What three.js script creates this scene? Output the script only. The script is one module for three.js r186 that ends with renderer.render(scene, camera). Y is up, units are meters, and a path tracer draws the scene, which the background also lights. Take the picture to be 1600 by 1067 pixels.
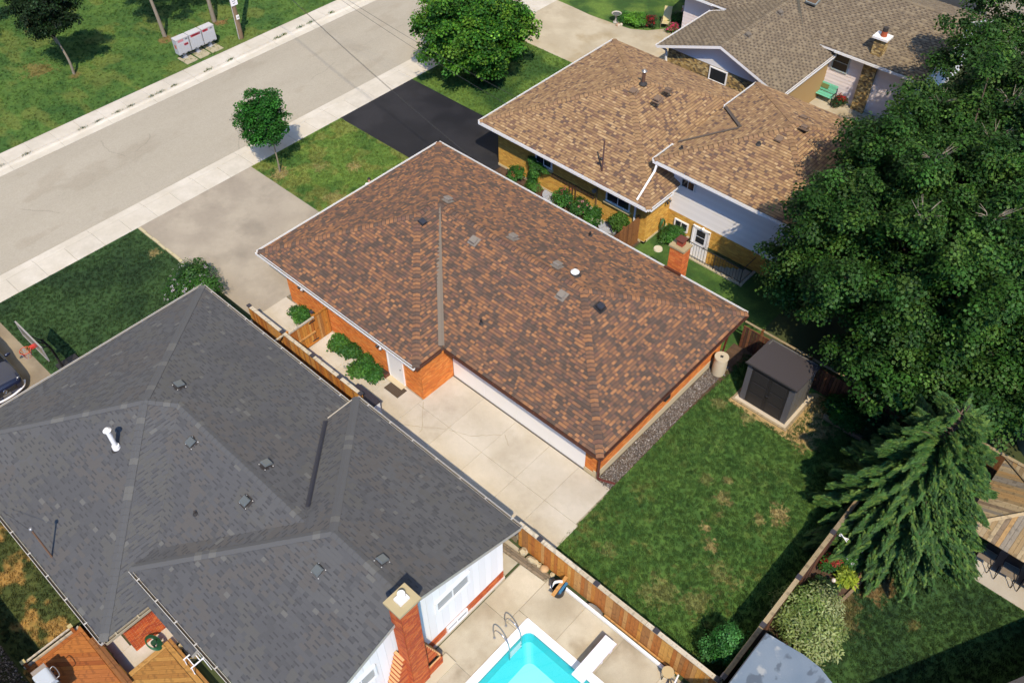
import * as THREE from 'three';
import { Sky } from 'three/addons/objects/Sky.js';
import { MarchingCubes } from 'three/addons/objects/MarchingCubes.js';
import { mergeGeometries } from 'three/addons/utils/BufferGeometryUtils.js';

// ---------------------------------------------------------------- camera, sky, sun, exposure
// x runs from the street into the back yards, z along the street (towards the grey roofed house), metres
const scene = new THREE.Scene();
const camera = new THREE.PerspectiveCamera(41.99, 1024 / 682, 0.5, 600);
camera.position.set(11.325, 30, 17.172);
camera.up.set(-0.49167, 0.68012, -0.54378);
camera.lookAt(11.325 - 0.46197, 30 - 0.73308, 17.172 - 0.49918);
const renderer = new THREE.WebGLRenderer({ antialias: true });
renderer.toneMapping = THREE.LinearToneMapping;
renderer.toneMappingExposure = 1.33;
renderer.shadowMap.enabled = true;
const sunDir = new THREE.Vector3(0.62, 1, 0.52).normalize();
const sky = new Sky();
sky.name = 'sky';
sky.userData = { kind: 'structure', label: 'clear summer sky over the street', category: 'sky' };
sky.scale.setScalar(1000);
sky.material.uniforms.sunPosition.value.copy(sunDir);
sky.material.uniforms.turbidity.value = 8;
sky.material.uniforms.rayleigh.value = 0.35;
sky.material.uniforms.mieCoefficient.value = 0.004;
scene.add(sky);
scene.environmentIntensity = 0.3;
const sun = new THREE.DirectionalLight(0xffebcc, 4.4);
sun.name = 'sun';
sun.position.copy(sunDir).multiplyScalar(80).add(new THREE.Vector3(-12, 0, -8));
sun.target.position.set(-12, 0, -8);
sun.castShadow = true;
Object.assign(sun.shadow.camera, { left: -50, right: 50, top: 50, bottom: -50, near: 1, far: 200 });
sun.shadow.mapSize.set(4096, 4096);
scene.add(sun, sun.target);

// ---------------------------------------------------------------- helpers
const V = (x, y, z) => new THREE.Vector3(x, y, z);
function RNG(s) { let a = (s * 7 + 12345) | 0; a = Math.imul(a ^ (a >>> 16), 0x45d9f3b); a = Math.imul(a ^ (a >>> 15), 0x2c1b3c6d); a ^= a >>> 16; return () => { a = (a + 0x6d2b79f5) | 0; let t = Math.imul(a ^ (a >>> 15), 1 | a); t = (t + Math.imul(t ^ (t >>> 7), 61 | t)) ^ t; return ((t ^ (t >>> 14)) >>> 0) / 4294967296; }; }
const lin = (c) => { c /= 255; return c <= 0.04045 ? c / 12.92 : Math.pow((c + 0.055) / 1.055, 2.4); };
const K = 0.62;                                             // seen brightness of a sunlit flat surface -> base colour
const A = (r, g, b, k = 1) => [lin(r) * K * k, lin(g) * K * k, lin(b) * K * k];
const mixc = (a, b, t) => [a[0] + (b[0] - a[0]) * t, a[1] + (b[1] - a[1]) * t, a[2] + (b[2] - a[2]) * t];
const mulc = (a, k) => [a[0] * k, a[1] * k, a[2] * k];
const clamp = (x, a = 0, b = 1) => Math.min(b, Math.max(a, x));
const smooth = (a, b, x) => { const t = clamp((x - a) / (b - a)); return t * t * (3 - 2 * t); };
const HT = new Float32Array(65536); { const r = RNG(77); for (let i = 0; i < 65536; i++) HT[i] = r(); }
const hsh = (x, y) => HT[(Math.imul(x, 374761) + Math.imul(y, 668265) + Math.imul(x ^ (y << 3), 1274126)) & 65535];
function vnoise(x, y) {
  const xi = Math.floor(x), yi = Math.floor(y); let fx = x - xi, fy = y - yi; fx = fx * fx * (3 - 2 * fx); fy = fy * fy * (3 - 2 * fy);
  const a = hsh(xi, yi), b = hsh(xi + 1, yi), c = hsh(xi, yi + 1), d = hsh(xi + 1, yi + 1);
  return a + (b - a) * fx + (c - a) * fy + (a - b - c + d) * fx * fy;
}
function fbm(x, y, o = 4) { let s = 0, a = 0.5, n = 0; for (let i = 0; i < o; i++) { s += a * vnoise(x, y); n += a; a *= 0.5; x = x * 2.03 + 17.1; y = y * 2.03 + 5.3; } return s / n; }
// noise that repeats every P units
function tfbm(x, y, P, o = 4) { const a = ((x % P) + P) % P, b = ((y % P) + P) % P, u = smooth(0, 1, a / P), v = smooth(0, 1, b / P); return (fbm(a, b, o) * (1 - u) + fbm(a - P, b, o) * u) * (1 - v) + (fbm(a, b - P, o) * (1 - u) + fbm(a - P, b - P, o) * u) * v; }
const taken = {};
const numbered = (n) => { if (taken[n] === undefined) { taken[n] = 0; return n; } taken[n]++; return n + '_' + String(taken[n]).padStart(3, '0'); };
// geometry builder: flat faces with colour and uv in metres
class GB {
  constructor() { this.p = []; this.n = []; this.u = []; this.c = []; }
  tri(a, b, c, col = [1, 1, 1], ua = [0, 0], ub = [0, 0], uc = [0, 0], nn) {
    let n = nn;
    if (!n) {
      const ux = b[0] - a[0], uy = b[1] - a[1], uz = b[2] - a[2], vx = c[0] - a[0], vy = c[1] - a[1], vz = c[2] - a[2];
      n = [uy * vz - uz * vy, uz * vx - ux * vz, ux * vy - uy * vx]; const l = Math.hypot(...n); if (l < 1e-9) return; n = [n[0] / l, n[1] / l, n[2] / l];
    }
    this.p.push(...a, ...b, ...c); for (let i = 0; i < 3; i++) { this.n.push(n[0], n[1], n[2]); this.c.push(col[0], col[1], col[2]); }
    this.u.push(...ua, ...ub, ...uc);
  }
  quad(a, b, c, d, col, uv) { const w = uv || [[0, 0], [1, 0], [1, 1], [0, 1]]; this.tri(a, b, c, col, w[0], w[1], w[2]); this.tri(a, c, d, col, w[0], w[2], w[3]); return this; }
  // box given by centre, size, turn about y; uv v runs along the longest side
  box(x, y, z, w, h, d, ry = 0, col = [1, 1, 1], off = 0, tilt = null) {
    const c = Math.cos(ry), s = Math.sin(ry);
    const m = (px, py, pz) => { if (tilt) { const v = V(px, py, pz).applyQuaternion(tilt); return [x + v.x, y + v.y, z + v.z]; } return [x + px * c + pz * s, y + py, z - px * s + pz * c]; };
    const X = w / 2, Y = h / 2, Z = d / 2, F = [
      [[-X, -Y, Z], [X, -Y, Z], [X, Y, Z], [-X, Y, Z], w, h], [[X, -Y, -Z], [-X, -Y, -Z], [-X, Y, -Z], [X, Y, -Z], w, h],
      [[X, -Y, Z], [X, -Y, -Z], [X, Y, -Z], [X, Y, Z], d, h], [[-X, -Y, -Z], [-X, -Y, Z], [-X, Y, Z], [-X, Y, -Z], d, h],
      [[-X, Y, Z], [X, Y, Z], [X, Y, -Z], [-X, Y, -Z], w, d], [[-X, -Y, -Z], [X, -Y, -Z], [X, -Y, Z], [-X, -Y, Z], w, d]];
    for (const f of F) {
      const a = f[4], b = f[5];
      const uv = a > b ? [[off, 0], [off, a], [off + b, a], [off + b, 0]] : [[off, 0], [off + a, 0], [off + a, b], [off, b]];
      this.quad(m(...f[0]), m(...f[1]), m(...f[2]), m(...f[3]), col, uv);
    }
    return this;
  }
  geo(g, mtx, col = [1, 1, 1]) {
    const q = g.index ? g.toNonIndexed() : g.clone(); if (mtx) q.applyMatrix4(mtx);
    const P = q.attributes.position.array, N = q.attributes.normal.array, U = q.attributes.uv ? q.attributes.uv.array : null;
    for (let i = 0; i < P.length; i++) { this.p.push(P[i]); this.n.push(N[i]); }
    for (let i = 0; i < P.length / 3; i++) { this.c.push(col[0], col[1], col[2]); this.u.push(U ? U[i * 2] : 0, U ? U[i * 2 + 1] : 0); }
    return this;
  }
  // straight tapered rod
  rod(a, b, r0, r1 = r0, col = [1, 1, 1], seg = 8) {
    const A0 = V(...a), B0 = V(...b), d = B0.clone().sub(A0), L = d.length(); if (L < 1e-6) return this;
    const g = new THREE.CylinderGeometry(r1, r0, L, seg, 1);
    const m = new THREE.Matrix4().compose(A0.clone().add(B0).multiplyScalar(0.5), new THREE.Quaternion().setFromUnitVectors(V(0, 1, 0), d.normalize()), V(1, 1, 1));
    return this.geo(g, m, col);
  }
  tube(pts, r, col = [1, 1, 1], seg = 40, rs = 7, closed = false) { return this.geo(new THREE.TubeGeometry(new THREE.CatmullRomCurve3(pts.map((p) => V(...p)), closed), seg, r, rs, closed), null, col); }
  build(vc = true) {
    const g = new THREE.BufferGeometry();
    g.setAttribute('position', new THREE.Float32BufferAttribute(this.p, 3)); g.setAttribute('normal', new THREE.Float32BufferAttribute(this.n, 3));
    g.setAttribute('uv', new THREE.Float32BufferAttribute(this.u, 2)); if (vc) g.setAttribute('color', new THREE.Float32BufferAttribute(this.c, 3));
    return g;
  }
}
const matCache = new Map();
function M(rgb, rough = 0.8, o = {}) {
  const { key, ...opt } = o, kk = key || (rgb.map((c) => c.toFixed(4)).join() + '|' + rough + '|' + Object.keys(opt).map((k) => k + (opt[k]?.uuid || opt[k])).join());
  if (!matCache.has(kk)) { const m = new THREE.MeshPhysicalMaterial({ roughness: rough, ...opt }); m.color.setRGB(...rgb); matCache.set(kk, m); }
  return matCache.get(kk);
}
const VC = (rough = 0.85, o = {}) => M([1, 1, 1], rough, { vertexColors: true, ...o });
function mesh(name, g, m, parent = scene, kind) {
  const vc = m.vertexColors; const geo = g instanceof GB ? g.build(vc) : g;
  const o = new THREE.Mesh(geo, m); o.name = parent === scene ? numbered(name) : name; o.castShadow = o.receiveShadow = true;
  if (kind) o.userData.kind = kind; parent.add(o); return o;
}
function tag(o, label, category, group, kind) { o.userData.label = label; o.userData.category = category; if (group) o.userData.group = group; if (kind) o.userData.kind = kind; return o; }
function thing(name, label, category, pos = [0, 0, 0], ry = 0, group) { const o = new THREE.Group(); o.name = numbered(name); o.position.set(...pos); o.rotation.y = ry; scene.add(o); return tag(o, label, category, group); }
function struct(name, g, m, label, category) { const o = mesh(name, g, m); return tag(o, label, category || name.split('_')[0], null, 'structure'); }
function copyOf(o, pos, ry, label) { const c = o.clone(); c.name = numbered(o.name.replace(/_\d{3}$/, '')); c.userData = { ...o.userData }; scene.add(c); c.position.set(...pos); c.rotation.y = ry; if (label) c.userData.label = label; return c; }
function tex(w, h, fn, srgb = true, repeat = true) {      // fn(i, j, u, v) -> linear rgb (srgb) or grey
  const d = new Uint8Array(w * h * 4), e = (c) => { c = clamp(c); return 255 * (c <= 0.0031308 ? c * 12.92 : 1.055 * Math.pow(c, 1 / 2.4) - 0.055); };
  for (let j = 0; j < h; j++) for (let i = 0; i < w; i++) {
    const c = fn(i, j, (i + 0.5) / w, (j + 0.5) / h), k = (j * w + i) * 4;
    if (srgb) { d[k] = e(c[0]); d[k + 1] = e(c[1]); d[k + 2] = e(c[2]); } else d[k] = d[k + 1] = d[k + 2] = 255 * clamp(c);
    d[k + 3] = 255;
  }
  const t = new THREE.DataTexture(d, w, h, THREE.RGBAFormat); t.magFilter = THREE.LinearFilter; t.minFilter = THREE.LinearMipmapLinearFilter; t.generateMipmaps = true;
  if (repeat) t.wrapS = t.wrapT = THREE.RepeatWrapping; if (srgb) t.colorSpace = THREE.SRGBColorSpace; t.needsUpdate = true; return t;
}
// sheet with outline [[x,z],...], optional holes, lying at y; uv 0..1 over the given rectangle
function sheet(outline, y, rect, holes = [], thick = 0) {
  const f = (pts) => pts.map(([x, z]) => new THREE.Vector2(x, -z));
  const s = new THREE.Shape(f(outline)); for (const h of holes) s.holes.push(new THREE.Path(f(h)));
  const g = thick ? new THREE.ExtrudeGeometry(s, { depth: thick, bevelEnabled: false }) : new THREE.ShapeGeometry(s);
  g.rotateX(-Math.PI / 2); g.translate(0, y - thick, 0);
  const P = g.attributes.position, U = g.attributes.uv, [x0, x1, z0, z1] = rect;
  for (let i = 0; i < P.count; i++) U.setXY(i, (P.getX(i) - x0) / (x1 - x0), (P.getZ(i) - z0) / (z1 - z0));
  return g;
}
const rectP = (x0, x1, z0, z1) => [[x0, z0], [x1, z0], [x1, z1], [x0, z1]];
// convex polygon clip: keep f(p) >= 0
function clipPoly(poly, f) {
  const out = [];
  for (let i = 0; i < poly.length; i++) {
    const a = poly[i], b = poly[(i + 1) % poly.length], fa = f(a), fb = f(b);
    if (fa >= 0) out.push(a);
    if ((fa >= 0) !== (fb >= 0)) { const t = fa / (fa - fb); out.push([a[0] + (b[0] - a[0]) * t, a[1] + (b[1] - a[1]) * t]); }
  }
  return out;
}
// ---------------------------------------------------------------- ground
const POOL = [1.92, 7.55, 6.32, 15.5], PIT = [-5.7, -1.9, -14.75, -13.55];
const poolHole = rectP(...POOL), pitHole = rectP(...PIT);
struct('ground', sheet(rectP(-260, 260, -260, 260), -0.2, [-260, 260, -260, 260], [rectP(0.5, 10, 5.5, 17), pitHole]), M(A(70, 72, 40), 0.95), 'bare earth below the gardens', 'ground');
struct('yard', sheet(rectP(-27.6, 120, -120, 90), 0, [0, 1, 0, 1], [poolHole, pitHole], 0.18), M(A(70, 82, 40), 0.95), 'plain turf and soil of the building plots', 'ground');
// colours of the lawns (what grows there: green turf, straw coloured dry turf)
const DRY = A(176, 156, 100), DRY2 = A(150, 120, 70);
const spots = (x, z, list) => { let d = 0; for (const [sx, sz, r, k = 1] of list) { const q = Math.hypot(x - sx, z - sz) / r + (fbm(x * 3.1, z * 3.1, 3) - 0.5) * 1.3 + (vnoise(x * 16, z * 16) - 0.5) * 0.9; d = Math.max(d, k * smooth(1, 0.45, q)); } return d; };
const backDry = [[4.55, -1.05, 0.3, 1], [5.15, -0.55, 0.27, 0.8], [4.3, -2.6, 0.4, 0.6], [4.0, -3.4, 0.2, 0.6], [4.6, -1.9, 0.2, 0.5], [5.9, -2.7, 0.3, 0.6], [6.3, -3.4, 0.5, 0.85], [2.4, 2.3, 0.4, 0.3], [3.4, -2.9, 0.3, 0.3], [5.2, -7.2, 0.6, 0.9], [4.5, -9.2, 0.6, 0.9], [5.6, -8.2, 0.5, 0.7], [1.5, -6.6, 0.4, 0.4], [2.9, -6.7, 0.35, 0.5], [4.8, 2.4, 0.7, 0.3], [6.2, 0.3, 0.6, 0.35], [6.0, 1.8, 0.6, 0.35]];
const LAWN = {
  back: (x, z) => { const n = fbm(x * 0.9, z * 0.9, 4), m = fbm(x * 4 + 9, z * 4, 3); let c = mixc(A(62, 102, 32), A(86, 122, 44), smooth(0.25, 0.75, n * 0.35 + m * 0.65)); c = mixc(c, A(128, 126, 60), (0.15 + 0.4 * smooth(-4, 2, z)) * smooth(0.35, 0.7, vnoise(x * 7, z * 7)) * smooth(0.55, 0.75, fbm(x * 1.7 + 40, z * 1.7, 3))); return mixc(c, DRY, spots(x, z, backDry)); },
  grey: (x, z) => { const n = fbm(x * 0.7 + 3, z * 0.7, 4); return mixc(mixc(A(32, 66, 24), A(54, 88, 38), smooth(0.3, 0.7, n)), DRY, spots(x, z, [[-25.2, 4.5, 0.35, 0.7]])); },
  main: (x, z) => { const n = fbm(x * 0.8 + 30, z * 0.8, 4), e = smooth(0.6, 0.1, Math.min(z + 9.85, -3.3 - z)); let c = mixc(A(66, 106, 30), A(104, 136, 48), smooth(0.3, 0.7, n)); c = mixc(c, A(146, 142, 68), 0.45 * smooth(0.5, 0.68, fbm(x * 1.3 + 70, z * 1.3, 3) + e * 0.12)); return mixc(c, DRY, spots(x, z, [[-25.8, -4.0, 0.7, 0.8], [-23.2, -7.1, 0.45, 0.8], [-24.6, -5.9, 0.5, 0.4], [-21.8, -4.6, 0.7, 0.5]])); },
  yellow: (x, z) => { const n = fbm(x * 0.8 + 60, z * 0.8, 4); return mixc(A(52, 92, 24), A(104, 136, 48), smooth(0.3, 0.7, n)); },
  far: (x, z) => { const n = fbm(x * 0.35 + 11, z * 0.35, 4), m = fbm(x * 1.8, z * 1.8, 3); let c = mixc(A(54, 98, 30), A(90, 126, 44), smooth(0.25, 0.75, n * 0.5 + m * 0.5)); c = mixc(c, A(140, 142, 62), 0.35 * smooth(0.56, 0.72, fbm(x * 0.5 + 90, z * 0.9, 3))); return mixc(c, A(150, 108, 64), spots(x, z, [[-46.5, -0.4, 1.1, 0.5], [-42.9, -11.9, 0.55, 0.8], [-43.7, -8.2, 0.6, 0.7], [-44.0, -1.6, 0.4, 0.5], [-52, -3.5, 1.4, 0.8]])); },
  side: (x, z) => mixc(A(54, 92, 26), A(86, 120, 42), smooth(0.3, 0.7, fbm(x * 1.2, z * 1.2, 4))),
  right: (x, z) => { const n = fbm(x * 0.8 + 5, z * 0.8 + 44, 4), m = fbm(x * 5, z * 5, 2); const c = mixc(A(36, 72, 24), A(62, 98, 38), smooth(0.3, 0.72, n * 0.6 + m * 0.4)); return mixc(c, DRY2, 0.8 * spots(x, z, [[10.6, -2.9, 0.5], [10.9, -3.4, 0.5], [10.3, -1.2, 0.7, 0.5], [10.0, -1.9, 0.6, 0.6], [12.2, -2.6, 0.3, 0.5]])); },
  left: (x, z) => { const n = fbm(x * 1.1 + 5, z * 1.1 + 4, 4); const c = mixc(A(52, 78, 28), A(92, 100, 44), n); return mixc(c, A(184, 146, 76), smooth(0.48, 0.62, fbm(x * 0.9 + 20, z * 1.4 + 31, 4))); },
};
function lawn(name, kindName, x0, x1, z0, z1, px, label, cut) {
  const f = LAWN[kindName], w = Math.min(2048, Math.round((x1 - x0) * px)), h = Math.min(2048, Math.round((z1 - z0) * px)), r = RNG(name.length * 31 + px);
  const t = tex(w, h, (i, j, u, v) => { const x = x0 + u * (x1 - x0), z = z0 + v * (z1 - z0); return mulc(f(x, z), 0.6 + 0.3 * r() + 0.5 * vnoise(x * 11, z * 11) * vnoise(x * 23 + 7, z * 23) + 0.2 * vnoise(x * 5, z * 5)); }, true, false);
  return struct(name, sheet(cut || rectP(x0, x1, z0, z1), 0.008, [x0, x1, z0, z1]), M([1, 1, 1], 0.95, { map: t, key: label }), label, 'lawn');
}
// grass blades standing on the lawns
const bladeGeo = (() => { const g = new GB(), r = RNG(5); for (let k = 0; k < 9; k++) { const a = r() * 6.28, q = 0.05 * Math.sqrt(r()), x = Math.cos(a) * q, z = Math.sin(a) * q, b = r() * 6.28, w = 0.01, h = 0.035 + r() * 0.045, l = 0.04; const dx = Math.cos(b) * w, dz = Math.sin(b) * w; g.tri([x - dx, 0, z - dz], [x + dx, 0, z + dz], [x - dz * 4 * r() + (r() - 0.5) * l, h, z + dx * 4 * r() + (r() - 0.5) * l], [1, 1, 1]); } return g.build(false); })();
const bladeMat = M([1, 1, 1], 0.9, { side: THREE.DoubleSide, key: 'blade' });
function tufts(kindName, list, label) {
  const f = LAWN[kindName]; let n = 0; for (const [x0, x1, z0, z1, d] of list) n += Math.round((x1 - x0) * (z1 - z0) * d);
  const im = new THREE.InstancedMesh(bladeGeo, bladeMat, n), r = RNG(n), m = new THREE.Matrix4(), q = new THREE.Quaternion(), col = new THREE.Color(); let k = 0;
  for (const [x0, x1, z0, z1, d, no = []] of list) for (let i = 0, c = Math.round((x1 - x0) * (z1 - z0) * d); i < c; i++) {
    let x, z; do { x = x0 + r() * (x1 - x0); z = z0 + r() * (z1 - z0); } while (no.some(([a, b, c2, e]) => x > a && x < b && z > c2 && z < e));
    const s = 0.7 + r() * 0.9, c2 = mulc(f(x, z), 0.8 + r() * r() * 0.8);
    m.compose(V(x, 0.006, z), q.setFromAxisAngle(V(0, 1, 0), r() * 6.28), V(s, s * (0.7 + 0.6 * r()), s)); im.setMatrixAt(k, m); im.setColorAt(k++, col.setRGB(...c2));
  }
  im.name = numbered('grass'); im.receiveShadow = im.castShadow = true; scene.add(im); tag(im, label, 'grass', null, 'stuff');
}
lawn('back_lawn', 'back', 0.7, 8.4, -10, 4.25, 70, 'mown back lawn with straw coloured dry patches');
lawn('front_lawn', 'grey', -27.6, -17.4, 3.95, 12.05, 60, 'dark green lawn in front of the grey roofed house');
lawn('front_lawn', 'main', -27.6, -17.0, -9.85, -3.3, 60, 'yellowish patchy lawn under the slender street tree');
lawn('front_lawn', 'yellow', -27.6, -17.0, -24.1, -15.75, 50, 'lawn under the round maple beside the black driveway');
lawn('park_lawn', 'far', -75, -39.42, -40, 30, 29, 'wide patchy grass verge across the street');
lawn('side_lawn', 'side', -7.3, 0.6, -13.5, -9.3, 50, 'shaded strip of lawn beside the yellow brick house', [[-7.3, -9.3], [-7.3, -14.8], [-5.75, -14.8], [-5.75, -13.5], [-1.85, -13.5], [-1.85, -16], [0.6, -16], [0.6, -9.3]]);
lawn('garden_lawn', 'right', 8.5, 24, -10.2, 12, 60, 'deep green lawn beside the wooden gazebo');
lawn('side_lawn', 'left', -20, -3, 16.5, 19.45, 60, 'scorched strip of lawn beside the wooden deck');
lawn('front_lawn', 'yellow', -27.6, -8, -60, -24.1, 30, 'shady lawn beyond the curved beige driveway');
tufts('back', [[0.8, 8.35, -9.8, 4.15, 150, [[1.7, 4.5, -9.8, -7]]]], 'short turf of the mown back lawn');
tufts('grey', [[-27.5, -18.2, 4.05, 12, 90]], 'short turf in front of the grey roofed house');
tufts('main', [[-27.5, -17.6, -9.8, -3.35, 90]], 'short turf around the slender street tree');
tufts('yellow', [[-27.5, -17.2, -24, -15.8, 60]], 'short turf around the round maple');
tufts('far', [[-60, -39.5, -20, 16, 30]], 'turf of the verge across the street');
tufts('right', [[8.6, 16, -8, 6, 120, [[11.2, 16, -10, -5.8], [8.6, 10, -4, -0.6]]]], 'turf beside the wooden gazebo');
tufts('left', [[-18, -7.5, 17.05, 19.4, 110]], 'dry turf beside the wooden deck');

// street with kerbs and pavements
const crackLines = [];
{ const r = RNG(12); const add = (x, z, ang, L, w) => { const pts = [[x, z]]; for (let k = 0; k < L; k++) { ang += (r() - 0.5) * 0.7; x += Math.cos(ang) * 0.28; z += Math.sin(ang) * 0.28; pts.push([x, z]); } crackLines.push([pts, w]); };
  add(-34.9, -1.3, 0.55, 7, 0.014); add(-36.4, 1, 0.2, 9, 0.012); add(-33, -14, 1.2, 9, 0.012); add(-32, 6, 2.2, 8, 0.012); add(-31.5, -5, 0.4, 8, 0.01); add(-35, 12, 0.9, 9, 0.012); add(-34, -24, 0.5, 9, 0.012); }
const STREET = [-37.5, -29.55, -60, 45];
{
  const [x0, x1, z0, z1] = STREET, W = 320, H = 2048, r = RNG(41), im = new Float32Array(W * H);
  for (const [pts, w] of crackLines) for (let k = 0; k + 1 < pts.length; k++) for (let s = 0; s <= 40; s++) { const t = s / 40, x = pts[k][0] + (pts[k + 1][0] - pts[k][0]) * t, z = pts[k][1] + (pts[k + 1][1] - pts[k][1]) * t; const i = Math.floor((x - x0) / (x1 - x0) * W), j = Math.floor((z - z0) / (z1 - z0) * H); if (i >= 0 && i < W && j >= 0 && j < H) im[j * W + i] = 0.22; }
  for (let j = 0; j < H; j++) { const z = z0 + (j / H) * (z1 - z0); const i = Math.floor((4.15 + 0.05 * Math.sin(z * 0.7) + 0.04 * (vnoise(z * 2, 4) - 0.5)) / 7.95 * W); if (vnoise(z * 0.8, 9) > 0.35) im[j * W + i] = Math.max(im[j * W + i], 0.12); }
  const t = tex(W, H, (i, j, u, v) => {
    const x = x0 + u * (x1 - x0), z = z0 + v * (z1 - z0);
    const wheel = Math.exp(-(((u - 0.3) / 0.1) ** 2)) + Math.exp(-(((u - 0.72) / 0.1) ** 2));
    let c = mixc(A(182, 175, 156), A(200, 193, 175), fbm(x * 0.5, z * 0.12, 4) * 0.8 + 0.2 * fbm(x * 3, z * 3, 2)); c = mulc(c, 0.97 + 0.04 * wheel);
    c = mixc(c, A(168, 158, 138), 0.35 * smooth(0.6, 0.76, fbm(x * 0.9 + 50, z * 0.5, 4)));
    return mulc(c, (0.9 + 0.2 * r()) * (1 - im[j * W + i]));
  }, true, false);
  struct('street', sheet(rectP(...STREET), -0.11, STREET), M([1, 1, 1], 0.93, { map: t, key: 'street' }), 'sun bleached asphalt street with long hairline cracks', 'street');
}
const concreteTex = (seed, a, b, stain, st = 0.5) => { const r = RNG(seed); return tex(768, 768, (i, j, u, v) => { const x = u * 9, z = v * 9 + seed * 13; let c = mixc(a, b, smooth(0.3, 0.7, tfbm(x * 0.8, z * 0.8, 7.2, 4))); c = mixc(c, stain, st * smooth(0.5, 0.72, tfbm(x * 0.6 + 31, z * 0.6 + 7, 5.4, 6) + 0.12 * (tfbm(x * 4, z * 4, 36, 3) - 0.5))); c = mulc(c, 0.93 + 0.14 * tfbm(x * 6, z * 6 + 3, 54, 3)); return mulc(c, 0.92 + 0.16 * r()); }); };
const T_conc = concreteTex(3, A(216, 206, 184), A(230, 222, 204), A(190, 179, 156), 0.6);
const T_walk = concreteTex(7, A(224, 218, 202), A(238, 233, 220), A(204, 198, 180), 0.5);
const T_drive = concreteTex(11, A(176, 166, 148), A(192, 182, 162), A(150, 142, 126), 0.5);
const T_deckc = concreteTex(17, A(196, 184, 156), A(222, 212, 186), A(164, 148, 118), 0.75);
// slab piece with uv in metres / 9
function slab(g, x0, x1, z0, z1, y, th = 0.12) {
  const u = (x, z) => [x / 9, z / 9], b = 0.006, y0 = y - th;
  g.quad([x0 + b, y, z1 - b], [x1 - b, y, z1 - b], [x1 - b, y, z0 + b], [x0 + b, y, z0 + b], [1, 1, 1], [u(x0, z1), u(x1, z1), u(x1, z0), u(x0, z0)]);
  const P = [[x0, z0], [x1, z0], [x1, z1], [x0, z1]], Q = [[x0 + b, z0 + b], [x1 - b, z0 + b], [x1 - b, z1 - b], [x0 + b, z1 - b]];
  for (let k = 0; k < 4; k++) { const [a, c] = [P[k], P[(k + 1) % 4]], [d, e] = [Q[k], Q[(k + 1) % 4]]; g.quad([a[0], y - b, a[1]], [d[0], y, d[1]], [e[0], y, e[1]], [c[0], y - b, c[1]], [1, 1, 1], [u(...a), u(...d), u(...e), u(...c)]); g.quad([c[0], y0, c[1]], [a[0], y0, a[1]], [a[0], y - b, a[1]], [c[0], y - b, c[1]], [1, 1, 1], [u(...c), u(...a), u(...a), u(...c)]); }
  return g;
}
function paving(name, label, mt, list, bed, category = 'pavement') {    // bed = [x0,x1,z0,z1,y] earth seen in the joints; list of slabs [x0,x1,z0,z1,y]
  const [x0, x1, z0, z1, y] = bed; const o = struct(name, sheet(rectP(x0, x1, z0, z1), y, [x0, x1, z0, z1], [], 0.05), M(A(178, 168, 142), 0.95), label, category);
  const vs = mt.map((m) => m); let k = 0;
  for (const s of list) mesh('slab', slab(new GB(), ...s), vs[(k++ * 7 + 3) % vs.length], o);
  return o;
}
const tone = (map, key, ks) => ks.map((k) => M([k, k * 0.99, k * 0.97], 0.9, { map, key: key + k }));
const WALK = tone(T_walk, 'walk', [1, 0.98, 1.01, 0.97]);
{ const L = []; for (let z = -50; z < 32; z += 1.55) L.push([-39.4, -38.22, z, z + 1.54, 0.01]); paving('pavement', 'concrete footpath across the street with weeds along its kerb', WALK, L, [-39.42, -38.2, -50, 32, -0.02]); }
{ const L = []; for (let z = -50; z < 32; z += 1.55) L.push([-28.95, -27.6, z, z + 1.54, 0.01]); paving('pavement', 'concrete footpath along the house fronts', WALK, L, [-28.97, -27.6, -50, 32, -0.02]); }
function kerb(x0, x1, dir, label) {       // rolled kerb: x0 pavement side, x1 street side
  const g = new GB(); const prof = [[x0, -0.2], [x0, 0.0], [x0 + dir * 0.16, -0.005], [x0 + dir * 0.26, -0.085], [x1, -0.1], [x1, -0.2]];
  for (let z = -50; z < 32; z += 3.1) for (let k = 0; k + 1 < prof.length; k++) { const a = prof[k], b = prof[k + 1], z1 = z + 3.09; const q = [[a[0], a[1], z], [a[0], a[1], z1], [b[0], b[1], z1], [b[0], b[1], z]]; if (dir < 0) q.reverse(); g.quad(...q, [1, 1, 1], q.map((p) => [p[0] / 9, p[2] / 9])); }
  struct('kerb', g, WALK[2], label, 'kerb');
}
kerb(-38.2, -37.45, 1, 'rolled concrete kerb with weeds in its joint');
kerb(-28.97, -29.6, -1, 'rolled concrete kerb along the driveways');
// weeds in the joint of the far kerb
{ const g = new GB(), r = RNG(91); for (const z of [7.2, 6.3, 4.6, 1.1, 0.1, -1.2, -2.1, -3.6, -4.2, -5.2, -7.7, -9.4, -13.2, -13.8, -15.2, -16.1, -18]) for (let k = 0; k < 60; k++) { const a = r() * 6.28, q = r() * 0.24, x = -38.21 + Math.cos(a) * q * 0.6, zz = z + Math.sin(a) * q * 1.6, h = 0.05 + r() * 0.14; g.tri([x - 0.03, 0, zz], [x + 0.03, 0, zz + 0.02], [x + (r() - 0.5) * 0.1, h, zz + (r() - 0.5) * 0.1], A(60 + r() * 40, 110 + r() * 40, 36)); } tag(mesh('weeds', g, VC(0.9, { side: THREE.DoubleSide })), 'green weeds growing along the far kerb joint', 'weeds', null, 'stuff'); }
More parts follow.
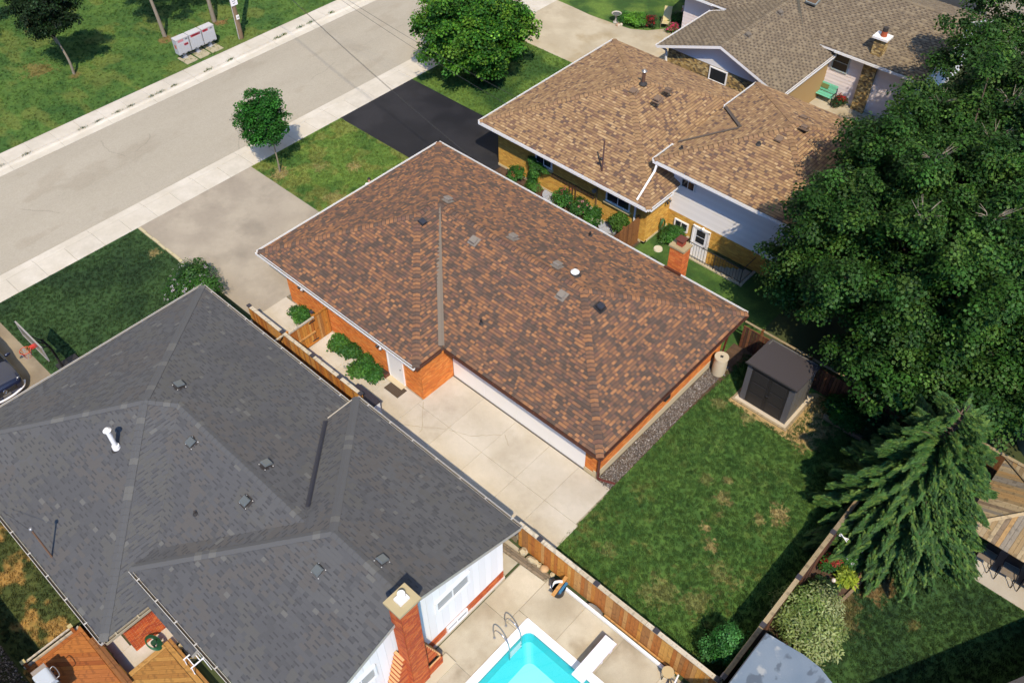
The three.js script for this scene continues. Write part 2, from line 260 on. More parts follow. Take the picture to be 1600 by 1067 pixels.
// driveways
function pave(name, outline, y, map, w, label, rough = 0.92, category = 'driveway') { return struct(name, sheet(outline, y, [0, w, 0, w], [], 0.04), M([1, 1, 1], rough, { map, key: name + label }), label, category); }
pave('driveway', rectP(-27.6, -17.0, -3.3, 3.82), 0.012, T_drive, 9, 'weathered grey driveway of the brown roofed house');
{ const r = RNG(8); const T_black = tex(512, 512, (i, j, u, v) => { const n = fbm(u * 9, v * 9, 4); return mulc(mixc([0.006, 0.0065, 0.009], [0.014, 0.014, 0.017], smooth(0.3, 0.75, n)), 0.7 + 0.6 * r()); });
  pave('driveway', rectP(-27.6, -17.1, -15.75, -9.85), 0.014, T_black, 9, 'freshly sealed black asphalt driveway', 0.75); }
{ const T_beige = concreteTex(23, A(196, 184, 156), A(212, 200, 172), A(176, 158, 118), 0.7);
  pave('driveway', [[-27.6, -24.05], [-27.6, -29.95], [-26, -29.9], [-24.5, -29.8], [-22.4, -29.95], [-21.2, -30.1], [-20.2, -30.7], [-19.5, -31.6], [-19.2, -33], [-14.5, -33], [-14.5, -24.05]], 0.016, T_beige, 9, 'curved beige driveway beside the stone gable'); 
  pave('patio', rectP(-8.9, -3.5, -31.4, -25.4), 0.014, T_beige, 9, 'beige patio below the teal bench', 0.92, 'patio'); }
pave('driveway', rectP(-27.6, -16.5, 12.05, 17.5), 0.014, concreteTex(29, A(150, 136, 112), A(172, 158, 132), A(120, 108, 88), 0.6), 9, 'brownish driveway under the dark blue car');
pave('road', rectP(-30, 60, -75, -43.5), 0.02, concreteTex(31, A(150, 142, 126), A(164, 156, 140), A(132, 124, 108), 0.5), 9, 'grey paved road behind the taupe roofed house', 0.92, 'road');
// edging stones between driveway and the dark lawn
{ const o = tag(new THREE.Group(), 'row of pale edging stones between driveway and dark lawn', 'edging'); o.name = numbered('edging'); o.userData.kind = 'structure'; scene.add(o); const r = RNG(3); for (let x = -27.5; x < -21.6; x += 0.62) mesh('stone', new GB().box(x + 0.3, 0.03, 3.88 + (r() - 0.5) * 0.04, 0.58, 0.09, 0.11 + r() * 0.05, (r() - 0.5) * 0.06), M(A(214, 202, 160), 0.9), o); }
// concrete yard beside the main house
const CONC = tone(T_conc, 'conc', [1, 0.97, 1.03, 0.94, 1.0]);
paving('patio', 'cream concrete yard with hairline cracks beside the brick house', CONC, [
  [-8.1, -6.2, 0.06, 2.2, 0.03], [-6.19, -4.3, 0.06, 2.2, 0.03], [-4.29, -2.42, 0.06, 2.2, 0.03], [-2.41, -0.85, 0.06, 2.2, 0.03], [-0.84, 0.74, 0.06, 2.2, 0.03],
  [-8.1, -6.2, 2.21, 4.2, 0.03], [-6.19, -4.3, 2.21, 4.2, 0.03], [-4.29, -2.42, 2.21, 4.2, 0.03], [-2.41, -0.85, 2.21, 4.2, 0.03], [-0.84, 0.86, 2.21, 4.2, 0.03],
  [-10.1, -8.11, 1.92, 4.2, 0.032], [-12.3, -10.11, 1.92, 4.2, 0.028], [-14.1, -12.31, 1.92, 4.2, 0.03], [-15.8, -14.11, 1.92, 4.2, 0.034], [-17.65, -15.81, 1.92, 4.2, 0.03]], [-17.66, 0.8, 0.3, 4.2, 0.012], 'patio');
{ const g = new GB(), r = RNG(14); const line = (pts) => { for (let k = 0; k + 1 < pts.length; k++) { const [a, b] = [pts[k], pts[k + 1]]; let p = a; for (let s = 1; s <= 8; s++) { const q = [a[0] + (b[0] - a[0]) * s / 8 + (r() - 0.5) * 0.05, a[1] + (b[1] - a[1]) * s / 8 + (r() - 0.5) * 0.05]; const dx = q[0] - p[0], dz = q[1] - p[1], l = Math.hypot(dx, dz), w = 0.005 + r() * 0.005, nx = -dz / l * w, nz = dx / l * w; g.quad([p[0] + nx, 0.0345, p[1] + nz], [q[0] + nx, 0.0345, q[1] + nz], [q[0] - nx, 0.0345, q[1] - nz], [p[0] - nx, 0.0345, p[1] - nz], [1, 1, 1]); p = q; } } };
  line([[-8.0, 1.95], [-7.7, 2.3], [-7.0, 3.0], [-6.9, 3.25]]); line([[-7.9, 3.5], [-7.1, 3.0], [-6.25, 2.35]]); line([[-6.1, 2.3], [-5.2, 1.9], [-4.3, 1.0]]); line([[-4.2, 0.9], [-3.7, 1.2]]);
  const o = mesh('crack', g, M(A(176, 162, 132), 0.95, { side: THREE.DoubleSide })); tag(o, 'hairline cracks across the cream concrete yard', 'crack', null, 'structure'); }
// mulch bed between the two houses
{ const r = RNG(6), t = tex(512, 512, (i, j, u, v) => mulc(mixc(A(70, 52, 36), A(112, 86, 62), fbm(u * 30, v * 30, 4)), 0.6 + 0.8 * r())); struct('soil_bed', sheet(rectP(-17.1, -7.4, -12.8, -9.3), 0.01, [0, 4, 0, 4]), M([1, 1, 1], 0.95, { map: t, key: 'mulch' }), 'mulched planting bed along the yellow brick wall', 'soil');
  struct('soil_bed', sheet([[0.05, 0.2], [0.05, -10], [1.2, -10], [0.95, -8.5], [0.74, -5], [0.76, 0.2]], 0.012, [0, 4, 0, 4]), M([1, 1, 1], 0.95, { map: t, key: 'mulch' }), 'dark earth below the gravel strip', 'soil');
  struct('soil_bed', sheet([[8.5, -0.6], [8.5, -5], [9.9, -4.6], [10.05, -3.2], [9.7, -0.8], [9.6, 1.6], [8.5, 1.6]], 0.014, [0, 4, 0, 4]), M([1, 1, 1], 0.95, { map: t, key: 'mulch' }), 'earth of the flower border behind the low fence', 'soil');
  struct('soil_bed', sheet(rectP(5.2, 8.4, -10, -8.9), 0.016, [0, 4, 0, 4]), M([1, 1, 1], 0.95, { map: t, key: 'mulch' }), 'earth bed behind the weathered timber edging', 'soil');
  struct('soil_bed', sheet([[4.35, -9.9], [5.4, -9.9], [5.3, -8.6], [5.8, -8], [5.2, -7], [4.6, -6.8], [1.7, -6.95], [1.7, -7.3]], 0.013, [0, 4, 0, 4]), M(A(190, 160, 104), 0.95), 'straw coloured worn earth around the shed', 'soil'); }
// pebbles: gravel strip, gravel by the deck
const pebble = new THREE.IcosahedronGeometry(1, 0);
function pebbles(label, outline, n, r0, r1, cols, seed) {
  const r = RNG(seed), im = new THREE.InstancedMesh(pebble, M([1, 1, 1], 0.85, { key: 'pebble' }), n), m = new THREE.Matrix4(), q = new THREE.Quaternion(), c = new THREE.Color(); const xs = outline.map((p) => p[0]), zs = outline.map((p) => p[1]);
  const inside = (x, z) => { let s = false; for (let i = 0, j = outline.length - 1; i < outline.length; j = i++) { const [a, b] = outline[i], [d, e] = outline[j]; if ((b > z) !== (e > z) && x < (d - a) * (z - b) / (e - b) + a) s = !s; } return s; };
  for (let k = 0; k < n; k++) { let x, z; do { x = Math.min(...xs) + r() * (Math.max(...xs) - Math.min(...xs)); z = Math.min(...zs) + r() * (Math.max(...zs) - Math.min(...zs)); } while (!inside(x, z)); const s = r0 + r() * r() * (r1 - r0); m.compose(V(x, 0.012 + s * 0.5 * r(), z), q.setFromEuler(new THREE.Euler(r() * 6, r() * 6, r() * 6)), V(s * (0.8 + 0.5 * r()), s * (0.5 + 0.3 * r()), s)); im.setMatrixAt(k, m); im.setColorAt(k, c.setRGB(...mulc(cols[Math.floor(r() * cols.length)], 0.7 + 0.6 * r()))); }
  im.name = numbered('gravel'); im.castShadow = im.receiveShadow = true; scene.add(im); tag(im, label, 'gravel', null, 'stuff');
}
const GRAVEL = [A(92, 88, 80), A(120, 114, 104), A(150, 144, 134), A(70, 66, 62), A(196, 190, 180), A(108, 96, 82)];
pebbles('dark mixed gravel strip along the back wall', [[0.06, 0.16], [0.06, -8.6], [0.72, -8.6], [0.7, -5], [0.74, 0.16]], 9500, 0.012, 0.034, GRAVEL, 21);
pebbles('dark gravel beyond the wooden deck', rectP(-12, -6.2, 19.5, 22.5), 9000, 0.02, 0.055, GRAVEL, 22);
// pool deck
const DECKC = tone(T_deckc, 'pdeck', [1, 0.95, 1.05, 0.9]);
paving('pool_deck', 'stained concrete deck around the swimming pool', DECKC, [
  [-1.6, 0.2, 4.45, 5.72, 0.018], [0.33, 1.48, 4.85, 6.9, 0.02], [1.5, 3.2, 4.62, 6.3, 0.025], [3.21, 4.95, 4.62, 6.3, 0.018], [4.96, 6.7, 4.62, 6.3, 0.022], [6.71, 8.35, 4.62, 6.3, 0.02],
  [0.33, 1.9, 6.91, 9.2, 0.018], [1.49, 1.9, 6.31, 6.9, 0.02], [0.33, 1.9, 9.21, 12.5, 0.022], [0.33, 1.9, 12.51, 16, 0.02], [7.57, 8.35, 6.31, 10, 0.02], [7.57, 8.35, 10.01, 16, 0.02]], [0.3, 8.36, 4.5, 6.3, 0.006], 'patio');
// concrete pad under the gazebo
paving('patio', 'tan concrete pad under the wooden gazebo', tone(T_conc, 'gz', [0.82, 0.86]), [[11.3, 13.2, -9.8, -5.85, 0.03], [13.21, 15.6, -9.8, -5.85, 0.03], [15.61, 18, -9.8, -5.85, 0.03]], [11.3, 18, -9.8, -5.85, 0.013], 'patio');
// path behind the grey roofed house
paving('path', 'short concrete path by the red brick corner', CONC, [[-9.5, -7.7, 16.45, 17.05, 0.03], [-7.69, -6.55, 15.2, 17.05, 0.03]], [-9.5, -6.55, 16.45, 17.05, 0.012], 'path');
// ---------------------------------------------------------------- roofs made of single shingles
const SIDES = ['w', 'e', 'n', 's'];
const planeH = (b, s, x, z) => b.h + b.s * (s === 'w' ? x - b.x0 : s === 'e' ? b.x1 - x : s === 'n' ? z - b.z0 : b.z1 - z);
const blockH = (b, x, z) => (x < b.x0 || x > b.x1 || z < b.z0 || z > b.z1) ? -9 : Math.min(...b.sides.map((s) => planeH(b, s, x, z)));
const block = (x0, x1, z0, z1, h, s, gables = '') => ({ x0, x1, z0, z1, h, s, sides: SIDES.filter((k) => !gables.includes(k)), gables });
const faceOf = (b, s) => { let p = rectP(b.x0, b.x1, b.z0, b.z1); for (const o of b.sides) if (o !== s) p = clipPoly(p, (q) => planeH(b, o, q[0], q[1]) - planeH(b, s, q[0], q[1]) + 1e-9); return p; };
const toPlan = (b, s, u, d) => (s === 'w' ? [b.x0 + d, u] : s === 'e' ? [b.x1 - d, u] : s === 'n' ? [u, b.z0 + d] : [u, b.z1 - d]);
const camP = camera.position;
function hidden(blocks, bi, x, z, y) { for (let j = 0; j < blocks.length; j++) { if (j === bi) continue; const o = blocks[j], ins = Math.abs(o.h - blocks[bi].h) < 0.01 ? 0 : 1.0; if (x < o.x0 + ins || x > o.x1 - ins || z < o.z0 + ins || z > o.z1 - ins) continue; if (blockH(o, x, z) > y + 0.05) return true; } return false; }
const sameFace = (blocks, bi, pts, y) => { for (let j = bi + 1; j < blocks.length; j++) if (pts.every(([x, z], k) => Math.abs(blockH(blocks[j], x, z) - y[k]) < 0.004)) return true; return false; };
// darker strip painted on a shingle for shadow lines and tooth dashes, from plan depth da to db
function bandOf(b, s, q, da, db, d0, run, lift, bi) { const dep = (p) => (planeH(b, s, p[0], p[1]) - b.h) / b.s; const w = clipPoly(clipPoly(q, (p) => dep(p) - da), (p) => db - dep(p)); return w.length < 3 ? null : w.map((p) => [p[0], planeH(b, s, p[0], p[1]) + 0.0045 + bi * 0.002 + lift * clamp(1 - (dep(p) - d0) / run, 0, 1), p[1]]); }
function roof(parent, blocks, o) {
  const grp = new THREE.Group(); grp.name = 'roof'; parent.add(grp);
  const deck = new GB(), all = [], lines = [];
  blocks.forEach((b, bi) => {
    const e = bi * 0.004, dk = (p, s) => [p[0], planeH(b, s, p[0], p[1]) - 0.02 - e, p[1]];
    for (const s of b.sides) {
      const P = faceOf(b, s); if (P.length < 3) continue;
      // deck below the shingles
      for (let k = 1; k + 1 < P.length; k++) { const q = [dk(P[0], s), dk(P[k + 1], s), dk(P[k], s)]; deck.tri(q[0], q[1], q[2], [1, 1, 1]); }
      // hip and ridge lines
      for (let k = 0; k < P.length; k++) { const a = P[k], c = P[(k + 1) % P.length], m = [(a[0] + c[0]) / 2, (a[1] + c[1]) / 2]; for (const s2 of b.sides) if (s2 > s && Math.abs(planeH(b, s2, a[0], a[1]) - planeH(b, s, a[0], a[1])) < 1e-6 && Math.abs(planeH(b, s2, c[0], c[1]) - planeH(b, s, c[0], c[1])) < 1e-6 && Math.hypot(a[0] - c[0], a[1] - c[1]) > 0.2) lines.push({ a: [a[0], planeH(b, s, ...a), a[1]], c: [c[0], planeH(b, s, ...c), c[1]], b, bi, s, s2, m }); }
      // courses
      const us = P.map((p) => (s === 'w' || s === 'e' ? p[1] : p[0])), u0 = Math.min(...us), u1 = Math.max(...us), run = o.expo / Math.sqrt(1 + b.s * b.s);
      const dmax = Math.max(...P.map((p) => (planeH(b, s, p[0], p[1]) - b.h) / b.s));
      for (let k = 0; k * run < dmax; k++) {
        const r = RNG(o.seed * 7919 + SIDES.indexOf(s) * 131 + k * 17 + Math.round(b.h * 100)), d0 = k * run, d1 = Math.min(dmax, (k + 1) * run + 0.012); let u = -50 + r() * 0.4, ti = 0; if (o.regular) u = -50 + (k % 2) * o.regular + r() * 0.05;
        while (u < u1) {
          const tooth = o.teeth && ti++ % 2, wd = tooth ? o.teeth[0] + r() * (o.teeth[1] - o.teeth[0]) : o.w0 + r() * (o.w1 - o.w0), pick = r(), jit = r(), lf = r(), ua = u, ub = u + wd - (o.gap || 0); u += wd; if (ub <= u0) continue;
          let q = [toPlan(b, s, ua, d0), toPlan(b, s, ub, d0), toPlan(b, s, ub, d1), toPlan(b, s, ua, d1)];
          const whole = q.every((p) => b.sides.every((s2) => planeH(b, s2, p[0], p[1]) >= planeH(b, s, p[0], p[1]) - 1e-9) && p[0] > b.x0 - 1e-6 && p[0] < b.x1 + 1e-6 && p[1] > b.z0 - 1e-6 && p[1] < b.z1 + 1e-6);
          if (!whole) { for (const s2 of b.sides) if (s2 !== s) q = clipPoly(q, (p) => planeH(b, s2, p[0], p[1]) - planeH(b, s, p[0], p[1])); q = clipPoly(clipPoly(clipPoly(clipPoly(q, (p) => p[0] - b.x0), (p) => b.x1 - p[0]), (p) => p[1] - b.z0), (p) => b.z1 - p[1]); }
          if (q.length < 3) continue;
          const cx = q.reduce((t, p) => t + p[0], 0) / q.length, cz = q.reduce((t, p) => t + p[1], 0) / q.length, ys = q.map((p) => planeH(b, s, p[0], p[1]));
          if (hidden(blocks, bi, cx, cz, planeH(b, s, cx, cz)) || sameFace(blocks, bi, q, ys)) continue;
          const lift = (o.lift || 0.014) * (tooth ? 0.25 : 0.7 + 0.6 * lf) + bi * 0.002;
          const top = q.map((p) => { const d = (planeH(b, s, p[0], p[1]) - b.h) / b.s; return [p[0], planeH(b, s, p[0], p[1]) + 0.003 + bi * 0.002 + lift * clamp(1 - (d - d0) / run, 0.0, 1), p[1]]; });
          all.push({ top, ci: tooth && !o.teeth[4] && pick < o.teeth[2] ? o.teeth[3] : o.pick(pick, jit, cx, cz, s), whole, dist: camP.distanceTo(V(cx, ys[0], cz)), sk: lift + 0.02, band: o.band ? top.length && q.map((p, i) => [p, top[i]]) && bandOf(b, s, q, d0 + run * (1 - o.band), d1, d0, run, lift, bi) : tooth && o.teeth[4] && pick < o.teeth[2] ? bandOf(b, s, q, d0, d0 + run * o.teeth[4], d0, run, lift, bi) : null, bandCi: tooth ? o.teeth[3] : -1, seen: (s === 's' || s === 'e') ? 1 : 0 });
        }
      }
    }
    // fascia and soffit
    const f = o.fascia || 0.17, i = bi * 0.003 + 0.005, X0 = b.x0 + i, X1 = b.x1 - i, Z0 = b.z0 + i, Z1 = b.z1 - i, y1 = b.h - 0.02 - e, y0 = b.h - f + bi * 0.003, C = rectP(X0, X1, Z0, Z1);
    const fg = new GB(); const sidesOrder = ['n', 'e', 's', 'w'];
    for (let k = 0; k < 4; k++) { const a = C[k], c = C[(k + 1) % 4]; if (!b.gables.includes(sidesOrder[k])) fg.quad([c[0], y0, c[1]], [a[0], y0, a[1]], [a[0], y1, a[1]], [c[0], y1, c[1]], [1, 1, 1]); }
    { const gi = (s) => (b.gables.includes(s) ? 0.6 : 0), a0 = X0 + gi('w'), a1 = X1 - gi('e'), c0 = Z0 + gi('n'), c1 = Z1 - gi('s'); fg.quad([a0, y0, c0], [a1, y0, c0], [a1, y0, c1], [a0, y0, c1], [1, 1, 1]); }
    if (b.gables) { // rake boards
      for (const s of b.gables) { const hz = s === 'n' || s === 's', c = s === 'e' ? X1 : s === 'w' ? X0 : s === 's' ? Z1 : Z0, a0 = hz ? b.x0 : b.z0, a1 = hz ? b.x1 : b.z1, m = (a0 + a1) / 2, hy = b.h + b.s * (a1 - a0) / 2, w = 0.02 * (s === 'e' || s === 's' ? 1 : -1);
        const pt = (u, y, dd) => (hz ? [u, y, c + dd] : [c + dd, y, u]);
        for (const [ua, ya, ub, yb] of [[a0, b.h, m, hy], [m, hy, a1, b.h]]) { const P4 = [pt(ua, ya - f, 0), pt(ub, yb - f, 0), pt(ub, yb - 0.02, 0), pt(ua, ya - 0.02, 0)]; const Q4 = [pt(ua, ya - f, w), pt(ub, yb - f, w), pt(ub, yb + 0.005, w), pt(ua, ya + 0.005, w)]; fg.quad(...P4, [1, 1, 1]); fg.quad(...Q4, [1, 1, 1]); fg.quad(P4[3], P4[2], Q4[2], Q4[3], [1, 1, 1]); fg.quad(P4[0], P4[1], Q4[1], Q4[0], [1, 1, 1]); } }
    }
    mesh('fascia', fg, o.trim, grp);
  });
  mesh('roof_deck', deck, M(mulc(o.cols[0], 0.5), 0.95), grp);
  // single shingles: the largest ones as parts, the rest joined
  all.sort((a, b) => (b.seen && b.whole) - (a.seen && a.whole) || a.dist - b.dist);
  const rest = new GB();
  all.forEach((t, k) => {
    const single = k < o.singles && t.whole && t.seen, g = single ? new GB() : rest, c = o.cols[t.ci % o.cols.length], n = t.top.length;
    const uv = t.top.map((p) => [p[0] + p[1] * 0.3, p[2] + p[1] * 0.3]);
    let area = 0; for (let i = 0; i < n; i++) { const a = t.top[i], d = t.top[(i + 1) % n]; area += a[0] * d[2] - d[0] * a[2]; }
    const T = area > 0 ? t.top.slice().reverse() : t.top;
    for (let i = 1; i + 1 < n; i++) g.tri(T[0], T[i], T[i + 1], c, uv[0], uv[i], uv[i + 1]);
    for (let i = 0; i < n; i++) { const a = T[i], d = T[(i + 1) % n]; g.quad([a[0], a[1] - t.sk, a[2]], [d[0], d[1] - t.sk, d[2]], d, a, c); }
    if (t.band) { const T2 = t.band, c2 = t.bandCi >= 0 ? o.cols[t.bandCi] : o.shadowBandCol; let a2 = 0; for (let i = 0; i < T2.length; i++) { const a = T2[i], d = T2[(i + 1) % T2.length]; a2 += a[0] * d[2] - d[0] * a[2]; } const W2 = a2 > 0 ? T2.slice().reverse() : T2; for (let i = 1; i + 1 < W2.length; i++) rest.tri(W2[0], W2[i], W2[i + 1], c2); }
    if (single) mesh('shingle', g, o.mats[t.ci % o.mats.length], grp);
  });
  mesh('shingles', rest, VC(0.92), grp, 'stuff');
  // ridge and hip caps
  const caps = new GB(); let nCap = 0;
  for (const L of lines) {
    const a = V(...L.a), c = V(...L.c), lo = a.y <= c.y ? a : c, hi = a.y <= c.y ? c : a, d = hi.clone().sub(lo), len = d.length(); d.normalize();
    const nrm = (s) => V(s === 'w' ? -L.b.s : s === 'e' ? L.b.s : 0, 1, s === 'n' ? -L.b.s : s === 's' ? L.b.s : 0).normalize();
    const n1 = nrm(L.s), n2 = nrm(L.s2); let t1 = V(0, 0, 0).crossVectors(n1, d).normalize(), t2 = V(0, 0, 0).crossVectors(n2, d).normalize();
    const out = { w: V(-1, 0, 0), e: V(1, 0, 0), n: V(0, 0, -1), s: V(0, 0, 1) }; if (t1.dot(out[L.s]) < 0) t1.negate(); if (t2.dot(out[L.s2]) < 0) t2.negate();
    const r = RNG(Math.round(len * 1000) + o.seed), W = o.capW || 0.15, st = o.capStep || 0.24;
    for (let q = 0; q < len - 0.02; q += st) {
      const p0 = lo.clone().addScaledVector(d, q), p1 = lo.clone().addScaledVector(d, Math.min(len, q + st + 0.02)), pick = r(), jit = r();
      const mid = p0.clone().add(p1).multiplyScalar(0.5); if (hidden(blocks, L.bi, mid.x, mid.z, mid.y)) continue;
      if (blocks.some((o2, j) => { if (j === L.bi || Math.abs(blockH(o2, mid.x, mid.z) - mid.y) > 0.02) return false; const hs = o2.sides.map((q2) => planeH(o2, q2, mid.x, mid.z)).sort((p, q2) => p - q2); return hs[1] - hs[0] > 0.04 || j < L.bi; })) continue;
      const cu = o.pick(pick, jit, mid.x, mid.z, 'c'), col = o.cols[cu % o.cols.length];
      const single = nCap < 290 && o.singles; const g = single ? new GB() : caps;
      for (const [t, n, flip] of [[t1, n1, 0], [t2, n2, 1]]) {
        const l0 = 0.042, l1 = 0.022, up = V(0, 1, 0);
        const A0 = p0.clone().addScaledVector(up, l0 + 0.01).toArray(), B0 = p1.clone().addScaledVector(up, l1 + 0.01).toArray();
        const A1 = p0.clone().addScaledVector(t, W).addScaledVector(n, l0).toArray(), B1 = p1.clone().addScaledVector(t, W).addScaledVector(n, l1).toArray();
        const A2 = p0.clone().addScaledVector(t, W).toArray(), B2 = p1.clone().addScaledVector(t, W).toArray(), A3 = p0.toArray();
        const T4 = [A0, A1, B1, B0], S4 = [A1, A2, B2, B1], F4 = [A0, A3, A2, A1]; const fl = V(...A1).sub(V(...A0)).cross(V(...B0).sub(V(...A0))).y < 0;
        if (o.band) { const L3 = (a, b) => a.map((v, i) => v + (b[i] - v) * 0.74), Am = L3(A0, B0), Bm = L3(A1, B1), T5 = [A0, A1, Bm, Am], T6 = [Am, Bm, B1, B0]; g.quad(...(fl ? T5.reverse() : T5), col); (single ? caps : g).quad(...(fl ? T6.reverse() : T6), o.shadowBandCol); } else g.quad(...(fl ? T4.reverse() : T4), col); g.quad(...S4, col); g.quad(...F4, col);  // upper end of each cap carries the same painted shadow line
      }
      if (single) { mesh('ridge_cap', g, o.mats[cu % o.mats.length], grp); nCap++; }
    }
  }
  if (caps.p.length) mesh('ridge_caps', caps, VC(0.92), grp, 'stuff');
  return grp;
}
const vcMats = (cols, rough = 0.92) => cols.map((c) => M(c, rough));
// a strip of sheet metal in a valley between two points
function flashing(parent, a, b, w, lift, col, name = 'valley_flashing') { const d = V(...b).sub(V(...a)).normalize(), s = V(-d.z, 0, d.x).normalize().multiplyScalar(w / 2), g = new GB(); const q = (p, k, l) => [p[0] + s.x * k, p[1] + l, p[2] + s.z * k]; g.quad(q(a, -1, lift + 0.02), q(b, -1, lift + 0.02), q(b, 0, lift), q(a, 0, lift), [1, 1, 1]); g.quad(q(a, 0, lift), q(b, 0, lift), q(b, 1, lift + 0.02), q(a, 1, lift + 0.02), [1, 1, 1]); return mesh(name, g, M(col, 0.45, { metalness: 0.3, side: THREE.DoubleSide }), parent); }
// gutter: channel along an eave (a, b = plan points, top at y, out = outward unit [x,z])
function gutter(parent, a, b, y, out, m, hangers = 0, w = 0.12) {
  const g = new GB(), h = 0.11, t = 0.012, dx = b[0] - a[0], dz = b[1] - a[1], L = Math.hypot(dx, dz), ang = Math.atan2(-dz, dx), cx = (a[0] + b[0]) / 2, cz = (a[1] + b[1]) / 2;
  const at = (k) => [cx + out[0] * k, cz + out[1] * k];
  let c = at(0.014); g.box(c[0], y - h / 2, c[1], L, h, t, ang); c = at(w); g.box(c[0], y - h / 2 + 0.01, c[1], L, h, t, ang); c = at(w + 0.004); g.box(c[0], y + 0.012, c[1], L, 0.012, 0.02, ang); c = at(w / 2); g.box(c[0], y - h, c[1], L, t, w, ang); const db = new GB(); c = at(w / 2 + 0.007); db.box(c[0], y - h + 0.03, c[1], L - 0.04, 0.03, w - 0.03, ang);
  for (const s of [-1, 1]) { const e = [cx + dx / L * s * (L / 2), cz + dz / L * s * (L / 2)]; g.box(e[0] + out[0] * w / 2, y - h / 2, e[1] + out[1] * w / 2, t, h, w, ang); }
  const o = mesh('gutter', g, m, parent); mesh('dark_strip', db, M(A(92, 84, 70), 0.95), o);  // inner strip along the channel floor, darker than the gutter
  if (hangers) for (let k = 0; k < L / hangers; k++) { const f = (k + 0.5) * hangers / L; if (f > 1) break; const x = a[0] + dx * f, z = a[1] + dz * f; mesh('hanger', new GB().box(x + out[0] * w / 2, y + 0.008, z + out[1] * w / 2, 0.05, 0.012, w + 0.03, ang), m, o); }
  return o;
}
// wall of bricks standing proud of its mortar. a, b plan points (outside on the right when walking a -> b seen from above ... given by out), openings [[u0,u1,y0,y1]]
function bricks(parent, a, b, y0, y1, out, cols, mortar, openings = [], o = {}) {
  const g = new GB(), core = new GB(), dx = b[0] - a[0], dz = b[1] - a[1], L = Math.hypot(dx, dz), ux = dx / L, uz = dz / L, bw = o.bw || 0.22, bh = o.bh || 0.075, mj = 0.011, ang = Math.atan2(-dz, dx), r = RNG(Math.round(L * 100 + y1 * 10)), pr = 0.011;
  const T = o.thick || 0.18; core.box((a[0] + b[0]) / 2 - out[0] * T / 2, (y0 + y1) / 2, (a[1] + b[1]) / 2 - out[1] * T / 2, L, y1 - y0, T, ang); mesh('mortar', core, M(mortar, 0.95), parent);
  const P = (u, y, k) => [a[0] + ux * u + out[0] * k, y, a[1] + uz * u + out[1] * k];
  const rows = Math.floor((y1 - y0) / bh);
  for (let k = 0; k < rows; k++) {
    const ya = y0 + k * bh + mj / 2, yb = ya + bh - mj;
    for (let u = (k % 2 ? -bw / 2 : 0); u < L; u += bw) {
      const s = Math.max(0, u + mj / 2), e = Math.min(L, u + bw - mj / 2), rnd = r(), rnd2 = r(); if (e - s < 0.03) continue;
      if (openings.some(([p, q, c, d]) => e > p && s < q && yb > c && ya < d)) continue;
      const c = mulc(cols[Math.floor(rnd * cols.length)], 0.86 + 0.28 * rnd2), z = pr * (0.8 + 0.4 * r());
      const A0 = P(s, ya, z), B0 = P(e, ya, z), C0 = P(e, yb, z), D0 = P(s, yb, z), A1 = P(s, ya, 0), B1 = P(e, ya, 0), C1 = P(e, yb, 0), D1 = P(s, yb, 0);
      const uv = [[0, 0], [bw, 0], [bw, bh], [0, bh]];
      g.quad(A0, B0, C0, D0, c, uv); g.quad(D0, C0, C1, D1, c, uv); g.quad(A1, B1, B0, A0, c, uv); g.quad(A1, A0, D0, D1, c, uv); g.quad(B0, B1, C1, C0, c, uv);
    }
  }
  return mesh('bricks', g, VC(0.9, { side: THREE.DoubleSide }), parent, 'stuff');
}
// window in a wall: frame, sill, two panes
const GLASS = M([0.02, 0.024, 0.028], 0.06, { key: 'glass', specularIntensity: 1 });
const GLASSL = M([0.3, 0.32, 0.32], 0.12, { key: 'glassl' });
const WHITE = M([0.74, 0.74, 0.72], 0.5), WHITE2 = M([0.62, 0.63, 0.63], 0.6);
function windowUnit(parent, c, w, h, out, o = {}) {       // c = centre on the wall face
  const ang = Math.atan2(out[0], out[1]), grp = new THREE.Group(); grp.name = 'window'; grp.position.set(...c); grp.rotation.y = ang; parent.add(grp);
  const f = o.f || 0.06, g = new GB(); for (const s of [-1, 1]) { g.box(s * (w / 2 - f / 2), 0, 0.03, f, h, 0.08); g.box(0, s * (h / 2 - f / 2), 0.03, w - 2 * f, f, 0.08); } mesh('frame', g, o.fm || WHITE, grp);
  const n = o.n || 2, hor = o.hor; for (let k = 0; k < n; k++) { const gw = hor ? w - 2 * f : (w - 2 * f) / n - 0.02, gh = hor ? (h - 2 * f) / n - 0.02 : h - 2 * f; mesh('pane', new GB().box(hor ? 0 : -w / 2 + f + (k + 0.5) * (w - 2 * f) / n, hor ? -h / 2 + f + (k + 0.5) * (h - 2 * f) / n : 0, 0.015 + (k % 2) * 0.012, gw, gh, 0.012), o.glass || GLASS, grp); }
  if (n > 1) { const gm = new GB(); for (let k = 1; k < n; k++) hor ? gm.box(0, -h / 2 + f + k * (h - 2 * f) / n, 0.03, w - 2 * f, 0.035, 0.05) : gm.box(-w / 2 + f + k * (w - 2 * f) / n, 0, 0.03, 0.035, h - 2 * f, 0.05); mesh('mullion', gm, o.fm || WHITE, grp); }
  if (o.sill) mesh('sill', new GB().box(0, -h / 2 - 0.05, 0.07, w + 0.16, 0.09, 0.16), o.sill, grp);
  return grp;
}
